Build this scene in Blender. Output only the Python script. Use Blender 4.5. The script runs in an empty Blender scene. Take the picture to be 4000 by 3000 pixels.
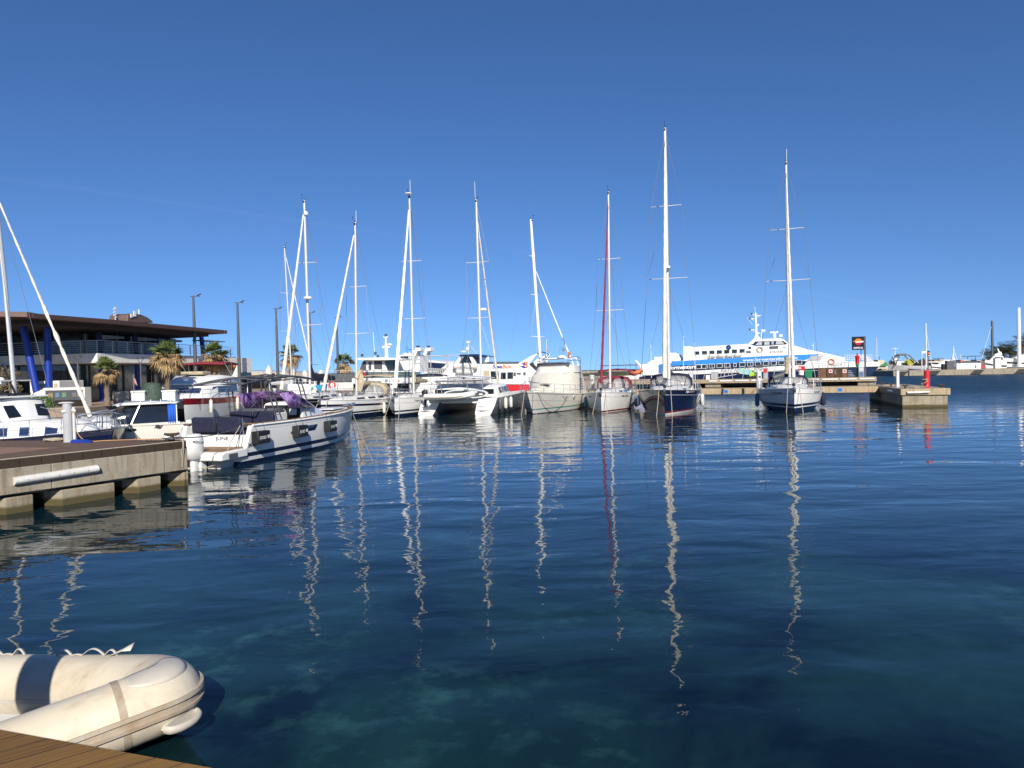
import bpy, bmesh, math, random
from mathutils import Vector, Matrix
from mathutils.bvhtree import BVHTree
R = math.radians
random.seed(5)
scene = bpy.context.scene
COL = scene.collection

# ------------------------------------------------------------ camera
CAMZ = 3.0
FPX = 2773.0
cam_d = bpy.data.cameras.new('camera'); cam = bpy.data.objects.new('camera', cam_d); COL.objects.link(cam)
cam_d.sensor_width = 36.0; cam_d.lens = FPX / 4000 * 36; cam_d.clip_start = 0.1; cam_d.clip_end = 20000
CM = Matrix.Translation((0, 0, CAMZ)) @ Matrix.Rotation(R(90 - 0.99), 4, 'X') @ Matrix.Rotation(R(-1.35), 4, 'Z')
cam.matrix_world = CM
scene.camera = cam
def ray(px, py):
    d = CM.to_3x3() @ Vector(((px - 2000) / FPX, -(py - 1500) / FPX, -1)); return d / d.y
# ------------------------------------------------------------ sun, sky, exposure
SUN_EL = 31.0
sun_dir = Vector((0.17, -1.0, 0)).normalized() * math.cos(R(SUN_EL)) + Vector((0, 0, math.sin(R(SUN_EL))))
sd = bpy.data.lights.new('sun', 'SUN'); sd.energy = 4.7; sd.angle = R(0.55); sd.color = (1.0, 0.93, 0.82)
so = bpy.data.objects.new('sun', sd); COL.objects.link(so); so.location = (0, 0, 60)
so.rotation_euler = sun_dir.to_track_quat('Z', 'Y').to_euler()
world = bpy.data.worlds.new('World'); scene.world = world; world.use_nodes = True
wn = world.node_tree; wn.nodes.clear()
wo = wn.nodes.new('ShaderNodeOutputWorld'); wb = wn.nodes.new('ShaderNodeBackground')
sky = wn.nodes.new('ShaderNodeTexSky'); sky.sky_type = 'NISHITA'; sky.sun_disc = False
sky.sun_elevation = R(SUN_EL)
sky.sun_rotation = math.atan2(sun_dir.x, sun_dir.y)
sky.altitude = 0; sky.air_density = 0.75; sky.dust_density = 0.1; sky.ozone_density = 5.0
wtc = wn.nodes.new('ShaderNodeTexCoord'); wsp = wn.nodes.new('ShaderNodeSeparateXYZ'); wcb = wn.nodes.new('ShaderNodeCombineXYZ'); wmr = wn.nodes.new('ShaderNodeMapRange')
wn.links.new(wtc.outputs['Generated'], wsp.inputs[0]); wn.links.new(wsp.outputs['X'], wcb.inputs['X']); wn.links.new(wsp.outputs['Y'], wcb.inputs['Y'])
wmr.inputs[1].default_value = 0; wmr.inputs[2].default_value = 1; wmr.inputs[3].default_value = 0.095; wmr.inputs[4].default_value = 1.0   # keeps clear of the pale band at the horizon: a very dry day
wn.links.new(wsp.outputs['Z'], wmr.inputs[0]); wn.links.new(wmr.outputs[0], wcb.inputs['Z']); wn.links.new(wcb.outputs[0], sky.inputs[0])
hs = wn.nodes.new('ShaderNodeHueSaturation'); hs.inputs['Saturation'].default_value = 1.12; hs.inputs['Hue'].default_value = .505
wn.links.new(sky.outputs[0], hs.inputs['Color']); # a faint contrail across the sky
r1 = ray(560, 775).normalized(); r2 = ray(2900, 1110).normalized(); pn_ = r1.cross(r2).normalized()
dt = wn.nodes.new('ShaderNodeVectorMath'); dt.operation = 'DOT_PRODUCT'; dt.inputs[1].default_value = pn_; wn.links.new(wtc.outputs['Generated'], dt.inputs[0])
wns = wn.nodes.new('ShaderNodeTexNoise'); wns.inputs['Scale'].default_value = 7; wns.inputs['Detail'].default_value = 6; wn.links.new(wtc.outputs['Generated'], wns.inputs['Vector'])
wa = wn.nodes.new('ShaderNodeMath'); wa.operation = 'MULTIPLY_ADD'; wa.inputs[1].default_value = .01; wn.links.new(wns.outputs[0], wa.inputs[0]); wn.links.new(dt.outputs['Value'], wa.inputs[2])
wab = wn.nodes.new('ShaderNodeMath'); wab.operation = 'SUBTRACT'; wab.inputs[1].default_value = .005; wn.links.new(wa.outputs[0], wab.inputs[0])
wc = wn.nodes.new('ShaderNodeMath'); wc.operation = 'ABSOLUTE'; wn.links.new(wab.outputs[0], wc.inputs[0])
wr = wn.nodes.new('ShaderNodeMapRange'); wr.interpolation_type = 'SMOOTHSTEP'; wr.inputs[1].default_value = 0; wr.inputs[2].default_value = .0045; wr.inputs[3].default_value = .012; wr.inputs[4].default_value = 0; wn.links.new(wc.outputs[0], wr.inputs[0])
wmx = wn.nodes.new('ShaderNodeMix'); wmx.data_type = 'RGBA'; wmx.inputs[7].default_value = (9, 9.5, 10, 1); wpm = wn.nodes.new('ShaderNodeMapRange'); wpm.inputs[1].default_value = .42; wpm.inputs[2].default_value = .62; wn2 = wn.nodes.new('ShaderNodeTexNoise'); wn2.inputs['Scale'].default_value = 3.2; wn.links.new(wtc.outputs['Generated'], wn2.inputs['Vector']); wn.links.new(wn2.outputs[0], wpm.inputs[0]); wml = wn.nodes.new('ShaderNodeMath'); wml.operation = 'MULTIPLY'; wn.links.new(wr.outputs[0], wml.inputs[0]); wn.links.new(wpm.outputs[0], wml.inputs[1]); wn.links.new(wml.outputs[0], wmx.inputs[0]); wn.links.new(hs.outputs[0], wmx.inputs[6]); wn.links.new(wmx.outputs[2], wb.inputs[0])
wb.inputs[1].default_value = 0.095
wn.links.new(wb.outputs[0], wo.inputs[0])
scene.view_settings.view_transform = 'Standard'; scene.view_settings.look = 'None'
scene.view_settings.exposure = 0.42; scene.view_settings.gamma = 1.0
scene.render.engine = 'CYCLES'
scene.render.resolution_x = 1024; scene.render.resolution_y = 768

# ------------------------------------------------------------ pixel -> world
def at(px, py, Y): return Vector((0, 0, CAMZ)) + ray(px, py) * Y
def wz(px, py, z=0.0):
    d = ray(px, py); return Vector((0, 0, CAMZ)) + d * ((z - CAMZ) / d.z)
CI = CM.inverted()
def proj(P):
    q = CI @ Vector(P); return (2000 + FPX * q.x / -q.z, 1500 - FPX * q.y / -q.z)

# ------------------------------------------------------------ materials
def new_mat(name):
    m = bpy.data.materials.new(name); m.use_nodes = True
    return m, m.node_tree, m.node_tree.nodes['Principled BSDF']
def mat(name, col, rough=0.5, metal=0.0, var=0.12, scale=3.0, bump=0.0, bscale=30.0, coat=0.0, col2=None, stretch=(1, 1, 1), thr=None, trans=0.0):
    m, nt, bs = new_mat(name)
    N = nt.nodes; K = nt.links
    tc = N.new('ShaderNodeTexCoord'); mp = N.new('ShaderNodeMapping'); mp.inputs['Scale'].default_value = stretch
    K.new(tc.outputs['Object'], mp.inputs[0])
    nz = N.new('ShaderNodeTexNoise'); nz.inputs['Scale'].default_value = scale; nz.inputs['Detail'].default_value = 6
    nz.inputs['Roughness'].default_value = 0.65
    K.new(mp.outputs[0], nz.inputs['Vector'])
    rp = N.new('ShaderNodeValToRGB')
    lo, hi = thr if thr else (0.3, 0.7)
    rp.color_ramp.elements[0].position = lo; rp.color_ramp.elements[1].position = hi
    c2 = col2 if col2 else tuple(c * (1 - 2 * var) for c in col)
    rp.color_ramp.elements[0].color = (*c2, 1); rp.color_ramp.elements[1].color = (*col, 1)
    K.new(nz.outputs[0], rp.inputs[0]); K.new(rp.outputs[0], bs.inputs['Base Color'])
    bs.inputs['Roughness'].default_value = rough; bs.inputs['Metallic'].default_value = metal
    if coat: bs.inputs['Coat Weight'].default_value = coat; bs.inputs['Coat Roughness'].default_value = 0.06
    if trans: bs.inputs['Alpha'].default_value = 1 - trans
    if bump:
        n2 = N.new('ShaderNodeTexNoise'); n2.inputs['Scale'].default_value = bscale; n2.inputs['Detail'].default_value = 5
        K.new(mp.outputs[0], n2.inputs['Vector'])
        b = N.new('ShaderNodeBump'); b.inputs['Strength'].default_value = 1.0; b.inputs['Distance'].default_value = bump
        K.new(n2.outputs[0], b.inputs['Height']); K.new(b.outputs[0], bs.inputs['Normal'])
    return m
M = {}
M['white'] = mat('gelcoat white', (0.78, 0.78, 0.75), 0.35, var=0.04, scale=1.5, coat=0.15)
M['cream'] = mat('gelcoat cream', (0.74, 0.71, 0.63), 0.35, var=0.06, scale=1.2)
M['dwhite'] = mat('deck white', (0.70, 0.69, 0.65), 0.6, var=0.08, scale=2)
M['offw'] = mat('weathered white paint', (0.68, 0.67, 0.63), 0.5, var=0.14, scale=2.5)
M['grey'] = mat('light grey', (0.42, 0.43, 0.44), 0.45, var=0.08)
M['lgrey'] = mat('pale grey', (0.58, 0.60, 0.62), 0.4, var=0.06)
M['dgrey'] = mat('dark grey', (0.09, 0.095, 0.105), 0.5, var=0.15)
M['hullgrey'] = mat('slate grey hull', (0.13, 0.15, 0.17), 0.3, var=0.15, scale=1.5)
M['black'] = mat('black rubber', (0.018, 0.018, 0.02), 0.5, var=0.2)
M['navy'] = mat('navy gelcoat', (0.008, 0.014, 0.05), 0.12, var=0.1, coat=0.6)
M['navyc'] = mat('navy canvas', (0.010, 0.014, 0.045), 0.8, var=0.25, scale=6, bump=0.02, bscale=9)
M['blackh'] = mat('black hull', (0.01, 0.012, 0.02), 0.15, var=0.1, coat=0.5)
M['red'] = mat('deep red', (0.22, 0.012, 0.02), 0.25, var=0.1, coat=0.4)
M['redc'] = mat('wine red canvas', (0.26, 0.02, 0.045), 0.8, var=0.2, scale=8, bump=0.01, bscale=12)
M['bred'] = mat('bright red', (0.62, 0.02, 0.03), 0.4, var=0.08)
M['teal'] = mat('sea green stripe', (0.06, 0.30, 0.25), 0.4, var=0.1)
M['blue'] = mat('royal blue paint', (0.010, 0.04, 0.31), 0.4, var=0.1)
M['skyblue'] = mat('ferry sky blue', (0.03, 0.24, 0.72), 0.4, var=0.04)
M['ltblue'] = mat('turquoise cloth', (0.02, 0.30, 0.55), 0.7, var=0.15)
M['orange'] = mat('orange', (0.75, 0.17, 0.04), 0.5, var=0.1)
M['yellow'] = mat('yellow', (0.75, 0.5, 0.03), 0.5, var=0.1)
M['lime'] = mat('yellow green', (0.45, 0.65, 0.05), 0.5, var=0.1)
M['green'] = mat('green', (0.01, 0.22, 0.09), 0.5, var=0.15)
M['olive'] = mat('green tarpaulin', (0.05, 0.085, 0.06), 0.7, var=0.3, scale=5, bump=0.05, bscale=5)
M['pink'] = mat('salmon foam', (0.75, 0.28, 0.22), 0.6, var=0.1)
M['steel'] = mat('stainless steel', (0.62, 0.63, 0.65), 0.25, 0.9, var=0.1)
M['alu'] = mat('mast aluminium', (0.66, 0.65, 0.62), 0.35, 0.25, var=0.06)
M['wire'] = mat('rigging wire', (0.30, 0.32, 0.34), 0.4, 0.4, var=0.1)
M['wmast'] = mat('white mast', (0.80, 0.80, 0.77), 0.35, var=0.04)
M['sail'] = mat('cream sailcloth', (0.74, 0.70, 0.60), 0.8, var=0.12, scale=4, bump=0.03, bscale=5, stretch=(3, 3, 1))
M['tan'] = mat('tan canvas', (0.50, 0.42, 0.28), 0.8, var=0.2, scale=4, bump=0.03, bscale=6)
M['glass'] = mat('dark glass', (0.015, 0.02, 0.028), 0.05, var=0.2, coat=0.6)
M['glassb'] = mat('blue window glass', (0.02, 0.035, 0.10), 0.08, var=0.2, coat=0.5)
M['lglass'] = mat('shop glazing', (0.075, 0.085, 0.09), 0.08, var=0.35, scale=0.5, coat=0.5, thr=(.4, .6))  # paler patches put the lit interior and reflections into the glass colour
M['gglass'] = mat('greenish railing glass', (0.16, 0.24, 0.24), 0.08, var=0.1, coat=0.5)
M['clear'] = mat('clear vinyl', (0.5, 0.5, 0.5), 0.15, var=0.1, trans=0.55)
M['teak'] = mat('teak', (0.30, 0.17, 0.08), 0.6, var=0.2, scale=3, stretch=(1, 12, 1))
M['rope'] = mat('rope', (0.46, 0.40, 0.30), 0.9, var=0.2, scale=30)
M['foam'] = mat('fender white', (0.72, 0.69, 0.60), 0.45, var=0.12, scale=4)
M['bluef'] = mat('fender blue', (0.08, 0.20, 0.34), 0.6, var=0.2)
M['rust'] = mat('rusty iron', (0.06, 0.035, 0.025), 0.8, var=0.3, scale=12)
M['shade'] = mat('beige awning', (0.55, 0.46, 0.34), 0.8, var=0.08)
M['rock'] = mat('breakwater rock', (0.36, 0.31, 0.24), 0.9, var=0.3, scale=0.8, bump=0.2, bscale=2)
M['bush'] = mat('scrub', (0.05, 0.055, 0.03), 0.9, var=0.3, scale=0.4)
M['brick'] = mat('ochre wall', (0.45, 0.32, 0.20), 0.85, var=0.1)
M['terr'] = mat('terracotta', (0.40, 0.10, 0.05), 0.8, var=0.15)

def fancy(name, build):
    m, nt, bs = new_mat(name); build(nt, bs, nt.nodes, nt.links); M[name] = m
# purple iridescent windscreen cover
def f(nt, bs, N, K):
    tc = N.new('ShaderNodeTexCoord'); nz = N.new('ShaderNodeTexNoise'); nz.inputs['Scale'].default_value = 1.3
    nz.inputs['Detail'].default_value = 2; nz.inputs['Distortion'].default_value = 3.2
    K.new(tc.outputs['Object'], nz.inputs['Vector'])
    r = N.new('ShaderNodeValToRGB'); e = r.color_ramp.elements
    e[0].position = 0.36; e[0].color = (0.035, 0.018, 0.07, 1); e[1].position = 0.66; e[1].color = (0.34, 0.22, 0.46, 1)
    e.new(0.47).color = (0.12, 0.06, 0.20, 1)
    K.new(nz.outputs[0], r.inputs[0]); K.new(r.outputs[0], bs.inputs['Base Color'])
    bs.inputs['Roughness'].default_value = 0.10; bs.inputs['Metallic'].default_value = 0.1; bs.inputs['Coat Weight'].default_value = .5
    b = N.new('ShaderNodeBump'); b.inputs['Distance'].default_value = 0.002; K.new(nz.outputs[0], b.inputs['Height']); K.new(b.outputs[0], bs.inputs['Normal'])
fancy('purple', f)
# concrete with pitting, stains
def concrete(name, c1, c2, algae=None):
    def f(nt, bs, N, K):
        tc = N.new('ShaderNodeTexCoord')
        n1 = N.new('ShaderNodeTexNoise'); n1.inputs['Scale'].default_value = 1.3; n1.inputs['Detail'].default_value = 8; n1.inputs['Roughness'].default_value = 0.7
        n2 = N.new('ShaderNodeTexNoise'); n2.inputs['Scale'].default_value = 34; n2.inputs['Detail'].default_value = 7
        K.new(tc.outputs['Object'], n1.inputs['Vector']); K.new(tc.outputs['Object'], n2.inputs['Vector'])
        r = N.new('ShaderNodeValToRGB'); r.color_ramp.elements[0].position = .3; r.color_ramp.elements[1].position = .7
        r.color_ramp.elements[0].color = (*c2, 1); r.color_ramp.elements[1].color = (*c1, 1)
        K.new(n1.outputs[0], r.inputs[0])
        m5 = N.new('ShaderNodeMapping'); m5.inputs['Scale'].default_value = (5, 5, .5); K.new(tc.outputs['Object'], m5.inputs[0])
        n5 = N.new('ShaderNodeTexNoise'); n5.inputs['Scale'].default_value = 1.6; n5.inputs['Detail'].default_value = 5; K.new(m5.outputs[0], n5.inputs['Vector'])
        r5 = N.new('ShaderNodeValToRGB'); r5.color_ramp.elements[0].position = .34; r5.color_ramp.elements[1].position = .52; r5.color_ramp.elements[0].color = (.74, .68, .60, 1); r5.color_ramp.elements[1].color = (1, 1, 1, 1); K.new(n5.outputs[0], r5.inputs[0])
        mx5 = N.new('ShaderNodeMix'); mx5.data_type = 'RGBA'; mx5.blend_type = 'MULTIPLY'; mx5.inputs[0].default_value = 1 if name not in ('plaster', 'paving') else .35
        K.new(r.outputs[0], mx5.inputs[6]); K.new(r5.outputs[0], mx5.inputs[7]); out = mx5.outputs[2]
        pit = N.new('ShaderNodeValToRGB'); pit.color_ramp.elements[0].position = .30; pit.color_ramp.elements[1].position = .42
        pit.color_ramp.elements[0].color = (.45, .45, .45, 1); pit.color_ramp.elements[1].color = (1, 1, 1, 1)
        K.new(n2.outputs[0], pit.inputs[0])
        mx = N.new('ShaderNodeMix'); mx.data_type = 'RGBA'; mx.blend_type = 'MULTIPLY'; mx.inputs[0].default_value = 1
        K.new(out, mx.inputs[6]); K.new(pit.outputs[0], mx.inputs[7]); out = mx.outputs[2]
        if algae:
            sp = N.new('ShaderNodeSeparateXYZ'); K.new(tc.outputs['Object'], sp.inputs[0])
            add = N.new('ShaderNodeMath'); add.operation = 'MULTIPLY_ADD'; add.inputs[1].default_value = -0.16
            K.new(n1.outputs[0], add.inputs[0]); K.new(sp.outputs['Z'], add.inputs[2])
            mr = N.new('ShaderNodeMapRange'); mr.inputs[1].default_value = 0.06; mr.inputs[2].default_value = 0.13; mr.inputs[3].default_value = 1; mr.inputs[4].default_value = 0
            K.new(add.outputs[0], mr.inputs[0])
            m2 = N.new('ShaderNodeMix'); m2.data_type = 'RGBA'
            K.new(mr.outputs[0], m2.inputs[0]); K.new(out, m2.inputs[6]); m2.inputs[7].default_value = (*algae, 1); out = m2.outputs[2]
        K.new(out, bs.inputs['Base Color']); bs.inputs['Roughness'].default_value = 0.9
        b = N.new('ShaderNodeBump'); b.inputs['Distance'].default_value = 0.006; K.new(n2.outputs[0], b.inputs['Height']); K.new(b.outputs[0], bs.inputs['Normal'])
    fancy(name, f)
concrete('concrete', (0.36, 0.32, 0.245), (0.26, 0.23, 0.18))
concrete('pile', (0.36, 0.31, 0.23), (0.24, 0.21, 0.15), (0.075, 0.06, 0.022))
concrete('warmconc', (0.46, 0.36, 0.235), (0.36, 0.28, 0.18))
concrete('paving', (0.34, 0.25, 0.18), (0.25, 0.19, 0.14))
concrete('plaster', (0.78, 0.76, 0.70), (0.70, 0.68, 0.62))
concrete('quaytop', (0.34, 0.22, 0.16), (0.28, 0.19, 0.15))
# boards
def boards(name, c1, c2, ang, width):
    def f(nt, bs, N, K):
        tc = N.new('ShaderNodeTexCoord'); mp = N.new('ShaderNodeMapping'); mp.inputs['Rotation'].default_value = (0, 0, -ang)
        K.new(tc.outputs['Object'], mp.inputs[0])
        sp = N.new('ShaderNodeSeparateXYZ'); K.new(mp.outputs[0], sp.inputs[0])
        mu = N.new('ShaderNodeMath'); mu.operation = 'DIVIDE'; mu.inputs[1].default_value = width; K.new(sp.outputs['Y'], mu.inputs[0])
        fr = N.new('ShaderNodeMath'); fr.operation = 'FRACT'; K.new(mu.outputs[0], fr.inputs[0])
        fl = N.new('ShaderNodeMath'); fl.operation = 'FLOOR'; K.new(mu.outputs[0], fl.inputs[0])
        wh = N.new('ShaderNodeTexWhiteNoise'); wh.noise_dimensions = '1D'; K.new(fl.outputs[0], wh.inputs['W'])
        m2 = N.new('ShaderNodeMapping'); m2.inputs['Scale'].default_value = (1.2, 22, 1); K.new(mp.outputs[0], m2.inputs[0])
        gr = N.new('ShaderNodeTexNoise'); gr.inputs['Scale'].default_value = 2.4; gr.inputs['Detail'].default_value = 7; gr.inputs['Roughness'].default_value = .7; K.new(m2.outputs[0], gr.inputs['Vector'])
        a = N.new('ShaderNodeMath'); a.operation = 'MULTIPLY_ADD'; a.inputs[1].default_value = .45; K.new(wh.outputs[0], a.inputs[0]); 
        g2 = N.new('ShaderNodeMath'); g2.operation = 'MULTIPLY_ADD'; g2.inputs[1].default_value = 1.6; g2.inputs[2].default_value = -.55; K.new(gr.outputs[0], g2.inputs[0]); K.new(g2.outputs[0], a.inputs[2])
        r = N.new('ShaderNodeValToRGB'); r.color_ramp.elements[0].color = (*c2, 1); r.color_ramp.elements[1].color = (*c1, 1)
        K.new(a.outputs[0], r.inputs[0])
        gp = N.new('ShaderNodeMath'); gp.operation = 'LESS_THAN'; gp.inputs[1].default_value = .045; K.new(fr.outputs[0], gp.inputs[0])
        mx = N.new('ShaderNodeMix'); mx.data_type = 'RGBA'; K.new(gp.outputs[0], mx.inputs[0]); K.new(r.outputs[0], mx.inputs[6]); mx.inputs[7].default_value = (.012, .007, .004, 1)
        K.new(mx.outputs[2], bs.inputs['Base Color']); bs.inputs['Roughness'].default_value = .75
        inv = N.new('ShaderNodeMath'); inv.operation = 'MULTIPLY_ADD'; inv.inputs[1].default_value = -1.0; K.new(gp.outputs[0], inv.inputs[0]); 
        g3 = N.new('ShaderNodeMath'); g3.operation = 'MULTIPLY'; g3.inputs[1].default_value = .35; K.new(gr.outputs[0], g3.inputs[0]); K.new(g3.outputs[0], inv.inputs[2])
        b = N.new('ShaderNodeBump'); b.inputs['Distance'].default_value = .008; K.new(inv.outputs[0], b.inputs['Height']); K.new(b.outputs[0], bs.inputs['Normal'])
    fancy(name, f)
boards('deckwood', (0.31, 0.165, 0.035), (0.10, 0.048, 0.012), R(37), 0.135)
boards('pierwood', (0.155, 0.092, 0.052), (0.095, 0.058, 0.036), R(58), 0.14)
boards('edgewood', (0.05, 0.032, 0.018), (0.03, 0.02, 0.012), 0, 0.4)
boards('binwood', (0.20, 0.10, 0.05), (0.13, 0.065, 0.03), 0, 5)
# dirty pale PVC of the inflatable
def f(nt, bs, N, K):
    tc = N.new('ShaderNodeTexCoord')
    n1 = N.new('ShaderNodeTexNoise'); n1.inputs['Scale'].default_value = 2.0; n1.inputs['Detail'].default_value = 8; n1.inputs['Roughness'].default_value = .7; n1.inputs['Distortion'].default_value = .6
    mp = N.new('ShaderNodeMapping'); mp.inputs['Scale'].default_value = (1, 1.5, .5); K.new(tc.outputs['Object'], mp.inputs[0]); K.new(mp.outputs[0], n1.inputs['Vector'])
    r = N.new('ShaderNodeValToRGB'); e = r.color_ramp.elements
    e[0].position = .26; e[0].color = (.36, .26, .16, 1); e[1].position = .50; e[1].color = (.58, .52, .41, 1)
    e.new(.36).color = (.50, .43, .32, 1)
    K.new(n1.outputs[0], r.inputs[0]); K.new(r.outputs[0], bs.inputs['Base Color']); bs.inputs['Roughness'].default_value = .42
    n2 = N.new('ShaderNodeTexNoise'); n2.inputs['Scale'].default_value = 90; K.new(tc.outputs['Object'], n2.inputs['Vector'])
    b = N.new('ShaderNodeBump'); b.inputs['Distance'].default_value = .0006; K.new(n2.outputs[0], b.inputs['Height']); K.new(b.outputs[0], bs.inputs['Normal'])
fancy('pvc', f)
M['pvcgrey'] = mat('pvc grey strake', (0.42, 0.38, 0.32), 0.5, var=0.15, scale=6, col2=(0.30, 0.22, 0.14))
M['pvcpale'] = mat('pvc patch', (0.56, 0.52, 0.45), 0.5, var=0.12, scale=3)
M['trunk'] = mat('palm trunk', (0.26, 0.19, 0.13), 0.95, var=0.3, scale=8, bump=0.06, bscale=9, stretch=(1, 1, 2.5))
def leafmat(name, c1, c2):
    def f(nt, bs, N, K):
        g = N.new('ShaderNodeNewGeometry')
        r = N.new('ShaderNodeValToRGB'); r.color_ramp.elements[0].color = (*c2, 1); r.color_ramp.elements[1].color = (*c1, 1)
        K.new(g.outputs['Random Per Island'], r.inputs[0]); K.new(r.outputs[0], bs.inputs['Base Color']); bs.inputs['Roughness'].default_value = .7
    fancy(name, f)
leafmat('frond', (0.13, 0.17, 0.04), (0.035, 0.065, 0.015))
leafmat('deadfrond', (0.42, 0.29, 0.13), (0.20, 0.12, 0.05))
leafmat('datefrond', (0.12, 0.12, 0.045), (0.04, 0.05, 0.02))
leafmat('hedge', (0.10, 0.19, 0.03), (0.03, 0.07, 0.01))
leafmat('dryleaf', (0.22, 0.17, 0.09), (0.09, 0.075, 0.04))

# ------------------------------------------------------------ mesh builder
class MB:
    def __init__(s): s.v = []; s.f = []; s.m = []
    def add(s, vs, fs, mi=0):
        o = len(s.v); s.v += [tuple(v) for v in vs]
        for f in fs: s.f.append(tuple(i + o for i in f)); s.m.append(mi)
        return s
    def box(s, c, sz, rz=0, mi=0, rx=0, ry=0):
        m = Matrix.Translation(c) @ Matrix.Rotation(rz, 4, 'Z') @ Matrix.Rotation(ry, 4, 'Y') @ Matrix.Rotation(rx, 4, 'X')
        a, b, h = sz[0] / 2, sz[1] / 2, sz[2] / 2
        vs = [m @ Vector(p) for p in ((-a, -b, -h), (a, -b, -h), (a, b, -h), (-a, b, -h), (-a, -b, h), (a, -b, h), (a, b, h), (-a, b, h))]
        return s.add(vs, [(0, 3, 2, 1), (4, 5, 6, 7), (0, 1, 5, 4), (1, 2, 6, 5), (2, 3, 7, 6), (3, 0, 4, 7)], mi)
    def bb(s, x0, x1, y0, y1, z0, z1, mi=0): return s.box(((x0 + x1) / 2, (y0 + y1) / 2, (z0 + z1) / 2), (abs(x1 - x0), abs(y1 - y0), abs(z1 - z0)), 0, mi)
    def tube(s, pts, r, seg=6, mi=0, caps=True, flat=1.0, jit=0):
        pts = [Vector(p) for p in pts]; n = len(pts)
        rs = r if isinstance(r, (list, tuple)) else [r] * n
        vs = []; up = Vector((0, 0, 1))
        t0 = (pts[1] - pts[0]).normalized()
        a = t0.cross(up)
        if a.length < 1e-3: a = t0.cross(Vector((0, 1, 0)))
        a.normalize()
        for i in range(n):
            t = (pts[min(i + 1, n - 1)] - pts[max(i - 1, 0)]).normalized()
            a = (a - t * a.dot(t));
            if a.length < 1e-4: a = t.cross(Vector((1, 0, 0)))
            a.normalize(); b = t.cross(a)
            for k in range(seg):
                q = 2 * math.pi * k / seg
                rr = rs[i] * (1 + (random.uniform(-jit, jit) if jit else 0))
                vs.append(pts[i] + a * math.cos(q) * rr + b * math.sin(q) * rr * flat)
        fs = []
        for i in range(n - 1):
            for k in range(seg):
                k2 = (k + 1) % seg
                fs.append((i * seg + k, i * seg + k2, (i + 1) * seg + k2, (i + 1) * seg + k))
        if caps: fs.append(tuple(range(seg))[::-1]); fs.append(tuple((n - 1) * seg + k for k in range(seg)))
        return s.add(vs, fs, mi)
    def lathe(s, c, prof, seg=16, mi=0, axis='Z'):   # prof [(r,z)]
        vs = []
        for r, z in prof:
            for k in range(seg):
                q = 2 * math.pi * k / seg; x, y = r * math.cos(q), r * math.sin(q)
                if axis == 'Z': p = (x, y, z)
                elif axis == 'X': p = (z, x, y)
                else: p = (x, z, y)
                vs.append(Vector(c) + Vector(p))
        fs = []
        for i in range(len(prof) - 1):
            for k in range(seg):
                k2 = (k + 1) % seg; fs.append((i * seg + k, i * seg + k2, (i + 1) * seg + k2, (i + 1) * seg + k))
        fs.append(tuple(range(seg))[::-1]); fs.append(tuple((len(prof) - 1) * seg + k for k in range(seg)))
        return s.add(vs, fs, mi)
    def prism(s, poly, y0, y1, mi=0, plane='xz'):
        n = len(poly)
        def P(p, y): return (p[0], y, p[1]) if plane == 'xz' else ((p[0], p[1], y) if plane == 'xy' else (y, p[0], p[1]))
        vs = [P(p, y0) for p in poly] + [P(p, y1) for p in poly]
        fs = [tuple(range(n)), tuple(range(2 * n - 1, n - 1, -1))] + [(i, i + n, (i + 1) % n + n, (i + 1) % n) for i in range(n)]
        return s.add(vs, fs, mi)
    def grid(s, rows, mi=0, closed=False, mf=None):
        nr = len(rows); nc = len(rows[0]); vs = [p for r in rows for p in r]; o = len(s.v); s.v += [tuple(v) for v in vs]
        for i in range(nr - 1):
            for k in range(nc if closed else nc - 1):
                k2 = (k + 1) % nc
                s.f.append((o + i * nc + k, o + i * nc + k2, o + (i + 1) * nc + k2, o + (i + 1) * nc + k)); s.m.append(mf(i, k) if mf else mi)
        return s
    def sphere(s, c, r, seg=10, mi=0, sc=(1, 1, 1)):
        pr = [(max(1e-3, math.sin(math.pi * i / seg)) * r, -math.cos(math.pi * i / seg) * r) for i in range(seg + 1)]
        o = len(s.v); s.lathe((0, 0, 0), pr, seg, mi)
        for i in range(o, len(s.v)): p = s.v[i]; s.v[i] = (c[0] + p[0] * sc[0], c[1] + p[1] * sc[1], c[2] + p[2] * sc[2])
        return s
    def build(s, name, mats, parent=None, smooth=True, ang=38, fixn=True, solid=0, bevel=0):
        me = bpy.data.meshes.new(name); me.from_pydata(s.v, [], s.f); me.validate(clean_customdata=False)
        if not isinstance(mats, (list, tuple)): mats = [mats]
        for m in mats: me.materials.append(M[m] if isinstance(m, str) else m)
        if len(mats) > 1 and len(me.polygons) == len(s.m): me.polygons.foreach_set('material_index', s.m)
        if fixn:
            bm = bmesh.new(); bm.from_mesh(me); bmesh.ops.recalc_face_normals(bm, faces=bm.faces); bm.to_mesh(me); bm.free()
        if smooth:
            me.polygons.foreach_set('use_smooth', [True] * len(me.polygons))
            try: me.set_sharp_from_angle(angle=R(ang))
            except Exception: pass
        o = bpy.data.objects.new(name, me); COL.objects.link(o)
        if parent: o.parent = parent
        if solid: md = o.modifiers.new('solid', 'SOLIDIFY'); md.thickness = solid; md.offset = 0
        if bevel: md = o.modifiers.new('bevel', 'BEVEL'); md.width = bevel; md.segments = 2; md.limit_method = 'ANGLE'
        return o

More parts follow.
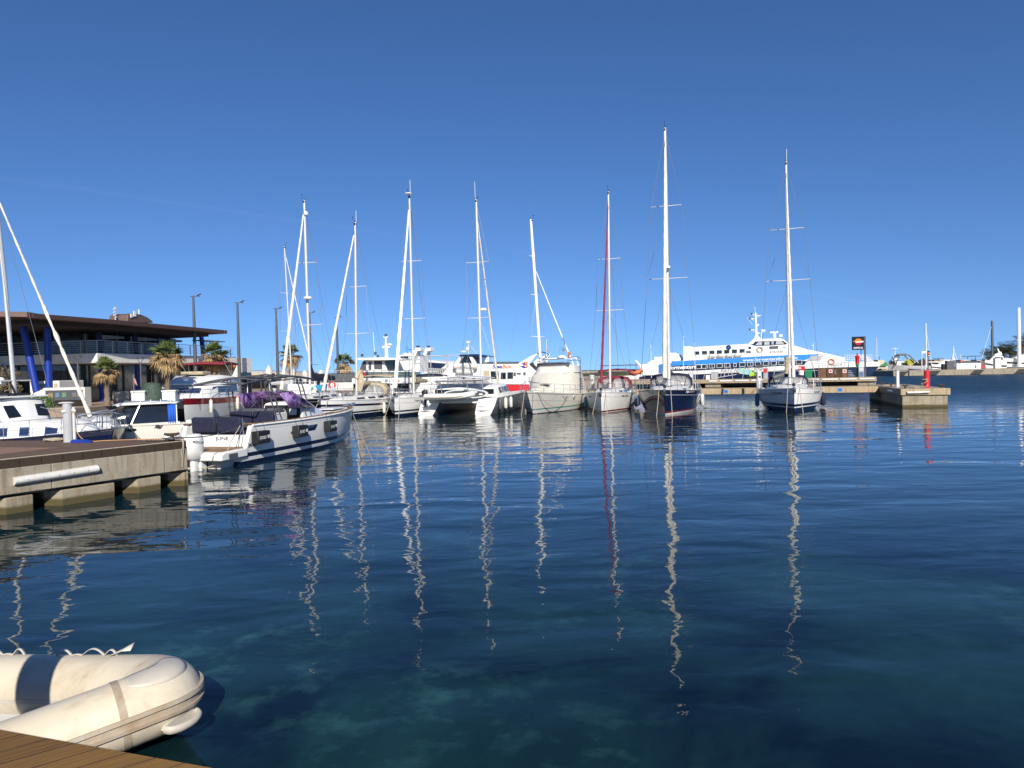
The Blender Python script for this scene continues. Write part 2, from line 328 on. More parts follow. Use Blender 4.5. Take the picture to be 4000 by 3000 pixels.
def tag(o, label, cat, group=None):
    o['label'] = label; o['category'] = cat
    if group: o['group'] = group
    return o
def struct(o): o['kind'] = 'structure'; return o
def stuff(o): o['kind'] = 'stuff'; return o
def empty(name, loc, rz=0, label=None, cat=None, group=None):
    o = bpy.data.objects.new(name, None); COL.objects.link(o); o.location = loc; o.rotation_euler = (0, 0, rz); o.empty_display_size = .3
    if label: tag(o, label, cat, group)
    return o
def txt(s, size, mat_, name='lettering', bold=0.0, shear=0.0, depth=0.0, squeeze=1.0):
    cu = bpy.data.curves.new('t', 'FONT'); cu.body = s; cu.size = size; cu.offset = bold * size; cu.shear = shear; cu.resolution_u = 3
    cu.extrude = depth
    ob = bpy.data.objects.new('t', cu); COL.objects.link(ob)
    dg = bpy.context.evaluated_depsgraph_get(); me = bpy.data.meshes.new_from_object(ob.evaluated_get(dg))
    bpy.data.objects.remove(ob); bpy.data.curves.remove(cu)
    if squeeze != 1:
        for v in me.vertices: v.co.x *= squeeze
    me.materials.clear(); me.materials.append(M[mat_]); me.name = name
    o = bpy.data.objects.new(name, me); COL.objects.link(o); return o
def txt_on(s, size, mat_, parent, org, xdir, updir, hullobj=None, off=0.012, **kw):
    o = txt(s, size, mat_, **kw); x = Vector(xdir).normalized(); z = Vector(updir); z = (z - x * z.dot(x)).normalized(); n = x.cross(z)
    me = o.data
    bvh = None
    if hullobj:
        hm = hullobj.data; bvh = BVHTree.FromPolygons([v.co for v in hm.vertices], [p.vertices[:] for p in hm.polygons])
    for v in me.vertices:
        p = Vector(org) + x * v.co.x + z * v.co.y + n * (v.co.z + off)
        if bvh:
            h = bvh.ray_cast(p + n * 0.8, -n)
            if h[0]: p = h[0] + n * off
        v.co = p
    o.parent = parent; return o
class Fr:   # a vertical side plane between two ground points
    def __init__(s, P0, P1):
        s.P0 = Vector((P0[0], P0[1], 0)); P1 = Vector((P1[0], P1[1], 0)); s.L = (P1 - s.P0).length
        s.u = (P1 - s.P0).normalized(); s.n = Vector((-s.u.y, s.u.x, 0)); s.rz = math.atan2(s.u.y, s.u.x)
    def loc(s, px, py, y=0.0):
        d = ray(px, py); O = Vector((0, 0, CAMZ)); t = (s.P0 + s.n * y - O).dot(s.n) / d.dot(s.n); p = O + d * t
        return ((p - s.P0).dot(s.u), p.z)
    def poly(s, pts, y=0.0): return [s.loc(a, b, y) for a, b in pts]
    def root(s, name, label, cat, z=0, group=None): return empty(name, (s.P0.x, s.P0.y, z), s.rz, label, cat, group)
def lerp(a, b, t): return a + (b - a) * t
def crom(pts, n):
    P = [Vector(p) for p in pts]; P = [P[0] * 2 - P[1]] + P + [P[-1] * 2 - P[-2]]; out = []
    for i in range(1, len(P) - 2):
        for k in range(n):
            t = k / n; a, b, c, d = P[i - 1], P[i], P[i + 1], P[i + 2]
            out.append(.5 * ((2 * b) + (-a + c) * t + (2 * a - 5 * b + 4 * c - d) * t * t + (-a + 3 * b - 3 * c + d) * t ** 3))
    out.append(P[-2]); return out
def sag(a, b, s_=0.1, n=8):
    a = Vector(a); b = Vector(b); return [a.lerp(b, i / n) - Vector((0, 0, s_ * 4 * (i / n) * (1 - i / n))) for i in range(n + 1)]

# ------------------------------------------------------------ water
def f(nt, bs, N, K):
    g = N.new('ShaderNodeNewGeometry')
    def noise(scale, detail, stretch=(1, 1, 1), dist=0.0, rough=.5, rot=0):
        mp = N.new('ShaderNodeMapping'); mp.inputs['Scale'].default_value = stretch; mp.inputs['Rotation'].default_value = (0, 0, rot)
        K.new(g.outputs['Position'], mp.inputs[0])
        n = N.new('ShaderNodeTexNoise'); n.inputs['Scale'].default_value = scale; n.inputs['Detail'].default_value = detail
        n.inputs['Distortion'].default_value = dist; n.inputs['Roughness'].default_value = rough
        K.new(mp.outputs[0], n.inputs['Vector']); return n.outputs[0]
    def mth(op, a, b=None, c=None):
        m = N.new('ShaderNodeMath'); m.operation = op
        for i, x in enumerate((a, b, c)):
            if x is None: continue
            if isinstance(x, (int, float)): m.inputs[i].default_value = x
            else: K.new(x, m.inputs[i])
        return m.outputs[0]
    # sea bed showing through: weed and pale stones
    n1 = noise(.33, 7, (1, 1, 1), .6, .6); n2 = noise(1.7, 9, (1, 1.1, 1), .15, .68)
    r = N.new('ShaderNodeValToRGB'); e = r.color_ramp.elements
    e[0].position = .40; e[0].color = (.0014, .0072, .012, 1); e[1].position = .64; e[1].color = (.009, .038, .039, 1)
    K.new(n1, r.inputs[0])
    r2 = N.new('ShaderNodeValToRGB'); e = r2.color_ramp.elements; e[0].position = .50; e[0].color = (0, 0, 0, 1); e[1].position = .68; e[1].color = (.018, .054, .052, 1)
    K.new(n2, r2.inputs[0])
    ad = N.new('ShaderNodeMix'); ad.data_type = 'RGBA'; ad.blend_type = 'ADD'; ad.inputs[0].default_value = 1
    cl_ = N.new('ShaderNodeMapRange'); cl_.interpolation_type = 'SMOOTHSTEP'; cl_.inputs[1].default_value = .50; cl_.inputs[2].default_value = .66; K.new(noise(.28, 2, (1, 1, 1), .3, .5, 1.1), cl_.inputs[0])
    K.new(cl_.outputs[0], ad.inputs[0]); K.new(r.outputs[0], ad.inputs[6]); K.new(r2.outputs[0], ad.inputs[7])
    sp = N.new('ShaderNodeSeparateXYZ'); K.new(g.outputs['Position'], sp.inputs[0])
    near = N.new('ShaderNodeMapRange'); near.inputs[1].default_value = 8; near.inputs[2].default_value = 20; near.inputs[3].default_value = 0; near.inputs[4].default_value = 1; K.new(sp.outputs['Y'], near.inputs[0])
    mx = N.new('ShaderNodeMix'); mx.data_type = 'RGBA'; K.new(near.outputs[0], mx.inputs[0]); K.new(ad.outputs[2], mx.inputs[6]); mx.inputs[7].default_value = (.003, .018, .028, 1)
    K.new(mx.outputs[2], bs.inputs['Base Color'])
    bs.inputs['IOR'].default_value = 1.333; bs.inputs['Roughness'].default_value = .015
    # ripples: sheltered inside, choppier outside the piers
    ch = N.new('ShaderNodeMapRange'); ch.interpolation_type = 'SMOOTHSTEP'; ch.inputs[1].default_value = 46; ch.inputs[2].default_value = 62; ch.inputs[3].default_value = 0; ch.inputs[4].default_value = 1
    sx = mth('MULTIPLY_ADD', sp.outputs['Y'], .55, sp.outputs['X'])
    K.new(sx, ch.inputs[0])
    swell = noise(.55, 2, (.45, 1, 1), .4, .5, R(12))
    mid = noise(1.9, 2, (.55, 1, 1), .6, .5, R(-8))
    fine = noise(7.5, 2, (.7, 1, 1), .3, .5)
    patch = noise(.12, 3, (.5, 1, 1), 0, .5)
    pm = N.new('ShaderNodeMapRange'); pm.inputs[1].default_value = .42; pm.inputs[2].default_value = .62; pm.inputs[3].default_value = .45; pm.inputs[4].default_value = 1.25; K.new(patch, pm.inputs[0])
    calm = mth('ADD', mth('MULTIPLY', swell, .058), mth('MULTIPLY', mid, .0105))
    calm = mth('ADD', calm, mth('MULTIPLY', mth('MULTIPLY', fine, pm.outputs[0]), .0012))
    chop = mth('MULTIPLY', mth('ADD', mth('MULTIPLY', noise(2.6, 4, (.6, 1, 1), .5, .6), .075), mth('MULTIPLY', fine, .008)), ch.outputs[0])
    h = mth('ADD', calm, chop)
    b = N.new('ShaderNodeBump'); b.inputs['Strength'].default_value = 1; b.inputs['Distance'].default_value = 1.0; K.new(h, b.inputs['Height'])
    # unresolved chop farther out: slopes taken straight from noise so that they survive at a distance
    yr = N.new('ShaderNodeMapRange'); yr.inputs[1].default_value = 22; yr.inputs[2].default_value = 62; yr.inputs[3].default_value = 0; yr.inputs[4].default_value = 1; K.new(sp.outputs['Y'], yr.inputs[0])
    y2 = N.new('ShaderNodeMapRange'); y2.inputs[1].default_value = 50; y2.inputs[2].default_value = 75; y2.inputs[3].default_value = 0; y2.inputs[4].default_value = .32; K.new(sp.outputs['Y'], y2.inputs[0])
    amp = mth('ADD', mth('ADD', mth('MULTIPLY', yr.outputs[0], .035), mth('MULTIPLY', ch.outputs[0], .40)), mth('MULTIPLY', y2.outputs[0], .7))
    K.new(mth('ADD', mth('ADD', mth('MULTIPLY', ch.outputs[0], .20), .015), mth('MULTIPLY', y2.outputs[0], .55)), bs.inputs['Roughness'])
    mp = N.new('ShaderNodeMapping'); mp.inputs['Scale'].default_value = (.55, 1, 1); K.new(g.outputs['Position'], mp.inputs[0])
    nv = N.new('ShaderNodeTexNoise'); nv.inputs['Scale'].default_value = 1.5; nv.inputs['Detail'].default_value = 4; nv.inputs['Roughness'].default_value = .6; K.new(mp.outputs[0], nv.inputs['Vector'])
    vs = N.new('ShaderNodeVectorMath'); vs.operation = 'SUBTRACT'; K.new(nv.outputs['Color'], vs.inputs[0]); vs.inputs[1].default_value = (.5, .5, .5)
    vm = N.new('ShaderNodeVectorMath'); vm.operation = 'MULTIPLY'; K.new(vs.outputs[0], vm.inputs[0]); vm.inputs[1].default_value = (1.2, 1.6, 0)
    vsc = N.new('ShaderNodeVectorMath'); vsc.operation = 'SCALE'; K.new(vm.outputs[0], vsc.inputs[0]); K.new(amp, vsc.inputs['Scale'])
    va = N.new('ShaderNodeVectorMath'); va.operation = 'ADD'; K.new(b.outputs[0], va.inputs[0]); K.new(vsc.outputs[0], va.inputs[1])
    vn = N.new('ShaderNodeVectorMath'); vn.operation = 'NORMALIZE'; K.new(va.outputs[0], vn.inputs[0])
    K.new(vn.outputs[0], bs.inputs['Normal'])
fancy('water', f)
w = MB().add([(-3000, -60, 0), (3000, -60, 0), (3000, 9000, 0), (-3000, 9000, 0)], [(0, 1, 2, 3)]).build('water', 'water', smooth=False, fixn=False); struct(w)
# ============================================================ NEAR DECK AND INFLATABLE
e0 = wz(0, 2850, 1.25); e1 = wz(830, 3000, 1.25); ed = (e1 - e0).normalized(); en = Vector((ed.y, -ed.x, 0))
A = e0 - ed * 14; B_ = e0 + ed * 30
nd = empty('wooden_pier', (e0.x, e0.y, 0), 0, 'brown boarded pier edge in the bottom left corner below the inflatable', 'pier')
q = [A - e0, B_ - e0, B_ - e0 + en * 5, A - e0 + en * 5]
for p in q: p.z = 0
MB().prism([(p.x, p.y) for p in q], 1.16, 1.25, plane='xy').build('deck_boards', 'deckwood', nd, smooth=False)
q2 = [q[0] + en * .12, q[1] + en * .12, q[2], q[3]]
MB().prism([(p.x, p.y) for p in q2], .55, 1.16, plane='xy').build('concrete_beam', 'concrete', nd, smooth=False)

def dinghy_pts():
    far = [(-8.2, 6.9, .30), (-6.6, 6.75, .29), (-5.2, 6.6, .28), (-4.2, 6.46, .30), (-3.55, 6.32, .34), (-3.05, 6.1, .41), (-2.86, 5.86, .44)]
    near = [(-3.02, 5.66, .42), (-3.38, 5.38, .37), (-3.9, 4.98, .31), (-4.6, 4.55, .29), (-5.6, 4.25, .28), (-7.2, 4.05, .28)]
    return far + near
dg = empty('inflatable_boat', (-5.29, 5.6, -.07), 0, 'dirty cream inflatable dinghy with grey rubbing strake moored at the wooden pier', 'inflatable')
off = Vector((-5.2, 5.6, 0))
cl = [p - off for p in crom(dinghy_pts(), 12)]
rr = []
for i, p in enumerate(cl):
    t = i / (len(cl) - 1); rr.append(.262 + .012 * math.exp(-((t - .52) / .1) ** 2))
MB().tube(cl, rr, 32).build('air_tube', 'pvc', dg, ang=80)
def ring(center, tang, r, w_, mat_, name, par, th=.006, a0=0, a1=360):
    tang = tang.normalized(); a = tang.cross(Vector((0, 0, 1))).normalized(); b = a.cross(tang)
    rows = []
    for k in range(33):
        g = R(lerp(a0, a1, k / 32)); dv = a * math.cos(g) + b * math.sin(g)
        rows.append([center + dv * (r - .01) - tang * w_ / 2, center + dv * (r + th) - tang * w_ / 2, center + dv * (r + th) + tang * w_ / 2, center + dv * (r - .01) + tang * w_ / 2])
    return MB().grid(rows).build(name, mat_, par, ang=30)
def tan_(i): return cl[min(i + 1, len(cl) - 1)] - cl[max(i - 1, 0)]
i_near = min(range(len(cl) // 2, len(cl)), key=lambda i: abs(proj(cl[i] + off)[0] - 505))
ring(cl[i_near], tan_(i_near), rr[i_near], .055, 'pvcgrey', 'seam_tape', dg, .003)
# long seam along the inner face of the far tube
def along(i0, i1, ang, w_, th, mat_, name, par, lift=0.0, sub=None):
    rows = []
    for i in range(i0, i1):
        t = tan_(i).normalized(); a = t.cross(Vector((0, 0, 1))).normalized(); b = a.cross(t)
        r0 = rr[i]
        row = []
        for da, hh in ((-w_, -.008), (-w_ * .9, th), (w_ * .9, th), (w_, -.008)):
            g = R(ang) + da / r0; dv = a * math.cos(g) + b * math.sin(g); row.append(cl[i] + dv * (r0 + hh + lift))
        rows.append(row)
    return MB().grid(rows).build(name, mat_, par, ang=40)
n_ = len(cl)
along(0, n_ // 2 - 14, -8, .022, .003, 'pvcpale', 'seam_tape', dg)
# strake on the outer side all round
along(0, n_, 176, .045, .012, 'pvcgrey', 'rubbing_strake', dg)
along(0, n_, 168, .016, .030, 'pvcgrey', 'strake_bead', dg)
along(0, n_, 185, .012, .026, 'pvcgrey', 'strake_bead', dg)
# pale worn patch on the bow top
im = n_ // 2 + 2
rows = []
for i in range(im - 8, im + 12):
    t = tan_(i).normalized(); a = t.cross(Vector((0, 0, 1))).normalized(); b = a.cross(t)
    s_ = (i - im - 1.5) / 10.5; ww = .15 * math.sqrt(max(.002, 1 - s_ * s_))
    rows.append([cl[i] + (a * math.cos(g) + b * math.sin(g)) * (rr[i] + .0025) for g in [R(-55) * -1 + R(90) + (k / 6 - .5) * 2 * ww / rr[i] - R(45) for k in range(7)]])
MB().grid(rows).build('wear_patch', 'pvcpale', dg, solid=.002)
# rigid hull under the bow
hr = []
mid = Vector((-6.5, 5.35, -.22)) - off
for i in range(0, n_, 2):
    p = cl[i]; t = tan_(i).normalized(); a = t.cross(Vector((0, 0, 1))).normalized()
    o1 = p - a * .10 - Vector((0, 0, .235)); k = cl[i] * .55 + Vector((mid.x * .45 + .28, mid.y * .45, 0)); k.z = -.35
    o2 = o1.lerp(k, .4); o2.z = -.05 + (p.z - .3) * .8; hr.append([p + Vector((0, 0, -.12)) - a * .2, o1, o2, k])
MB().grid(hr).build('rigid_hull', 'pvcgrey', dg, ang=25)
fl = [(p.x, p.y) for p in (c.lerp(Vector((-1.2, 0, 0)), .06) for c in cl[4:-4:4])]
MB().prism(fl, .06, .10, plane='xy').build('cockpit_floor', 'lgrey', dg, smooth=False)
# strap loops along the far tube
def strap(i0, i1, h, side=8):
    a_ = cl[i0]; b__ = cl[i1]; pts = []
    for k in range(11):
        t = k / 10; i = lerp(i0, i1, t); p = cl[int(i)].lerp(cl[min(int(i) + 1, n_ - 1)], i % 1)
        pts.append(p + Vector((0, .05, rr[i0] - .004 + h * (4 * t * (1 - t)) ** 1.3)))
    rows = [[p + Vector((0, -.018, 0)), p + Vector((0, .018, 0))] for p in pts]
    return MB().grid(rows).build('grab_strap', 'pvcpale', dg, solid=.004)
def iat(px): return min(range(n_ // 2), key=lambda i: abs(proj(cl[i] + off)[0] - px))
def strap_px(p0, p1, h):
    def P(px):
        i = iat(px); j = i + 1 if proj(cl[i] + off)[0] < px else i - 1
        f_ = abs(px - proj(cl[i] + off)[0]) / max(1, abs(proj(cl[j] + off)[0] - proj(cl[i] + off)[0])); return cl[i].lerp(cl[j], min(1, f_))
    pts = [P(p0).lerp(P(p1), k / 12) + Vector((0, .05, .258 + h * (4 * k / 12 * (1 - k / 12)) ** 1.2)) for k in range(13)]
    MB().grid([[p + Vector((0, -.02, 0)), p + Vector((0, .02, 0))] for p in pts]).build('grab_strap', 'pvcpale', dg, solid=.005)
for a_, b__, h in ((-40, 38, .055), (80, 126, .055), (250, 310, .05), (352, 440, .06), (442, 490, .05), (38, 80, .008), (310, 352, .008)): strap_px(a_, b__, h)
pz = cl[iat(470)] + Vector((0, .02, .262))
MB().grid([[pz + Vector((0, -.03, .0)), pz + Vector((0, .03, .0))], [pz + Vector((.13, -.035, .05)), pz + Vector((.13, .03, .06))], [pz + Vector((.22, -.05, .06)), pz + Vector((.22, .03, .105))]]).build('loose_flap', 'pvcpale', dg, solid=.005)
# towing fitting below the bow
ib = min(range(n_ // 2, n_), key=lambda i: abs(proj(cl[i] + off)[0] - 668))
tt = tan_(ib).normalized(); oo = Vector((tt.y, -tt.x, 0)).normalized()
if oo.y > 0 and oo.x < 0: oo = -oo
oo = Vector((-tt.y, tt.x, 0)) if (Vector((-tt.y, tt.x, 0)).dot(Vector((1, -1, 0))) > 0) else Vector((tt.y, -tt.x, 0))
c0 = cl[ib] + oo * .225 + Vector((0, 0, -.125))
h_ = empty('bow_handle_root', (0, 0, 0)); bpy.data.objects.remove(h_)
m = MB(); T = tt * -1
if T.x < 0: T = -T
zz = Vector((0, 0, 1))
base = [c0 + T * (.17 * math.cos(g)) * 1.0 + zz * (.05 * math.sin(g)) + T * 0 for g in [2 * math.pi * k / 20 for k in range(20)]]
m.add(base + [b + oo * .03 for b in base], [tuple(range(20)), tuple(range(39, 19, -1))] + [(k, (k + 1) % 20, 20 + (k + 1) % 20, 20 + k) for k in range(20)])
gr = [c0 + T * x + oo * y + zz * z for x, y, z in ((-.15, .02, 0), (-.13, .07, -.005), (-.05, .105, -.01), (.06, .105, -.01), (.13, .075, .0), (.15, .02, 0))]
m.tube(crom(gr, 5), .022, 10, flat=1.5)
m.build('bow_handle', 'pvcpale', dg)

# ============================================================ LEFT PIER
pe0 = wz(0, 1800, 1.25); pe1 = wz(727, 1724, 1.25); pd = (pe1 - pe0).normalized(); pn = Vector((pd.y, -pd.x, 0))   # pn points to the water on the right
PR = pe1.copy(); PR.z = 0
lp = empty('concrete_pier', PR, 0, 'concrete pier with dark timber edging and brown deck at the left', 'pier')
def pl(P): return Vector((P.x - PR.x, P.y - PR.y, 0))
far = [wz(702, 1716, 1.25), wz(420, 1719, 1.25), wz(0, 1721, 1.25)]; far[0] = pe1 - pn * .55 + pd * .35
fl_ = wz(-700, 1722, 1.25)
start = pe0 - pd * 9
poly = [pl(start), pl(pe1), pl(far[0]), pl(far[1]), pl(far[2]), pl(fl_), pl(start - pn * 9)]
ins = -.06
MB().prism([(p.x, p.y) for p in [poly[0] - pn * .14, poly[1] - pn * .14 - pd * .14] + poly[2:]], 1.05, 1.245, plane='xy').build('pier_deck', 'pierwood', lp, smooth=False)
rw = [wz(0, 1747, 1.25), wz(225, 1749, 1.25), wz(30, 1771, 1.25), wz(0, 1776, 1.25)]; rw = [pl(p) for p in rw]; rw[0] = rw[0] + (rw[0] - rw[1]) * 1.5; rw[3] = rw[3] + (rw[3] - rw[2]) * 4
MB().prism([(p.x, p.y) for p in rw], 1.247, 1.251, plane='xy').build('sunned_boards', mat('reddish boards', (.30, .17, .11), .7, var=.2, scale=4), lp, smooth=False)  # thin patch of redder, paler boards laid on the deck
MB().tube([poly[0] - pn * .07 + Vector((0, 0, 1.262)), poly[1] - pn * .07 + Vector((0, 0, 1.262))], .016, 5).build('edge_rope', 'rope', lp)
# timber edge board
def strip(a, b, o0, o1, z0, z1, name, mt, par, sm=False, bev=0):
    q = [a + pn * o0, b + pn * o0, b + pn * o1, a + pn * o1]
    return MB().prism([(p.x, p.y) for p in q], z0, z1, plane='xy').build(name, mt, par, smooth=sm, bevel=bev)
strip(poly[0], poly[1], -.14, 0, 1.06, 1.25, 'edge_board', 'edgewood', lp)
L_ = (poly[1] - poly[0]).length
def ppx(px, z=.6):   # distance along the edge seen at column px
    best = 0
    for k in range(1200):
        P = start + pd * (k / 1200 * L_); x = proj((P.x, P.y, z))[0]
        if x < px: best = k / 1200 * L_
    return best
segs = [0, ppx(-250), ppx(200, .8), ppx(640, .8), L_]
for a_, b__ in zip(segs[:-1], segs[1:]):
    strip(poly[0] + pd * (a_ + .008), poly[0] + pd * (b__ - .008), -.5, .05, .46, 1.055, 'concrete_beam', 'concrete', lp, bev=.015)
for a_, b__ in ((-400, -60), (-20, 133), (207, 452), (512, 632), (692, 725)):
    p0, p1 = ppx(a_, 0.2), ppx(b__, .2)
    if b__ == 725: p1 = L_ - .02
    q = [poly[0] + pd * p0 - pn * 1.1, poly[0] + pd * p0 - pn * .42, poly[0] + pd * (p0 + .22) - pn * .02, poly[0] + pd * p1 - pn * .02, poly[0] + pd * p1 - pn * 1.1]
    MB().prism([(p.x, p.y) for p in q], -.6, .38, plane='xy').build('float_block', 'pile', lp, smooth=False, bevel=.025)
strip(poly[0], poly[1] - pd * .3, -1.5, -.35, .36, .46, 'soffit', 'concrete', lp)
strip(poly[0], poly[1] - pd * .1, -2.6, -1.12, -.6, .46, 'inner_wall', 'pile', lp)
q0 = poly[1] - pn * .14
MB().prism([(p.x, p.y) for p in (poly[1] + pd * .02, poly[1] - pn * .55 + pd * .37, poly[1] - pn * 1.6 + pd * .3, poly[1] - pn * 1.2 - pd * .5, poly[1] - pn * .5 - pd * .2)], -.5, 1.05, plane='xy').build('end_wall', 'pile', lp, smooth=False)
# far edge skirt
MB().prism([(p.x, p.y) for p in (poly[2], poly[3], poly[4], poly[5], poly[5] - pd * .4, poly[4] - pd * .4, poly[3] - pd * .4, poly[2] - pd * .4)], -.5, 1.04, plane='xy').build('back_wall', 'pile', lp, smooth=False)
# white half round bumper
b0 = poly[0] + pd * ppx(48, .75) + pn * .05; b1 = poly[0] + pd * ppx(374, .85) + pn * .05
b0.z = .75; b1.z = .80
m = MB(); rows = []
for k in range(13):
    c = b0.lerp(b1, k / 12); rows.append([c + pn * (.13 * math.sin(R(g))) + Vector((0, 0, .095 * -math.cos(R(g)))) for g in range(0, 181, 15)])
m.grid(rows); n0 = len(m.v)
m.add(rows[0], [tuple(range(13))]); m.add(rows[-1], [tuple(range(12, -1, -1))])
for k in range(5):
    c = b0.lerp(b1, .14 + k * .18) + pn * .125; m.sphere(c, .014, 6, mi=1)
bp = m.build('dock_bumper', ['offw', 'dgrey'], None, ang=50); bp.location = PR; tag(bp, 'long white half-round bumper strip fixed along the pier side', 'bumper')

def pedestal(P, label, scale=1.0, cond=True):
    r_ = empty('service_pedestal', P, R(20), label, 'service pedestal')
    m = MB(); prof = []
    rows = []
    for z in (0, .02, 1.12, 1.13):
        rows.append([Vector((.14 * scale * math.cos(g) * (1 if math.cos(g) > 0 else .8), .11 * math.sin(g), z)) for g in [2 * math.pi * k / 16 for k in range(16)]])
    m.grid(rows, closed=True); m.add(rows[-1], [tuple(range(16))]); m.build('column', 'grey', r_, ang=40)
    m = MB(); m.prism([(-.18, 1.13), (.18, 1.13), (.20, 1.145), (.1, 1.175), (-.1, 1.18), (-.19, 1.155)], -.12, .12).build('cap', 'grey', r_, smooth=False, bevel=.01)
    if cond: MB().tube([(.19, -.06, 0), (.19, -.06, 1.02)], .045, 10).build('conduit', 'lgrey', r_)
    MB().bb(-.10, .0, -.145, -.12, .88, .94).build('notice', 'white', r_, smooth=False)
    if cond: MB().tube([(.16, -.12, .95), (.26, -.16, .90)], .03, 8).build('socket', 'white', r_)
    return r_
pedestal(Vector((-3.86, 3.62, 1.25)), 'grey service pedestal on the near wooden pier, outside the left edge', 1.35, False)  # unseen pedestal, added only to cast the shadow band across the dinghy
P = wz(265, 1727, 1.25); pedestal(P, 'grey service pedestal standing on the timber pier deck')
m = MB().tube(crom([P + Vector(v) for v in ((.24, -.17, .93), (.36, -.2, .75), (.35, -.15, .35), (.6, -.1, .02), (1.1, .0, .02), (2.3, .1, .02), (3.4, .0, .02))], 6), .013, 6)
tag(m.build('power_cable', mat('cable orange', (.55, .28, .12), .6)), 'orange cable running down from the pedestal socket across the deck', 'cable')
m = MB(); m.prism([(-.22, 0), (.34, 0), (.34, .03), (.2, .07), (-.15, .10), (-.22, .07)], -.08, .08)
for k in range(5): m.bb(.0 + k * .06, .03 + k * .06, -.09, .09, .03, .10 - k * .012)
o = m.build('cable_ramp', 'blue', None, smooth=False); o.location = wz(312, 1729, 1.25); tag(o, 'blue plastic wedge lying at the foot of the grey pedestal', 'ramp')
def coil(c, n, r0, label, name='rope_coil', mt='rope', zr=.05):
    pts = []
    for k in range(n * 10):
        g = k * 2 * math.pi / 10; rad = r0 * (.45 + .55 * abs(math.sin(k * .37))); pts.append(Vector(c) + Vector((rad * 1.6 * math.cos(g), rad * math.sin(g), .02 + zr * random.random())))
    o = MB().tube(pts, .018, 5).build(name, mt); return tag(o, label, 'rope')
coil(wz(212, 1722, 1.25), 5, .20, 'pale rope heaped on the pier deck left of the grey pedestal')
# cleat, chain and lines at the end of the pier
cc = wz(672, 1722, 1.25)
def cleat(P, label, s=1.0, rz=0):
    m = MB(); m.lathe((0, 0, 0), [(.09 * s, 0), (.09 * s, .02), (.05 * s, .05), (.05 * s, .16 * s), (.07 * s, .18 * s)], 10)
    m.tube([(-.2 * s, 0, .21 * s), (-.1 * s, 0, .18 * s), (.1 * s, 0, .18 * s), (.2 * s, 0, .21 * s)], [.03 * s, .045 * s, .045 * s, .03 * s], 8)
    o = m.build('mooring_cleat', 'rust'); o.location = P; o.rotation_euler = (0, 0, rz); return tag(o, label, 'cleat')
cleat(cc, 'rusty mooring cleat at the outer corner of the left pier', 1.0, .5)
coil(cc + Vector((.0, -.05, .03)), 4, .16, 'dark mooring line wound round the rusty cleat', 'mooring_rope', 'dgrey')
m = MB(); pts = []
s0 = wz(570, 1728, 1.25)
for k in range(60): g = k * .9; pts.append(s0.lerp(cc, k / 60 * .8) + Vector((0, .035 * math.cos(g), .045 + .035 * math.sin(g))))
tag(m.tube(pts, .009, 4).build('mooring_spring', 'rust'), 'steel mooring spring lying behind the rusty cleat', 'spring')
m = MB(); a_ = pe1 + pn * .06 - pd * .15
for k in range(2):
    pts = crom([cc + Vector((.1, 0, .05)), a_ + Vector((.02 * k, 0, .03)), a_ + pn * .04 + Vector((.03 * k - .05, 0, -.3 - .12 * k)), a_ + pn * .05 + Vector((.05 * k - .1, 0, -.5 - .2 * k))], 5); m.tube(pts, .012, 4)
tag(m.build('mooring_rope', 'rope'), 'brown rope ends hanging over the outer end of the left pier', 'rope')

# ============================================================ PROMENADE (quay) AND CLUBHOUSE
PROM = [(-120, 30), (-40, 42.5), (-28.5, 45.5), (-27.5, 63.5), (-16, 68.5), (-12, 100), (30, 118), (30, 160), (-260, 160)]
o = MB().prism(PROM, -3, 1.28, plane='xy').build('quay', 'paving', None, smooth=False); struct(o)
o = MB().prism([(-118, 30.3), (-40, 42.85), (-28.9, 45.8), (-28.6, 46.6), (-40, 43.9), (-118, 31.3)], 1.284, 1.36, plane='xy').build('quay_coping', 'concrete', None, smooth=False); struct(o)
# quay rocks at the foot
def rocks(name, p0, p1, n, s, label, zt=.5, mt='rock'):
    m = MB()
    for k in range(n):
        c = Vector(p0).lerp(Vector(p1), random.random()) + Vector((random.uniform(-s, s), random.uniform(-s, s), 0)); r_ = s * random.uniform(.4, .9)
        o = len(m.v); m.sphere((c.x, c.y, random.uniform(-.1, zt)), r_, 5, sc=(random.uniform(.8, 1.5), 1, random.uniform(.5, .8)))
        for i in range(o, len(m.v)): v = m.v[i]; m.v[i] = tuple(x + random.uniform(-.15, .15) * r_ for x in v)
    o = m.build(name, mt, None, smooth=False); tag(o, label, 'rocks'); stuff(o); return o
rocks('rocks', (-60, 39, 0), (-29, 45, 0), 90, .5, 'brown boulders along the foot of the promenade quay')

C = Vector((-34.6, 59.4, 0)); U = Vector((.184, .983, 0)); NR = Vector((.983, -.184, 0))     # corner, facade direction, facade normal
ch = empty('clubhouse', (C.x, C.y, 1.28), math.atan2(U.y, U.x), 'two storey harbour building with dark brown roof, glass fronts and blue columns', 'building')
# local frame: x along the right facade (away), y to the left of it = into the building, z from pavement
def H(z): return z - 1.28
LEN = 17.0
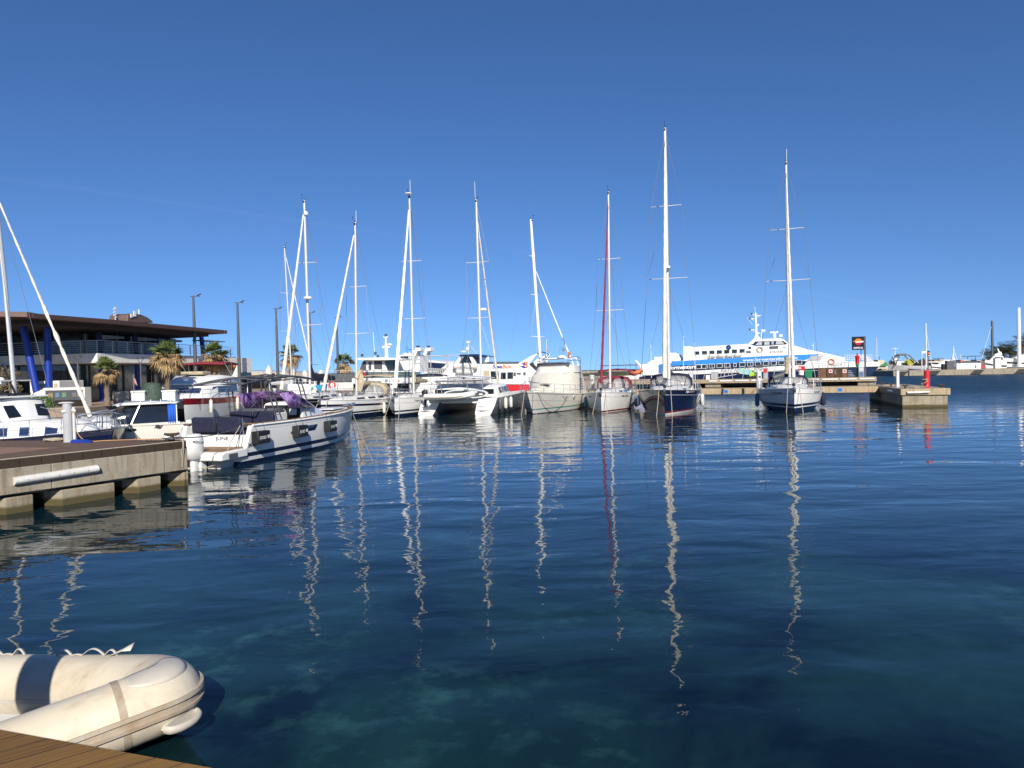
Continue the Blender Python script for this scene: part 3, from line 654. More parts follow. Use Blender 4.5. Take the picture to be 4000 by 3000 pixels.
# glass boxes
MB().bb(1.2, LEN - 3.2, 2.6, 14, H(5.3), H(7.2)).build('upper_glazing', 'lglass', ch, smooth=False)
MB().bb(.9, LEN + .55, 1.9, 14, 0, H(4.49)).build('lower_glazing', 'lglass', ch, smooth=False)
MB().bb(LEN + .6, LEN + 3.4, -1.9, 14, 0, H(5.2)).build('service_wing', 'plaster', ch, smooth=False); MB().bb(LEN + .9, LEN + 3.2, -1.98, -1.91, 0, H(3.6)).build('shop_glazing', 'glass', ch, smooth=False)
MB().prism([(-2.3, -1.95), (LEN + .5, -1.95), (LEN + .5, 14.5), (-2.3, 14.5)], H(4.5), H(5.28), plane='xy').build('floor_slab', 'plaster', ch, smooth=False, bevel=.04)
MB().bb(-6.5, -.01, 6.0, 30, H(3.25), H(4.05)).build('front_slab', 'plaster', ch, smooth=False, bevel=.04)
MB().bb(-5.9, 1.0, 14.1, 30, H(5.0), H(7.1)).build('front_glazing', 'lglass', ch, smooth=False)
MB().bb(-5.2, .85, 8.5, 30, 0, H(3.2)).build('front_glazing', 'lglass', ch, smooth=False)
MB().bb(-.02, 1.18, 14.01, 14.09, H(5.33), H(7.2)).build('front_glazing', 'lglass', ch, smooth=False)
# wall behind the slab on the camera side (shaded front)
MB().bb(.1, .89, 2.2, 14.0, 0, H(4.49)).build('front_wall', 'lglass', ch, smooth=False)
for k in range(7):
    MB().bb(-.02 + .03, .10, 3.0 + k * 1.6, 3.08 + k * 1.6, 0, H(4.49)).build('mullion', 'dgrey', ch, smooth=False)
for k in range(7):
    x = 1.6 + k * 1.9; MB().bb(x, x + .09, 2.5, 2.6, H(5.33), H(7.2)).build('mullion', 'lgrey', ch, smooth=False)
for k in range(11):
    x = 1.2 + k * 2.0; MB().bb(x, x + .1, 1.8, 1.9, 0, H(4.49)).build('mullion', 'dgrey', ch, smooth=False)
# blinds at the window tops
for k, x in enumerate((1.6, 5.6, 9.8)):
    MB().prism([(x, H(7.05)), (x + 3.2, H(7.0)), (x + 3.2, H(6.8)), (x, H(6.62))], 1.3, 1.36).build('roller_blind', 'grey', ch, smooth=False)
# roof
rf = [(-12, 36), (-10.4, 1.9), (-9.3, .3)]
def tl(P): d = Vector((P[0] - C.x, P[1] - C.y, 0)); return (d.dot(U), d.dot(Vector((-U.y, U.x, 0))))
edge = [wz(2, 1219, 7.9), wz(106, 1221, 7.9), wz(423, 1246, 7.9), wz(635, 1266, 7.9), wz(887, 1290, 7.9)]
pts = [tl(e) for e in edge]
top = [pts[1], pts[2], pts[3], pts[4], (pts[4][0] + 1.5, pts[4][1] + 6), (pts[4][0] - 3, 20), (pts[1][0] + 2, 40), (pts[1][0], 36)]
MB().prism(top, H(7.55), H(7.88), plane='xy').build('roof', mat('dark brown roof', (.085, .045, .035), .6, var=.15), ch, smooth=False)
inner = [(x + (.0), y + 1.1) for x, y in pts[1:]]
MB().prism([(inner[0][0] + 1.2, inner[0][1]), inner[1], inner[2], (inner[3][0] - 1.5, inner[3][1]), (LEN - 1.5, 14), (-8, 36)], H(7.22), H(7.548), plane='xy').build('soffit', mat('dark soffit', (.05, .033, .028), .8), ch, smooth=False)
for k in range(26):   # roof seams on the fascia
    a_ = Vector((*pts[1], 0)).lerp(Vector((*pts[4], 0)), (k + .5) / 26)
    MB().box((a_.x, a_.y - .0, H(7.72)), (.05, .12, .3), 0).build('fascia_seam', mat('seam', (.16, .10, .08), .6) if k == 0 else bpy.data.materials['seam'], ch, smooth=False)
MB().prism([tl(wz(-900, 1200, 7.95)), pts[1], (pts[1][0] + 3, pts[1][1] + 1), (pts[1][0] + 3, 40)], H(7.6), H(7.95), plane='xy').build('roof_front', mat('brown roof edge', (.17, .10, .075), .6), ch, smooth=False)
# rooftop housing
b_ = Fr((C.x + 4 * U.x - 3, C.y + 4 * U.y + 3), (C.x + 14 * U.x - 3, C.y + 14 * U.y + 3))
rh = b_.poly([(462, 1247), (463, 1232), (480, 1226), (510, 1228), (540, 1240), (562, 1256), (562, 1262), (462, 1262)])
o_ = empty('rooftop_housing', (b_.P0.x, b_.P0.y, 0), b_.rz, 'curved brown housing on top of the clubhouse roof', 'housing')
MB().prism(rh, -1.0, 1.0).build('shell', mat('housing brown', (.15, .10, .08), .5), o_, smooth=False, bevel=.05)
am = MB(); p_ = b_.loc(451, 1250); t_ = b_.loc(449, 1199); am.tube([(p_[0], 0, p_[1]), (t_[0], 0, t_[1])], .05, 6)
for k in range(7): z = lerp(p_[1], t_[1], .25 + .11 * k); am.box((p_[0] + .08 * (-1) ** k, 0, z), (.22, .12, .12))
r_ = empty('antenna_mast', (b_.P0.x, b_.P0.y, 0), b_.rz, 'telecom antenna cluster on the clubhouse roof', 'antenna'); am.build('aerials', 'lgrey', r_)
for px_, y0, y1, w__ in ((488, 1217, 1238, .16), (505, 1210, 1230, .03), (475, 1228, 1242, .1)):
    p_ = b_.loc(px_, y1); t_ = b_.loc(px_, y0); MB().bb(p_[0] - w__, p_[0] + w__, -1.1, -1.02, p_[1], t_[1]).build('aerial', 'white', r_, smooth=False)
# blue columns
for x in (1.2, 5.6, 10.2, 15.6):
    MB().tube([(x, .7, H(5.3)), (x, .9, H(7.5))], .23, 12).build('column', 'blue' if x > 12 else mat('column dark blue', (.008, .022, .12), .4) if x == 1.2 else bpy.data.materials['column dark blue'], ch)
    MB().tube([(x, .7, 0), (x, .7, H(4.5))], .22, 12).build('column', 'blue', ch)
for (x0, z0), (x1, z1), yy in (((152, 1490), (86, 1258), 53.0), ((191, 1490), (183, 1262), 54.0)):
    a_ = wz(x0, z0, 0) if False else at(x0, z0, yy); b__ = at(x1, z1, yy)
    A2 = Vector((*tl(a_), H(a_.z))); B2 = Vector((*tl(b__), H(b__.z))); A2.z = 0
    MB().tube([A2, B2], .25, 14).build('column', 'blue', ch)
# balcony rail
m = MB()
for k in range(12):
    x = -2.1 + k * 1.7; m.box((x, -1.8, H(5.82)), (.06, .06, 1.0))
for z in (5.5, 5.65, 5.8, 5.95, 6.1, 6.3): m.tube([(-2.1, -1.8, H(z)), (17.3, -1.8, H(z))], .014 if z < 6.2 else .03, 5); m.tube([(-2.1, -1.8, H(z)), (-2.1, 9, H(z))], .014 if z < 6.2 else .03, 5)
for k in range(6): m.box((-2.1, -.3 + 1.7 * k, H(5.82)), (.05, .05, 1.0))
m.build('balcony_rail', 'grey', ch, smooth=False)
# hanging rope curtain and wicker lamps
m = MB()
for k in range(22): m.tube([(1.3 + .02 * k, 2.0 + k * .25, H(7.1)), (1.3 + .02 * k, 2.0 + k * .25, H(5.6 + .35 * math.sin(k * .9)))], .02, 4)
m.build('rope_curtain', 'tan', ch)
for x in (16.4, 18.2):
    m = MB(); m.tube([(x, 1.2, H(5.3)), (x, 1.2, H(6.2))], .05, 5)
    for k in range(8): m.tube([(x, 1.2, H(6.2)), (x + .5 * math.cos(k * .8), 1.2 + .5 * math.sin(k * .8), H(7.2))], .02, 4)
    o = m.build('funnel_lamp', 'dgrey'); o.location = (C.x, C.y, 1.28); o.rotation_euler = ch.rotation_euler
    tag(o, ('first' if x < 17 else 'second') + ' bare funnel-shaped lamp frame on the clubhouse terrace, counted from the left', 'lamp frame', 'lamp frames on the terrace')
MB().bb(15.0, 19.5, .6, 1.6, H(7.02), H(7.1)).build('pergola_slats', 'dgrey', ch, smooth=False)

# kiosk & panel wall left
k_ = Fr(wz(100, 1600, 1.28)[:2], wz(330, 1600, 1.28)[:2])
F1 = Fr((-36.0, 50.6), (-29.0, 50.2))
def kiosk():
    r_ = F1.root('kiosk', 'low white kiosk with brown doors and coloured notices on the promenade', 'kiosk')
    a0, z0 = F1.loc(172, 1594); a1, _ = F1.loc(333, 1588); _, zt = F1.loc(250, 1514)
    MB().bb(a0, a1, .12, .7, 1.2, zt).build('wall', 'plaster', r_, smooth=False)
    MB().bb(a0, a0 + .12, 0, .12, 1.2, zt).build('pier', 'plaster', r_, smooth=False)
    MB().bb(a1 - .12, a1, 0, .12, 1.2, zt).build('pier', 'plaster', r_, smooth=False)
    MB().bb(a0 + .12, a1 - .12, 0, .12, zt - .18, zt).build('lintel', 'plaster', r_, smooth=False)
    MB().bb(a0 + .14, a1 - .14, .05, .118, 1.28, zt - .9).build('door', 'binwood', r_, smooth=False)
    MB().bb(a0 + .14, a1 - .14, .05, .118, zt - .895, zt - .2).build('notice_board', 'dgrey', r_, smooth=False)
    for px_, c in ((197, (.42, .30, .10)), (223, (.14, .27, .40)), (249, (.16, .33, .20)), (288, (.2, .2, .2)), (308, (.25, .25, .25))):
        u, z = F1.loc(px_, 1534); MB().bb(u - .15, u + .15, .02, .048, zt - .68, zt - .36).build('notice', mat('notice%d' % px_, c, .6, var=.3, scale=9), r_, smooth=False)
    # sloped white wing to the left
    b0, _ = F1.loc(118, 1560)
    MB().prism([(b0, 1.2), (a0 - .003, 1.2), (a0 - .003, zt - .02), (b0, zt - .4)], .2, .6).build('side_wall', 'plaster', r_, smooth=False)
kiosk()
F2 = Fr((-38.5, 54.2), (-30.0, 54.0))
r_ = F2.root('white_booth', 'small white booth with dark window behind the kiosk', 'booth')
a0, _ = F2.loc(118, 1560); a1, _ = F2.loc(233, 1560); _, zt = F2.loc(180, 1488)
MB().bb(a0, a1, 0, 3, 1.28, zt).build('wall', 'plaster', r_, smooth=False, bevel=.05)
w0, zb = F2.loc(153, 1517); w1, z1 = F2.loc(203, 1498); MB().bb(w0, w1, -.03, .0, zb, z1).build('window', 'glass', r_, smooth=False)
w0, zb = F2.loc(212, 1515); w1, z1 = F2.loc(225, 1497); MB().bb(w0, w1, -.03, .0, zb, z1).build('notice', 'tan', r_, smooth=False)
# glass balustrade on the promenade
def balustrade(p0, p1, n, label, h=.95, mt='clear'):
    L = (Vector(p1) - Vector(p0)).length; fr = Fr(p0, p1); r_ = fr.root('glass_balustrade', label, 'balustrade', z=1.28)
    for k in range(n): MB().bb(L * k / n + .05, L * (k + 1) / n - .05, -.01, .01, .08, h).build('glass_panel', mt, r_, smooth=False)
    for k in range(n + 1): MB().bb(L * k / n - .025, L * k / n + .025, -.03, .03, 0, h + .06).build('post', 'dgrey', r_, smooth=False)
    MB().tube([(0, 0, h + .05), (L, 0, h + .05)], .025, 6).build('rail', 'dgrey', r_)
balustrade((-28.9, 51.5), (-26.6, 60.0), 6, 'glass balustrade along the promenade between the palms')
# hedge
def leafblob(c, sz, n, ls, mt, name, par=None):
    m = MB()
    for k in range(n):
        a = random.uniform(0, 2 * math.pi); e = math.asin(random.uniform(-.3, 1)); r_ = random.uniform(.6, 1.05) ** .5
        p = Vector((c[0] + sz[0] * r_ * math.cos(a) * math.cos(e), c[1] + sz[1] * r_ * math.sin(a) * math.cos(e), c[2] + sz[2] * r_ * math.sin(e)))
        d1 = Vector([random.gauss(0, 1) for _ in range(3)]).normalized(); d2 = d1.cross(Vector([random.gauss(0, 1) for _ in range(3)])).normalized()
        m.add([p, p + d1 * ls + d2 * ls * .4, p + d1 * ls * 1.7, p + d1 * ls - d2 * ls * .4], [(0, 1, 2, 3)])
    return m.build(name, mt, par, smooth=False, fixn=False)
P = wz(158, 1596, 1.28); tag(leafblob((P.x, P.y, 1.5), (.95, .6, .65), 900, .09, 'hedge', 'shrub'), 'bright green clipped shrub beside the white kiosk', 'shrub')
t = empty('tree', (at(35, 1500, 49).x, 49, 1.28), 0, 'dry greyish tree behind the motor sailer wheelhouse', 'tree')
MB().tube([(0, 0, 0), (.1, 0, 1.2), (-.1, .1, 2.0)], [.12, .09, .05], 7).build('trunk', 'trunk', t)
for k in range(4): leafblob((random.uniform(-1.2, 1.2), random.uniform(-.6, .6), 1.3 + .35 * k), (.95, .8, .5), 350, .10, 'dryleaf', 'crown', t)
# planter
m = MB().box((0, 0, .45), (.55, .5, .9)); o = m.build('planter', 'shade', None, smooth=False, bevel=.03); o.location = (-29.2, 52.6, 1.28); tag(o, 'sand coloured block planter left of the first palm', 'planter')

def palm(P, ht, Rc, seed, label, ng=26, nb=30, kind='fan', lean=(0, 0), trunk_r=.19, group='palm trees on the promenade'):
    rd = random.Random(seed); t = empty('palm_tree', P, 0, label, 'palm tree', group)
    pts = [Vector((lean[0] * k / 8 + rd.uniform(-.02, .02), lean[1] * k / 8, ht * k / 8)) for k in range(9)]
    prof = []; pp = []; rs = []
    for k in range(49):
        u = k / 48; i = min(7, int(u * 8)); pp.append(pts[i].lerp(pts[i + 1], u * 8 - i)); rs.append(trunk_r * (1.35 - .5 * min(1, u * 4) + .12 * u) * (1.0 + .10 * (k % 2)))
    MB().tube(pp, rs, 10, jit=.06).build('trunk', 'trunk', t, ang=60)
    top = pts[-1]
    def fan(m, el, az, Ls, Lb, droop):
        d = Vector((math.cos(az) * math.cos(el), math.sin(az) * math.cos(el), math.sin(el)))
        side = d.cross(Vector((0, 0, 1))); side = side.normalized() if side.length > .05 else Vector((1, 0, 0))
        side = (side + Vector([rd.uniform(-.4, .4) for _ in range(3)])).normalized(); side = (side - d * side.dot(d)).normalized()
        b0 = top + d * Ls + Vector((0, 0, -droop * .1))
        m.tube([top, b0], [.03, .02], 4)
        nb_ = 13
        for k in range(nb_):
            g = R(lerp(-78, 78, k / (nb_ - 1))); v = d * math.cos(g) + side * math.sin(g); wv = side * math.cos(g) - d * math.sin(g)
            Lk = Lb * (1 - .25 * abs(g) / 1.4) * rd.uniform(.85, 1.1); w_ = Lb * .055
            p1 = b0 + v * Lk * .55 + Vector((0, 0, -droop * Lk * .12)); p2 = b0 + v * Lk * .95 + Vector((rd.uniform(-.05, .05), rd.uniform(-.05, .05), -droop * Lk * rd.uniform(.3, .6)))
            m.add([b0, p1 + wv * w_, p2, p1 - wv * w_], [(0, 1, 2, 3)])
    def feather(m, el, az, L, droop):
        prev = top.copy(); d = Vector((math.cos(az) * math.cos(el), math.sin(az) * math.cos(el), math.sin(el)))
        side = Vector((-math.sin(az), math.cos(az), 0)); n = 12
        for k in range(n):
            u = (k + 1) / n; p = top + d * L * u + Vector((0, 0, -droop * L * u * u)); tdir = (p - prev).normalized()
            for s_ in (-1, 1):
                a = (side * s_ * .8 + tdir * .6 + Vector((0, 0, -.25))).normalized() * L * .30 * (1 - .5 * abs(u - .45))
                m.add([prev, prev + tdir * .10, prev + a], [(0, 1, 2)]); m.add([p, p + tdir * .10, p + a], [(0, 1, 2)])
            prev = p
    m = MB()
    if kind == 'fan':
        for k in range(ng): fan(m, R(rd.uniform(5, 85)), rd.uniform(0, 6.28), Rc * rd.uniform(.35, .5), Rc * rd.uniform(.5, .65), rd.uniform(.3, .9))
        m.build('green_fronds', 'frond', t, smooth=False, fixn=False)
        m = MB()
        for k in range(nb): fan(m, R(rd.uniform(-65, 22)), rd.uniform(0, 6.28), Rc * rd.uniform(.35, .55), Rc * rd.uniform(.42, .6), rd.uniform(1.0, 1.8))
        m.build('dead_fronds', 'deadfrond', t, smooth=False, fixn=False)
    else:
        for k in range(ng): feather(m, R(rd.uniform(-15, 80)), rd.uniform(0, 6.28), Rc * rd.uniform(.85, 1.1), rd.uniform(.25, .6))
        m.build('fronds', 'datefrond', t, smooth=False, fixn=False)
    return t
def palm_px(px, py_c, Y, Rc, seed, label, **k):
    T = at(px, py_c, Y); return palm((T.x, T.y, 1.28), T.z - 1.28, Rc, seed, label, **k)
palm_px(415, 1440, 49.5, 1.15, 1, 'short palm with brown skirt in front of the blue columns, leftmost palm', ng=20, nb=16)
palm_px(652, 1385, 52, 1.45, 2, 'tall shaggy palm with many dead fronds before the clubhouse terrace', ng=22, nb=40, lean=(.0, 0))
palm_px(838, 1385, 60, 1.5, 3, 'bushy palm just right of the first tall lamp post', ng=26, nb=34)
palm_px(1134, 1385, 85, 1.75, 4, 'slim palm seen between the furled sail and the mast of two yachts', ng=18, nb=26, trunk_r=.22)
palm_px(1345, 1418, 98, 1.9, 5, 'palm beside the left passenger boat, seen through rigging', ng=24, nb=22)
# tall floodlight posts
for i, (px, pt, Y, lb) in enumerate(((755, 1158, 68, 'tall dark lamp post in front of the clubhouse roof tip, nearest one'), (927, 1183, 75, 'tall dark lamp post right of the clubhouse above the red bimini'), (1078, 1206, 83, 'tall dark lamp post standing left of the slim palm'), (1209, 1222, 89, 'tall dark lamp post hidden behind the mast with the navy sail cover'), (1315, 1240, 97, 'farthest tall dark lamp post, beside the palm at the passenger boat'))):
    T = at(px, pt, Y); h = T.z - 1.28; r_ = empty('lamp_post', (T.x, T.y, 1.28), 0, lb, 'lamp post', 'tall lamp posts on the promenade')
    MB().tube([(0, 0, 0), (0, 0, h * .5), (0, 0, h)], [.20, .16, .10], 10).build('pole', 'dgrey', r_)
    MB().box((.15, 0, h + .02), (.9, .10, .08)).build('crossarm', 'dgrey', r_, smooth=False)
    MB().box((.55, 0, h + .16), (.35, .25, .06), ry=R(-25)).build('lamp_head', 'dgrey', r_, smooth=False)
    if i: MB().box((.5, 0, 3.2), (.9, .08, .06)).build('side_arm', 'dgrey', r_, smooth=False)
for px, pt, Y, lb in ((303, 1393, 51, 'small twin-arm lamp left of the first palm'), (548, 1398, 54, 'small twin-arm lamp between the first two palms'), (1153, 1428, 96, 'small blue twin-arm lamp right of the slim palm')):
    T = at(px, pt, Y); h = T.z - 1.28; r_ = empty('street_lamp', (T.x, T.y, 1.28), 0, lb, 'street lamp', 'small lamps on the promenade')
    m = MB().tube([(0, 0, 0), (0, 0, h - .45)], .05, 8).tube([(0, 0, h - .45), (-.22, 0, h - .1), (-.24, 0, h)], .025, 5).tube([(0, 0, h - .45), (.22, 0, h - .1), (.24, 0, h)], .025, 5); m.build('pole', 'dgrey', r_)
    MB().lathe((0, 0, h), [(.27, 0), (.27, .05), (.1, .08)], 12).build('lamp_head', 'dgrey', r_)
# restaurant terrace beyond
F3 = Fr(at(880, 1450, 112)[:2], at(1280, 1450, 106)[:2])
r_ = F3.root('terrace_restaurant', 'flat roofed terrace with beige awning beyond the lamp posts', 'restaurant')
p = lambda x, y: F3.loc(x, y)
MB().prism([p(880, 1447), p(1120, 1453), p(1120, 1459), p(880, 1454)], 0, 8).build('roof_edge', 'grey', r_, smooth=False)
MB().prism([p(880, 1455), p(1045, 1456), p(1082, 1472), p(880, 1474)], -1.5, 6).build('awning', 'shade', r_, smooth=False)
MB().prism([p(1090, 1457), p(1135, 1460), p(1245, 1478), p(1090, 1478)], -1.0, 5).build('awning', 'shade', r_, smooth=False)
MB().prism([p(880, 1475), p(1240, 1478), p(1240, 1520), p(880, 1520)], 1.5, 6).build('glazing', 'glass', r_, smooth=False)
for i, (px, pt, pb, Y, lb) in enumerate(((1050, 1427, 1485, 95, 'tall closed cream parasol left of the furled sails'), (1190, 1446, 1492, 98, 'closed cream parasol between the palm and the navy sail cover'), (1253, 1445, 1478, 104, 'closed cream parasol just above the navy sail cover'), (1143, 1440, 1480, 102, 'closed cream parasol half hidden behind a mast'))):
    T = at(px, pt, Y); B__ = at(px, pb, Y); h = T.z - 1.28; r_ = empty('parasol', (T.x, T.y, 1.28), 0, lb, 'parasol', 'closed parasols on the terrace')
    MB().tube([(0, 0, 0), (0, 0, h)], .05, 6).build('pole', 'lgrey', r_)
    z0 = B__.z - 1.28; MB().tube([(0, 0, z0), (0, 0, z0 + .3), (0, 0, lerp(z0, h, .7)), (0, 0, h)], [.25, .32, .42, .04], 9, jit=.15).build('canopy', 'sail', r_)
# ============================================================ BOAT KIT (local frame: x forward, y to port, z up, water at z=0)
class Hull:
    def __init__(s, L, B, zb, zs, tr=.72, ob=.5, os_=.3, p=2.3, q=.95, mx=.45, vexp=.42, n=22, low=.62):
        s.L, s.B, s.zb, s.zs, s.tr, s.ob, s.os, s.p, s.q, s.mx, s.vexp, s.n, s.low = L, B, zb, zs, tr, ob, os_, p, q, mx, vexp, n, low
    def f(s, t):
        if t < s.mx: return s.tr + (1 - s.tr) * math.sin(math.pi / 2 * t / s.mx)
        return max(0.004, 1 - ((t - s.mx) / (1 - s.mx)) ** s.p) ** s.q
    def sheer(s, t): return s.zs + (s.zb - s.zs) * t ** 1.6 - .04 * math.sin(math.pi * t)
    def hb(s, t): return max(.02, s.B / 2 * s.f(t))
    def pt(s, t, z, side):
        zs = s.sheer(t); v = max(0, min(1, (z + .42) / (zs + .42)))
        flare = lerp(.28, .75, max(0, (t - .5) / .5)); w = lerp(s.low, 1, 0) 
        wid = s.hb(t) * (lerp(s.low, 1.0, 1 - (1 - v) ** 2) if t < .6 else lerp(lerp(s.low, .30, (t - .6) / .4), 1.0, v ** lerp(.5, .9, (t - .6) / .4)))
        xb = s.L / 2 - s.ob * (1 - v); xs = -s.L / 2 + s.os * v
        return Vector((lerp(xs, xb, t), side * wid, z))
    def top(s, t, inset=0, dz=0, side=1):
        zs = s.sheer(t); p = s.pt(t, zs, side); p.y = side * max(0, abs(p.y) - inset); p.z += dz; return p
    def t_at(s, x): return (x + s.L / 2) / s.L
    def build(s, rows, mats, name='hull', parent=None):
        # rows: list of (kind, value, material of the band ABOVE it); kind a = absolute z, s = below sheer
        m = MB(); ts = [i / s.n for i in range(s.n + 1)]
        ts = [1 - (1 - t) ** 1.25 if t > .5 else t for t in ts]; ts = sorted(set(ts))
        g = []
        def zz(r, t): return r[1] if r[0] == 'a' else s.sheer(t) - r[1]
        RR = []
        for i, r in enumerate(rows):
            RR.append(r)
            if i + 1 < len(rows) and r[0] == 'a' and rows[i + 1][0] == 's':
                for k in (1, 2, 3): RR.append(('m', (r, rows[i + 1], k / 4), r[2]))
        def z_(r, t): return lerp(zz(r[1][0], t), zz(r[1][1], t), r[1][2]) if r[0] == 'm' else zz(r, t)
        for side in (1, -1):
            g = [[s.pt(t, z_(r, t), side) for t in ts] for r in RR]
            m.grid(g, mf=lambda i, k: RR[i][2])
        # transom
        if getattr(s, 'ztr', None) is not None: RR = [r for r in RR if z_(r, 0) <= s.ztr] + [('a', s.ztr, 0)]
        L1 = [s.pt(0, z_(r, 0), 1) for r in RR]; L2 = [s.pt(0, z_(r, 0), -1) for r in RR]
        m.grid([[a, b] for a, b in zip(L1, L2)], mf=lambda i, k: RR[i][2])
        s.obj = m.build(name, mats, parent, ang=45); return s.obj
    def deck(s, mt, parent, camber=.06, inset=.0, dz=-.015, name='deck', t0=0, t1=1):
        rows = []
        for i in range(25):
            t = lerp(t0, t1, i / 24); a = s.top(t, inset, dz); rows.append([Vector((a.x, a.y * u, a.z + camber * (1 - u * u))) for u in (-1, -.6, -.2, .2, .6, 1)])
        return MB().grid(rows).build(name, mt, parent)
    def rail(s, mt, parent, r=.03, name='toe_rail', t0=0, t1=1, dz=.02):
        m = MB()
        for sd_ in (1, -1): m.tube([s.top(lerp(t0, t1, i / 20), 0, dz, sd_) for i in range(21)], r, 5)
        return m.build(name, mt, parent)
    def lifelines(s, parent, t0=.04, t1=.9, h=.62, n=7, pulpit=True, r=.014):
        m = MB()
        for sd_ in (1, -1):
            for k in range(n): p = s.top(lerp(t0, t1, k / (n - 1)), .06, 0, sd_); m.tube([p, p + Vector((0, 0, h))], r, 5)
            for hh in (h, h * .5): m.tube([s.top(lerp(t0, t1, k / 12), .06, hh, sd_) for k in range(13)], r * .55, 4)
        m.build('guard_rail', 'steel', parent)
        if pulpit:
            m = MB(); pts = [s.top(.86, .05, .0, 1), s.top(.87, .05, h, 1), s.top(.95, .04, h + .06, 1)]
            c = s.top(1.0, 0, h + .08, 1); c.y = 0; c.x += .12
            allp = pts + [c + Vector((-.12, .2, 0)), c + Vector((-.12, -.2, 0))] + [Vector((p.x, -p.y, p.z)) for p in reversed(pts)]
            m.tube(allp, r * 1.3, 6)
            for sd_ in (1, -1):
                p = s.top(.96, .03, 0, sd_); m.tube([p, p + Vector((.05, 0, h + .05))], r * 1.2, 5)
                m.tube([s.top(.87, .05, h * .5, sd_), s.top(.96, .03, h * .5, sd_)], r, 5)
            m.build('pulpit', 'steel', parent)
            m = MB(); pts = [s.top(.14, .05, 0, 1), s.top(.13, .05, h, 1), s.top(.0, .08, h, 1)]
            m.tube(pts + [Vector((p.x, -p.y, p.z)) for p in reversed(pts)], r * 1.3, 6)
            m.build('pushpit', 'steel', parent)

class House:   # superstructure lofted along x: sections (x, half width bottom, half width top, z bottom, z top)
    def __init__(s, secs): s.s = secs
    def sec(s, x):
        S = s.s
        if x <= S[0][0]: return S[0]
        for a, b in zip(S[:-1], S[1:]):
            if x <= b[0]: t = (x - a[0]) / max(1e-6, b[0] - a[0]); return tuple(lerp(a[i], b[i], t) for i in range(5))
        return S[-1]
    def side(s, x, v, side, off=0):
        _, wb, wt, zb, zt = s.sec(x); y = lerp(wb, wt, v); n = Vector((0, (zt - zb), (wb - wt))).normalized() if zt > zb else Vector((0, 1, 0))
        return Vector((x, side * (y + off * n.y), lerp(zb, zt, v) + off * n.z))
    def build(s, mt, parent, name='coachroof', crown=.08, corner=.16):
        rows = []
        for x, wb, wt, zb, zt in s.s:
            h = zt - zb; c = min(corner, wt * .5, max(.01, h * .6))
            pts = [(-wb, zb), (-lerp(wb, wt, .85 if h > c else .5), zt - c * .8), (-wt + c * .35, zt - c * .2), (-wt + c, zt), (-wt * .4, zt + crown * .8), (0, zt + crown)]
            pts += [(-a, b) for a, b in reversed(pts[:-1])]
            rows.append([Vector((x, y, z)) for y, z in pts])
        m = MB().grid(rows); m.add(rows[0], [tuple(range(len(rows[0])))]); m.add(rows[-1], [tuple(range(len(rows[-1])))])
        return m.build(name, mt, parent, ang=50)
    def window(s, x0, x1, v0, v1, side, mt, parent, slant=0, name='window', off=.015, n=18, s2=None):
        s2 = slant if s2 is None else s2; m = MB()
        rows = []
        for k in range(n + 1):
            u = k / n
            rows.append([s.side(lerp(x0 + slant * vv, x1 + s2 * vv, u), lerp(v0, v1, vv), side, off) for vv in (0, .5, 1)])
        back = [[p - Vector((0, side * (off + .03), 0)) for p in r] for r in rows]
        m.grid(rows); m.grid(back)
        def edge(a, b): m.add([a[0], a[1], b[1], b[0]], [(0, 1, 2, 3)])
        for k in range(n): edge((rows[k][0], rows[k + 1][0]), (back[k][0], back[k + 1][0])); edge((rows[k][2], rows[k + 1][2]), (back[k][2], back[k + 1][2]))
        for k in (0, n): edge((rows[k][0], rows[k][2]), (back[k][0], back[k][2]))
        return m.build(name, mt, parent, smooth=False)

def boat_root(name, label, cat, bow_px, bow_py, L, ob, hx_or_target, group=None, dist=5.0, ztar=1.6):
    """bow waterline at a photo point; heading turned so that a point `dist` aft of the bow is seen at column hx"""
    B0 = wz(bow_px, bow_py); best = None
    for k in range(-800, 801):
        a = R(k / 10); aft = Vector((math.sin(a), math.cos(a), 0)); x = proj(B0 + aft * dist + Vector((0, 0, ztar)))[0]
        e = abs(x - hx_or_target)
        if best is None or e < best[0]: best = (e, aft)
    return boat_at(name, label, cat, B0, best[1], L, ob, group)
def boat_at(name, label, cat, B0, aft, L, ob, group=None):
    aft = Vector(aft).normalized(); c = Vector(B0) + aft * (L / 2 - ob); c.z = 0; fwd = -aft
    return empty(name, c, math.atan2(fwd.y, fwd.x), label, cat, group)
def MX(root): return Matrix.Translation(root.location) @ Matrix.Rotation(root.rotation_euler.z, 4, 'Z') @ Matrix.Diagonal((*root.scale, 1))
def W(root, v): return MX(root) @ Vector(v)
def Loc(root, v): return MX(root).inverted() @ Vector(v)

def fender(root, hull, t, side, mt, label, ln=.62, r=.11, zt=None, style=0):
    sh = hull.sheer(t); zt = zt if zt is not None else sh - .28; z0 = zt - ln
    p = hull.pt(t, (zt + z0) / 2, side); pp = hull.pt(t, sh, side); y = side * (max(abs(p.y), abs(pp.y) - .02) + r * .75)
    o = empty('fender', W(root, (p.x, y, z0)), root.rotation_euler.z, label, 'fender', 'fenders hanging from the moored boats')
    MB().lathe((0, 0, 0), [(.02, -.06), (.035, -.03), (r * .75, 0), (r, r * .5), (r, ln - r * .5), (r * .7, ln), (.035, ln + .04), (.02, ln + .08)], 12).build('body', mt, o)
    MB().tube([(0, 0, ln + .05), (0, -side * r * .5, sh + .25 - z0)], .010, 4).build('lanyard', 'rope', o)
    return o
def rope(a, b, label, sg=.1, r=.017, mt='rope', name='mooring_rope'):
    o = MB().tube(sag(a, b, sg), r, 5).build(name, mt); return tag(o, label, 'rope')
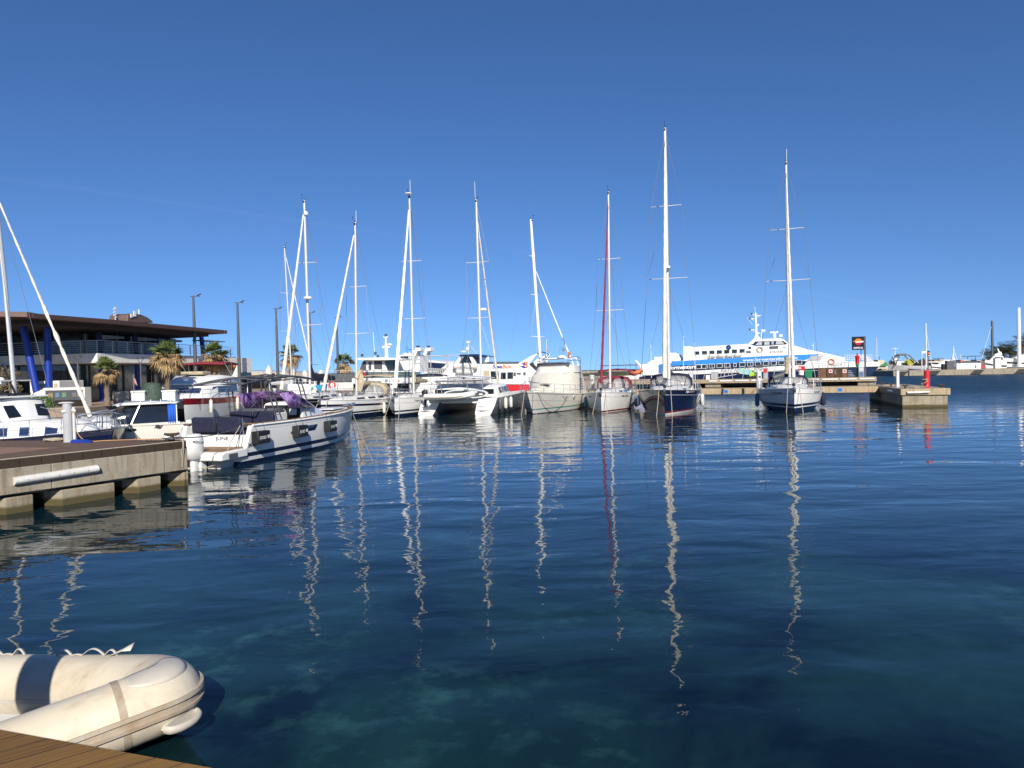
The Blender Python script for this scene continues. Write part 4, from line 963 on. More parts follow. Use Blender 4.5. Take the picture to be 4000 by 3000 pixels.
def furled(p0, p1, r, mt, parent, name='furled_sail', n=26, seed=0):
    rd = random.Random(seed); p0 = Vector(p0); p1 = Vector(p1); pts = []; rs = []
    for k in range(n * 2 + 1):
        u = k / (n * 2); s_ = Vector((0, 0, -.012)) * (p1 - p0).length * 4 * u * (1 - u) * .25
        pts.append(p0.lerp(p1, u) + s_); rs.append(r * (1.1 - .6 * u) * (1 + .10 * math.sin(k * 1.9) + rd.uniform(-.05, .05)))
    return MB().tube(pts, rs, 8).build(name, mt, parent)
def mast_rig(root, hull, mx, zdeck, top_px, foot_mat='alu', r=.085, spread=((.45, .9), (.70, .75)), wires=True, fore=None, back=True, genoa=None, gr=.085, gtop=.965, gbot=None, boom=None, bommat='alu', seed=1, antenna=0, forward_off=0, spr_mat=None, lean=True, crane='dgrey'):
    base = Vector((mx, 0, zdeck)); bw = W(root, base)
    topw = at(top_px[0], top_px[1], bw.y); tl_ = Loc(root, topw)
    top = Vector((mx if not lean else mx + max(-.5, min(.5, tl_.x - mx)), tl_.y if lean else 0, topw.z))
    top.y = max(-.6, min(.6, top.y))
    m = empty('mast_root', (0, 0, 0)); bpy.data.objects.remove(m)
    mo = MB().tube([base, base.lerp(top, .8), top], [r, r, r * .8], 10).build('mast', foot_mat, root)
    def P(u): return base.lerp(top, u)
    ft = hull.t_at(mx)
    tips = []
    for u, wd in spread:
        for s_ in (1, -1):
            a = P(u); b = a + Vector((-.15, s_ * wd, .04)); MB().tube([a, b], [.035, .022], 6).build('spreader', spr_mat or foot_mat, mo); tips.append((u, s_, b))
    if wires:
        w_ = MB()
        for s_ in (1, -1):
            ch = hull.top(max(.05, ft - .03), .12, .02, s_)
            pts = [ch] + [b for u, q, b in tips if q == s_] + [P(.985)]
            for a, b in zip(pts[:-1], pts[1:]): w_.tube([a, b], .013, 4)
            w_.tube([hull.top(max(.05, ft - .05), .2, .02, s_), P(spread[0][0] if spread else .5)], .012, 4)
            if len(spread) > 1: w_.tube([[b for u, q, b in tips if q == s_][0], P(spread[1][0])], .010, 4)
        if back: w_.tube([P(.995), Vector((-hull.L / 2 + .3, 0, hull.sheer(0) + .1))], .012, 4)
        bowp = hull.top(.985, 0, .05); bowp.y = 0
        w_.tube([P(gtop), bowp], .013, 4)
        w_.build('standing_rigging', 'wire', root)
    if genoa:
        bp_ = Vector(gbot) if gbot else (hull.top(.975, 0, .25)); bp_.y = 0 if not gbot else bp_.y
        d = P(gtop) - bp_; furled(bp_ + d * .03, bp_ + d * .955, gr, genoa, root, seed=seed)
        MB().lathe(tuple(bp_ - Vector((0, 0, .1))), [(.07, 0), (.1, .03), (.1, .14), (.05, .2)], 10).build('furling_drum', 'black', root)
    if boom:
        bl, bz, cov = boom[:3]; a = P(0) + Vector((-.1, 0, bz)); b = a + Vector((-bl, 0, .02))
        MB().tube([a, b], .07, 8).build('boom', bommat, root)
        if cov:
            hc = boom[3] if len(boom) > 3 else .45
            rows = []
            for k in range(15):
                u = k / 14; c = a.lerp(b, u); hh = hc * (1 - .55 * u) * (1 + .05 * math.sin(k * 2.1)) + (hc * 1.3 * max(0, 1 - u * 7)); ww = .17 * (1 - .4 * u)
                rows.append([c + Vector((0, ww * x_, z_ * hh + (-.09 if z_ == 0 else 0))) for x_, z_ in ((.4, 0), (1, .12), (.85, .55), (.35, .95), (0, 1), (-.35, .95), (-.85, .55), (-1, .12), (-.4, 0))])
            q = MB().grid(rows, closed=True); q.add(rows[0], [tuple(range(9))]); q.add(rows[-1], [tuple(range(9))])
            q.build('sail_cover', cov, root)
    v = MB().tube([top, top + Vector((.0, 0, .12))], .03, 6).tube([top + Vector((0, 0, .1)), top + Vector((.4, 0, .16)), top + Vector((.4, 0, .3))], .012, 4).tube([top + Vector((0, 0, .1)), top + Vector((-.25, .1, .14))], .012, 4).box(top + Vector((.4, 0, .32)), (.18, .03, .05)).box(top + Vector((.02, .0, -.12)), (.3, .1, .12))
    v.build('wind_vane', 'black', mo)
    if antenna: MB().tube([top + Vector((-.08, .05, 0)), top + Vector((-.08, .06, antenna))], .016, 5).build('whip_antenna', 'white', mo)
    return mo, P

def radome(P, parent, s=1.0):
    return MB().lathe(tuple(P), [(.16 * s, 0), (.3 * s, .04), (.31 * s, .14), (.22 * s, .22), (.05, .24)], 12).build('radome', 'white', parent)
def dodger(root, xf, xa, w_, z0, h, mt, side_mt='clear', frame=True):
    rows = []
    for x, zz, ww in ((xf, z0, w_ * .8), (lerp(xf, xa, .45), z0 + h * .85, w_ * .92), (lerp(xf, xa, .7), z0 + h, w_), (xa, z0 + h, w_)):
        rows.append([Vector((x, ww * math.cos(R(g)) if False else ww * c, z0 + (zz - z0) * s_)) for c, s_ in ((-1, 0), (-.97, .55), (-.8, .88), (-.4, .98), (0, 1.0), (.4, .98), (.8, .88), (.97, .55), (1, 0))])
    m = MB().grid([rows[0], rows[1]]); m.build('dodger_window', side_mt, root, solid=.01)
    MB().grid(rows[1:]).build('dodger', mt, root, solid=.02)
    q = MB()
    for r_ in (rows[1], rows[3]): q.tube(r_, .035, 5)
    q.tube([rows[0][2], rows[1][2]], .03, 4); q.tube([rows[0][6], rows[1][6]], .03, 4); q.tube([rows[0][4], rows[1][4]], .04, 4)
    q.build('dodger_frame', mt, root)
def bimini(root, x0, x1, w_, z0, z1, mt):
    rows = []
    for k in range(7):
        u = k / 6; x = lerp(x0, x1, u); z = z1 - .12 * (2 * u - 1) ** 2
        rows.append([Vector((x, w_ * c, z - .12 * c * c)) for c in (-1, -.5, 0, .5, 1)])
    MB().grid(rows).build('bimini', mt, root, solid=.02)
    q = MB().tube([(x0 + .1, -w_, z1 - .25), (x0 + .1, w_, z1 - .25)], .016, 5).tube([(x1 - .1, -w_, z1 - .25), (x1 - .1, w_, z1 - .25)], .016, 5)
    for s_ in (1, -1):
        for x in (x0 + .1, x1 - .1): q.tube([((x0 + x1) / 2, s_ * w_, z0), (x, s_ * w_, z1 - .25)], .016, 5)
    q.build('bimini_frame', 'steel', root)
def outboard(P, s, parent, mt='white', rz=0, txt_=None):
    e = MB(); X = Matrix.Translation(P) @ Matrix.Rotation(rz, 4, 'Z')
    rows = []
    for z, a, b, dx in ((-.02, .12, .16, 0), (.05, .20, .27, -.02), (.30, .25, .36, -.05), (.52, .25, .37, -.05), (.66, .22, .33, -.02), (.74, .15, .22, .02), (.76, .05, .08, .04)):
        rows.append([X @ Vector((s * (dx - b * math.cos(g) * (1.0)), s * a * math.sin(g), s * z)) for g in [2 * math.pi * k / 16 for k in range(16)]])
    e.grid(rows, closed=True); e.add(rows[0], [tuple(range(16))]); e.add(rows[-1], [tuple(range(16))])
    cw = e.build('cowling', mt, parent, ang=60)
    l = MB(); rows = []
    for z, a, b, dx in ((-.0, .10, .16, 0), (-.3, .085, .17, .0), (-.6, .06, .15, .0), (-.95, .05, .14, -.02), (-1.0, .10, .22, -.04), (-1.02, .10, .22, -.04), (-1.05, .045, .14, 0), (-1.3, .03, .10, .03)):
        rows.append([X @ Vector((s * (dx - b * math.cos(g)), s * a * math.sin(g), s * z)) for g in [2 * math.pi * k / 12 for k in range(12)]])
    l.grid(rows, closed=True); l.build('leg', mt, parent, ang=50)
    MB().box(X @ Vector((.22 * s, 0, -.25 * s)), (.25 * s, .3 * s, .5 * s), rz).build('bracket', mt if mt != 'black' else 'dgrey', parent, smooth=False, bevel=.02)
    return cw

# ---------------------------------------------------------------- sailing yachts
YG = 'yachts moored in a row'
def yacht(label, bow, L, B, zb, zs, mast_px, mastdist, top, bands, mats, genoa, seed, group=YG, coach=(.30, .80, .36, .62), spread=((.42, 1.0), (.70, .85)), r=.09, boom=None, gr=.085, antenna=0, fore_off=0, windows='glass', mastmat='alu', gtop=.965, tr=.75, lenrail=True, low=.66, deckmat='dwhite', p=2.2, cw=.30, bommat='alu'):
    ob = .35
    rt = boat_root('sailing_yacht', label, 'sailing yacht', bow[0], bow[1], L, ob, mast_px, group, dist=mastdist, ztar=zb + .3)
    h = Hull(L, B, zb, zs, tr=tr, ob=ob, os_=.5, low=low, p=p)
    h.build(bands, mats, parent=rt); h.deck(deckmat, rt); h.rail('alu' if mats[0] != 'navy' else 'dgrey', rt)
    x0, x1 = -L / 2 + coach[0] * L, -L / 2 + coach[1] * L
    zd = lambda x: h.sheer(h.t_at(x)) + .02
    hs_ = []
    for u in (0, .05, .3, .6, .85, 1.0):
        x = lerp(x0, x1, u); wd = B * cw * (1 - .55 * max(0, u - .3) ** 1.2); top_ = coach[2] * (1 - .55 * u) if u < 1 else .03
        hs_.append((x, wd + .12, wd, zd(x) - .02, zd(x) + (top_ if u else top_)))
    c = House(hs_); co = c.build('dwhite', rt, crown=.06, corner=.12)
    for s_ in (1, -1):
        for k in range(3):
            a = lerp(x0, x1, .12 + k * .25); c.window(a, a + .16 * (x1 - x0), .30, .78, s_, windows, co, slant=.08)
    MB().box((lerp(x0, x1, .72), 0, c.sec(lerp(x0, x1, .72))[4] + .09), (.55, .55, .05)).build('hatch', 'dgrey', co, smooth=False, bevel=.02)
    # cockpit: coamings, wheel
    m = MB()
    for s_ in (1, -1): m.prism([(-L / 2 + .4, zd(-L / 2) - .02), (x0, zd(x0) - .02), (x0, zd(x0) + .30), (-L / 2 + .5, zd(-L / 2) + .18)], s_ * B * .27, s_ * B * .34)
    m.build('coaming', 'dwhite', rt, smooth=False, bevel=.03)
    xm = L / 2 - ob - mastdist + .0
    wl = MB().tube([Vector((-L / 2 + 1.5, .45 * math.cos(g), zd(-L / 2) + .75 + .45 * math.sin(g))) for g in [2 * math.pi * k / 16 for k in range(17)]], .02, 5).box((-L / 2 + 1.6, 0, zd(-L / 2) + .4), (.25, .3, .8)); wl.build('steering_wheel', 'lgrey', rt)
    h.lifelines(rt)
    zm = c.sec(xm)[4] if x0 < xm < x1 else zd(xm)
    mo, P = mast_rig(rt, h, xm, zm, top, genoa=genoa, spread=spread, seed=seed, boom=boom, r=r, gr=gr, antenna=antenna, foot_mat=mastmat, gtop=gtop, bommat=bommat)
    # bow roller, anchor
    bp_ = h.top(1, 0, .05); bp_.y = 0
    MB().box(bp_ + Vector((-.1, 0, 0)), (.6, .16, .06)).tube([bp_ + Vector((-.3, 0, .05)), bp_ + Vector((.25, 0, .02)), bp_ + Vector((.22, 0, -.18))], .03, 6).prism([(bp_.x + .05, bp_.z - .05), (bp_.x + .30, bp_.z - .1), (bp_.x + .12, bp_.z - .32)], -.1, .1).build('anchor', 'steel', rt, smooth=False)
    return rt, h, c, mo, P
def reg(rt, h, text, t, side, z, size=.2, mt='black'):
    t = t if side > 0 else t - .10; p = h.pt(t, z, side)
    return txt_on(text, size, mt, rt, (p.x, p.y, z), (-side, 0, 0), (0, 0, 1), h.obj, name='registration', bold=.02, shear=.2)

WH = [('a', -.42, 2), ('a', .06, 1), ('a', .16, 0), ('s', .16, 0), ('s', 0, 0)]
# G: white yacht with wine red dodger and red furled sail
rg, hg, cg, mg, Pg = yacht('white yacht with wine red dodger and dark red furled headsail', (2350, 1613.5), 11.6, 3.7, 1.42, 1.15, 2383, 4.9, (2376, 748),
    [('a', -.42, 2), ('a', .04, 1), ('a', .15, 0), ('s', .30, 3), ('s', .27, 0), ('s', 0, 0)], ['white', 'red', 'offw', 'grey'], 'redc', 11, boom=(4.0, .75, 'redc', .30), spread=((.40, 1.05), (.66, .85)), r=.085, gr=.085)
dodger(rg, -.9, -2.4, 1.35, 1.5, .95, 'redc'); bimini(rg, -5.2, -3.1, 1.45, 1.4, 3.05, 'redc')
reg(rg, hg, '7ª PM-1-49-09', .80, 1, 1.0); reg(rg, hg, '7ª PM', .90, -1, 1.0)
m = MB()
for t in (.62, .40): p = hg.pt(t, .95, 1); m.box((p.x, p.y, .95), (.38, .05, .16)); 
m.build('hull_window', 'glass', rg, smooth=False, bevel=.01)
MB().tube([(-5.4, -1.5, 1.3), (-5.4, -1.5, 3.3), (-5.4, 1.5, 3.3), (-5.4, 1.5, 1.3)], .03, 6).box((-5.4, 0, 3.36), (1.2, 3.2, .04)).build('stern_arch', 'steel', rg, smooth=False)
# H: navy yacht
rh_, hh, chh, mh, Ph = yacht('navy blue yacht with cream furled headsail and red boot stripe, tallest mast of all', (2598.6, 1622.5), 12.6, 4.35, 1.60, 1.30, 2613, 5.3, (2597, 500),
    [('a', -.42, 2), ('a', .06, 2), ('a', .12, 1), ('a', .22, 0), ('s', .30, 3), ('s', .275, 0), ('s', 0, 0)], ['navy', 'red', 'offw', 'lgrey'], 'sail', 12, boom=(4.6, .9, 'navyc', .3), spread=((.42, 1.4), (.70, 1.05)), r=.12, gr=.135, tr=.8)
dodger(rh_, -1.2, -2.7, 1.55, 1.65, .95, 'navyc')
reg(rh_, hh, '7ª BA-2-310-10', .83, 1, 1.34, .22, 'white'); reg(rh_, hh, '7ª BA-2-310', .93, -1, 1.34, .2, 'lgrey')
radome(Ph(.455) + Vector((.38, 0, 0)), mh, .8)
m = MB(); m.prism([(0, 0), (1.1, .12), (1.1, .5), (0, .45)], -.0, .5); 
MB().tube([(-5.9, 1.7, 1.3), (-5.9, 1.7, 4.9)], .02, 5).tube([(-5.9, -1.7, 1.3), (-5.9, -1.7, 4.9)], .02, 5).tube([(-5.0, 0.8, 1.3), (-5.1, .9, 5.5)], .02, 5).build('whip_antenna', 'white', rh_)
# I: right white yacht
ri, hi, cI, mi_, Pi = yacht('white yacht with blue bottom moored alone at the right, bow toward the viewer', (3102, 1609.8), 10.6, 4.2, 1.52, 1.25, 3085, 4.6, (3070, 632),
    [('a', -.42, 1), ('a', .26, 0), ('a', .34, 1), ('a', .50, 0), ('s', .34, 2), ('s', .31, 0), ('s', 0, 0)], ['white', 'navy', 'dgrey'], 'sail', 13, boom=(3.6, .8, 'navyc', .25), spread=((.47, 1.45), (.70, 1.1)), r=.095, gr=.10, antenna=.9, mastmat='alu', tr=.82)
reg(ri, hi, '7ª AT-3-367-04', .80, 1, 1.12, .19); reg(ri, hi, '7ª AT-3-367-04', .90, -1, 1.14, .17)
dodger(ri, -1.2, -2.4, 1.4, 1.5, .8, 'navyc')
# sails and ropes bunched at the mast foot
furled(Pi(.12) + Vector((.1, -.12, .1)), Pi(.04) + Vector((.12, -.22, .2)), .20, 'tan', ri, 'sail_bundle', n=7, seed=3)
MB().tube([Pi(0) + Vector((.2, -.4, .75)), Pi(0) + Vector((.3, -1.1, .55))], .2, 10).build('rolled_bag', 'dgrey', ri)
# D: white yacht, bow straight at px 1545
rd_, hd, cd, md, Pd = yacht('white yacht with navy boot top moored between the striped yacht and the catamaran', (1545, 1630), 11.5, 3.7, 1.36, 1.12, 1616, 4.9, (1599, 763),
    [('a', -.42, 1), ('a', .22, 0), ('a', .34, 1), ('a', .46, 0), ('s', .36, 2), ('s', .33, 0), ('s', 0, 0)], ['white', 'navy', 'grey'], 'wmast', 14, boom=(4.0, .9, 'tan', .40), spread=((.38, 1.0), (.67, .8)), r=.09, gr=.13, antenna=1.2, tr=.78)
reg(rd_, hd, '7ª BA-2-3-10', .84, 1, 1.0, .2)
bimini(rd_, -5.4, -3.2, 1.4, 1.3, 3.0, 'navyc')
MB().lathe(tuple(Pd(1.0) + Vector((.3, 0, -.02))), [(.1, 0), (.28, .05), (.28, .1), (.08, .16)], 12).build('mast_dome', 'white', md)
# C: white yacht with navy stripes, cream bimini
rc, hc_, cc_, mc, Pc = yacht('white yacht with two navy stripes and beige bimini, bow pointing left', (1262, 1640), 12.0, 3.9, 1.32, 1.12, 1393, 5.1, (1387, 869),
    [('a', -.42, 1), ('a', .24, 0), ('a', .30, 1), ('a', .42, 0), ('s', .42, 1), ('s', .26, 0), ('s', 0, 0)], ['white', 'navy'], 'sail', 15, boom=(4.2, .85, 'tan', .35), spread=((.36, .95), (.63, .8)), r=.09, gr=.105, antenna=.9, low=.75)
bimini(rc, -5.4, -2.4, 1.5, 1.3, 3.05, 'tan'); dodger(rc, -1.0, -2.3, 1.4, 1.45, .95, 'tan')
m = MB().tube(crom([Pc(.0) + Vector((.1, .1, 1.3)), Pc(.0) + Vector((-.3, .1, 1.9)), Pc(.0) + Vector((-.3, .1, .9)), Pc(.0) + Vector((-.25, .1, .3))], 4), [.1, .1, .16, .22, .26, .3, .34, .36, .34, .3, .25, .2, .1], 9, flat=.6, jit=.1); m.build('hanging_cover', 'tan', rc)
# B: black hulled yacht with navy boom cover and radome
rb_, hb_, cb, mb_, Pb = yacht('black hulled yacht with navy boom cover and cream furled headsail behind the motor boat', (1100, 1640), 12.5, 4.1, 1.42, 1.25, 1212, 5.4, (1188, 782),
    [('a', -.42, 0), ('a', .15, 0), ('s', .22, 1), ('s', .19, 0), ('s', 0, 0)], ['blackh', 'alu'], 'sail', 16, boom=(5.4, 1.15, 'navyc', .62), spread=((.36, 1.05), (.68, .8)), r=.105, gr=.12)
radome(Pb(.49) + Vector((.25, .15, 0)), mb_, 1.1)
MB().sphere(tuple(Pb(.93) + Vector((.1, .15, 0))), .18, 8).build('radar_reflector', 'white', mb_)
# A: short masted yacht farther back
ra, ha, ca, ma, Pa = yacht('farther white yacht with shorter mast and grey boom cover, seen behind the motor boat', (1237, 1585), 10.0, 3.3, 1.2, 1.0, 1142, 4.4, (1111, 962), WH, ['white', 'navy', 'offw'], 'sail', 17, boom=(4.2, .9, 'lgrey', .5), spread=((.42, .9), (.68, .75)), r=.08, gr=.075)
# F: white raked mast behind the motor yacht
rf_, hf, cf, mf_, Pf = yacht('yacht with thick raked white mast behind the covered motor yacht', (2272, 1570), 11.5, 3.6, 1.3, 1.1, 2118, 5.2, (2073, 857), WH, ['white', 'navy', 'offw'], 'wmast', 18, boom=(4.5, .8, 'sail', .3), spread=((.30, .95), (.55, .6), (.78, .4)), r=.15, gr=.075, mastmat='wmast', gtop=.72)

# fenders
FW = 'fenders hanging from the moored boats'
fender(rh_, hh, .42, 1, 'foam', 'long white fender at the port side of the navy yacht, nearer its bow', .8, .13)
fender(rh_, hh, .35, 1, 'foam', 'second long white fender on the navy yacht, next to the blue ones', .8, .13)
fender(rh_, hh, .27, 1, 'navyc', 'dark blue fender farthest aft on the right side of the navy yacht', .8, .14)
fender(rh_, hh, .50, 1, 'lgrey', 'grey slanted fender on the right side of the navy yacht', .6, .11)
fender(rh_, hh, .45, -1, 'foam', 'white fender between the navy yacht and the red trimmed yacht', .7, .12)
fender(rg, hg, .52, 1, 'bluef', 'steel blue fender on the right side of the red trimmed yacht', .75, .13)
fender(rg, hg, .38, 1, 'foam', 'white fender aft of the blue one on the red trimmed yacht', .7, .12)
fender(rg, hg, .52, -1, 'bluef', 'steel blue fender between the covered motor yacht and the red trimmed yacht', .8, .14)
fender(ri, hi, .52, -1, 'bluef', 'blue fender on the left side of the yacht moored alone', .85, .15)
fender(ri, hi, .40, -1, 'foam', 'front one of two white fenders on the left of the yacht moored alone', .6, .11)
fender(ri, hi, .33, -1, 'foam', 'rear one of two white fenders on the left of the yacht moored alone', .6, .11)
fender(ri, hi, .45, 1, 'navyc', 'navy fender on the right side of the yacht moored alone', .85, .16)
fender(ri, hi, .36, 1, 'bluef', 'rearmost blue fender on the right side of the yacht moored alone', .8, .13)
fender(rc, hc_, .50, 1, 'foam', 'left one of two cream fenders on the striped yacht', .75, .12)
fender(rc, hc_, .30, 1, 'foam', 'right one of two cream fenders on the striped yacht', .75, .12)
# mooring lines
def bowlines(rt, h, nm, w1=1.6, w2=2.4):
    for s_, wd, lb in ((1, w1, 'right'), (-1, w2, 'left')):
        a = W(rt, h.top(.96, 0, .05, s_)); b = W(rt, (h.L / 2 + wd, s_ * .5, -.1)); rope(a, b, 'beige bow line of %s going into the water, %s one' % (nm, lb), .08, .022)
bowlines(rh_, hh, 'the navy yacht', .8, .5); bowlines(rg, hg, 'the red trimmed yacht', .5, .7); bowlines(ri, hi, 'the lone yacht', .4, .3); bowlines(rd_, hd, 'the white yacht by the catamaran', .6, .8); bowlines(rc, hc_, 'the striped yacht', .8, .8)
rope(W(rh_, hh.top(.80, 0, .1, 1)), W(rh_, hh.pt(.82, -.1, 1)), 'pale line hanging straight down the right side of the navy bow', .0, .022)

# ---------------------------------------------------------------- catamaran (stern to viewer)
SL = wz(1650, 1626); SR = wz(1894, 1621); cen = (SL + SR) / 2; fw = Vector((.27, .963, 0)).normalized(); Lc = 11.8
rt = empty('catamaran', cen + fw * (Lc / 2), math.atan2(fw.y, fw.x), 'white and slate sailing catamaran with its stern to the viewer, dinghy slung between hulls', 'catamaran')
half = (SR - SL).length / 2 * .97
for s_ in (1, -1):
    m = MB(); rows = []
    for i in range(21):
        t = i / 20; wd = .78 * (1 - max(0, (t - .45) / .55) ** 2.4) * (1 - .25 * max(0, .2 - t) * 5 * .6) + .02; zt = 1.15 + .25 * t
        x = lerp(-Lc / 2, Lc / 2, t); row = []
        for y, z in ((-1, 1), (-1.0, .55), (-.86, .1), (-.55, -.25), (0, -.4), (.55, -.25), (.86, .1), (1.0, .55), (1, 1)):
            zz = z * zt if z > 0 else z
            row.append(Vector((x - (1.5 * (max(0, zz) / zt) if False else 0) + (1.35 * (max(0, zz) / zt)) * (1 - t) * (1 if t < .2 else max(0, 1 - (t - .2) * 3)), s_ * half + y * wd, zz)))
        rows.append(row)
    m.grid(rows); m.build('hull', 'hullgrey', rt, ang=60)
    # scooped transom, white, three steps
    r0 = rows[0]; m = MB(); m.add([p + Vector((-.012, 0, 0)) for p in r0], [tuple(range(9))]); 
    m.build('transom', 'white', rt, smooth=False)
    for z in (.35, .62, .9): MB().bb(-Lc / 2 + 1.35 * z / 1.15 - .10, -Lc / 2 + 1.35 * z / 1.15 + .3, s_ * half - .62, s_ * half + .62, z - .02, z + .02).build('step', 'white', rt, smooth=False)
    MB().grid([[r[0] + Vector((0, 0, .0)), r[8] + Vector((0, 0, .0))] for r in rows]).build('side_deck', 'dwhite', rt, smooth=False, solid=.03)
MB().bb(-Lc / 2 + 1.6, 2.6, -half, half, .75, 1.22).build('bridge_deck', 'dgrey', rt, smooth=False)
MB().bb(-Lc / 2 + 1.45, -Lc / 2 + 1.597, -half + .4, half - .4, .8, 1.3).build('stern_beam', 'white', rt, smooth=False)
hsC = House([(-3.4, half + .45, half + .2, 1.2, 1.85), (-2.6, half + .5, half + .2, 1.2, 2.05), (0, half + .4, half, 1.25, 2.1), (2.0, half - .1, half - .5, 1.3, 1.85), (3.6, half - .6, half - 1.2, 1.35, 1.45)])
cab = hsC.build('white', rt, 'coachroof')
for s_ in (1, -1):
    for k in range(6): hsC.window(-2.9 + k * .85, -2.25 + k * .85, .32, .8, s_, 'glass', cab, slant=.1)
for y0, y1 in ((-half - .1, -half + .9), (-half + 1.0, -.2), (.1, half - .6), (half - .5, half + .2)): MB().bb(-3.44, -3.40, y0, y1, 1.42, 1.78).build('window', 'glass', cab, smooth=False)
MB().prism([(-half + .2, 2.55), (0, 2.75), (half - .2, 2.6), (half - .2, 2.66), (0, 2.81), (-half + .2, 2.61)], -4.6, -2.0, plane='yz').build('hardtop', 'lgrey', rt, smooth=False)
m = MB()
for y in (-half + .4, half - .4):
    for x in (-4.5, -2.2): m.tube([(x, y, 1.3), (x, y, 2.6)], .035, 6)
m.tube([(-Lc / 2 + .9, -.9, 1.2), (-Lc / 2 + .4, -.9, 2.3), (-Lc / 2 - .5, -.9, 2.4)], .05, 6).tube([(-Lc / 2 + .9, 1.1, 1.2), (-Lc / 2 + .4, 1.1, 2.3), (-Lc / 2 - .5, 1.1, 2.4)], .05, 6); m.build('davits', 'steel', rt)
MB().box((-4.9, .9, 2.45), (1.1, 1.7, .04), ry=R(6)).box((-4.9, -1.0, 2.45), (1.1, 1.7, .04), ry=R(6)).build('solar_panels', 'lgrey', rt, smooth=False)
MB().grid([[Vector((-1.9, y, 1.9)), Vector((-2.6, y, 2.6))] for y in (-1.6, -.8, 0, .8, 1.6)]).build('vinyl_screen', 'clear', rt, smooth=False)
hcat = Hull(Lc, 2 * half, 1.4, 1.3)
xm = Loc(rt, at(1881, 1505, 56)).x
moE, PE = mast_rig(rt, hcat, .6, 2.05, (1860, 780), spread=((.36, 1.0), (.66, .95)), r=.10, antenna=1.4, back=False, genoa='sail', gbot=(Lc / 2 - .6, 0, 1.6), gr=.085, gtop=.93)
radome(PE(.40) + Vector((.3, -.25, 0)), moE, .9)
for a_, b__, c_, lb in ((-4.6, -1.0, 'dgrey', 'dark grey fender on the starboard side of the catamaran, nearest its stern'), (-3.2, -1, 'foam', 'white fender in the middle of the starboard side of the catamaran'), (-1.8, -1, 'lgrey', 'grey fender on the starboard side of the catamaran beside the motor yacht')):
    o = empty('fender', W(rt, (a_, -half - .92, .35)), rt.rotation_euler.z, lb, 'fender', FW)
    MB().lathe((0, 0, 0), [(.02, -.05), (.09, 0), (.13, .07), (.13, .68), (.08, .75), (.02, .82)], 12).build('body', c_, o); MB().tube([(0, 0, .8), (0, .1, 1.2)], .012, 4).build('lanyard', 'rope', o)
# dinghy on davits
dd = empty('tender', W(rt, (-Lc / 2 - .05, .15, 1.05)), rt.rotation_euler.z + R(-90), 'white and grey inflatable tender hanging on the davits between the catamaran hulls', 'tender')
tb = crom([(-1.75, .55, .32), (-.8, .62, .3), (.6, .6, .33), (1.35, .38, .42), (1.62, 0, .48), (1.35, -.38, .42), (.6, -.6, .33), (-.8, -.62, .3), (-1.75, -.55, .32)], 5)
MB().tube(tb, .2, 12).build('air_tube', 'white', dd, ang=80)
MB().tube([p + (Vector((p.x * .02, p.y * .33 if abs(p.y) > .2 else 0, -.03))) for p in tb], .045, 6).build('rubbing_strake', 'tan', dd)
MB().add([(-1.6, -.45, .2), (-1.6, .45, .2), (1.3, .25, .32), (1.3, -.25, .32), (-1.6, 0, -.15), (1.2, 0, .05)], [(0, 1, 2, 3), (0, 4, 5, 3), (1, 2, 5, 4), (0, 1, 4), (2, 3, 5)]).build('keel', 'offw', dd, smooth=False)
MB().box((-.3, 0, .5), (.3, 1.0, .06)).build('seat', 'lgrey', dd, smooth=False)
outboard(Vector((-1.95, 0, .35)), .62, dd, 'black')
sup = empty('paddle_board', W(rt, (-Lc / 2 + 1.05, -.55, 1.15)), rt.rotation_euler.z + R(-90), 'grey and white paddle board standing on edge behind the tender', 'paddle board')
pl_ = [(1.7 * math.copysign(abs(math.cos(g)) ** .7, math.cos(g)), .34 + .33 * math.sin(g)) for g in [2 * math.pi * k / 28 for k in range(28)]]
MB().prism(pl_, 0, .12).build('board', 'lgrey', sup, ang=30); MB().prism([(x * .9 + .0, (z - .34) * .72 + .34) for x, z in pl_], -.012, -.001).build('pad', 'dgrey', sup, smooth=False); MB().bb(.6, .9, -.03, -.013, .42, .52).bb(1.05, 1.3, -.03, -.013, .25, .35).build('patch', 'white', sup, smooth=False)

# ---------------------------------------------------------------- covered motor yacht
B0 = wz(2082, 1618); aft = Vector((3.5, 11.5, 0)).normalized()
Lm = 12.6; rm = boat_at('motor_yacht', 'cream motor yacht wrapped in pale covers with sea green stripe and flybridge', 'motor yacht', B0, aft, Lm, 1.5)
hm = Hull(Lm, 4.3, 1.62, 1.15, tr=.92, ob=1.9, os_=-.3, p=2.4, q=1.0, mx=.35, low=.8, vexp=.5)
hm.build([('a', -.42, 2), ('a', .05, 0), ('a', .28, 1), ('a', .37, 0), ('s', .62, 3), ('s', .58, 0), ('s', .13, 4), ('s', .09, 0), ('s', 0, 0)], ['cream', 'teal', 'dgrey', 'grey', 'dgrey'], parent=rm)
hm.deck('cream', rm)
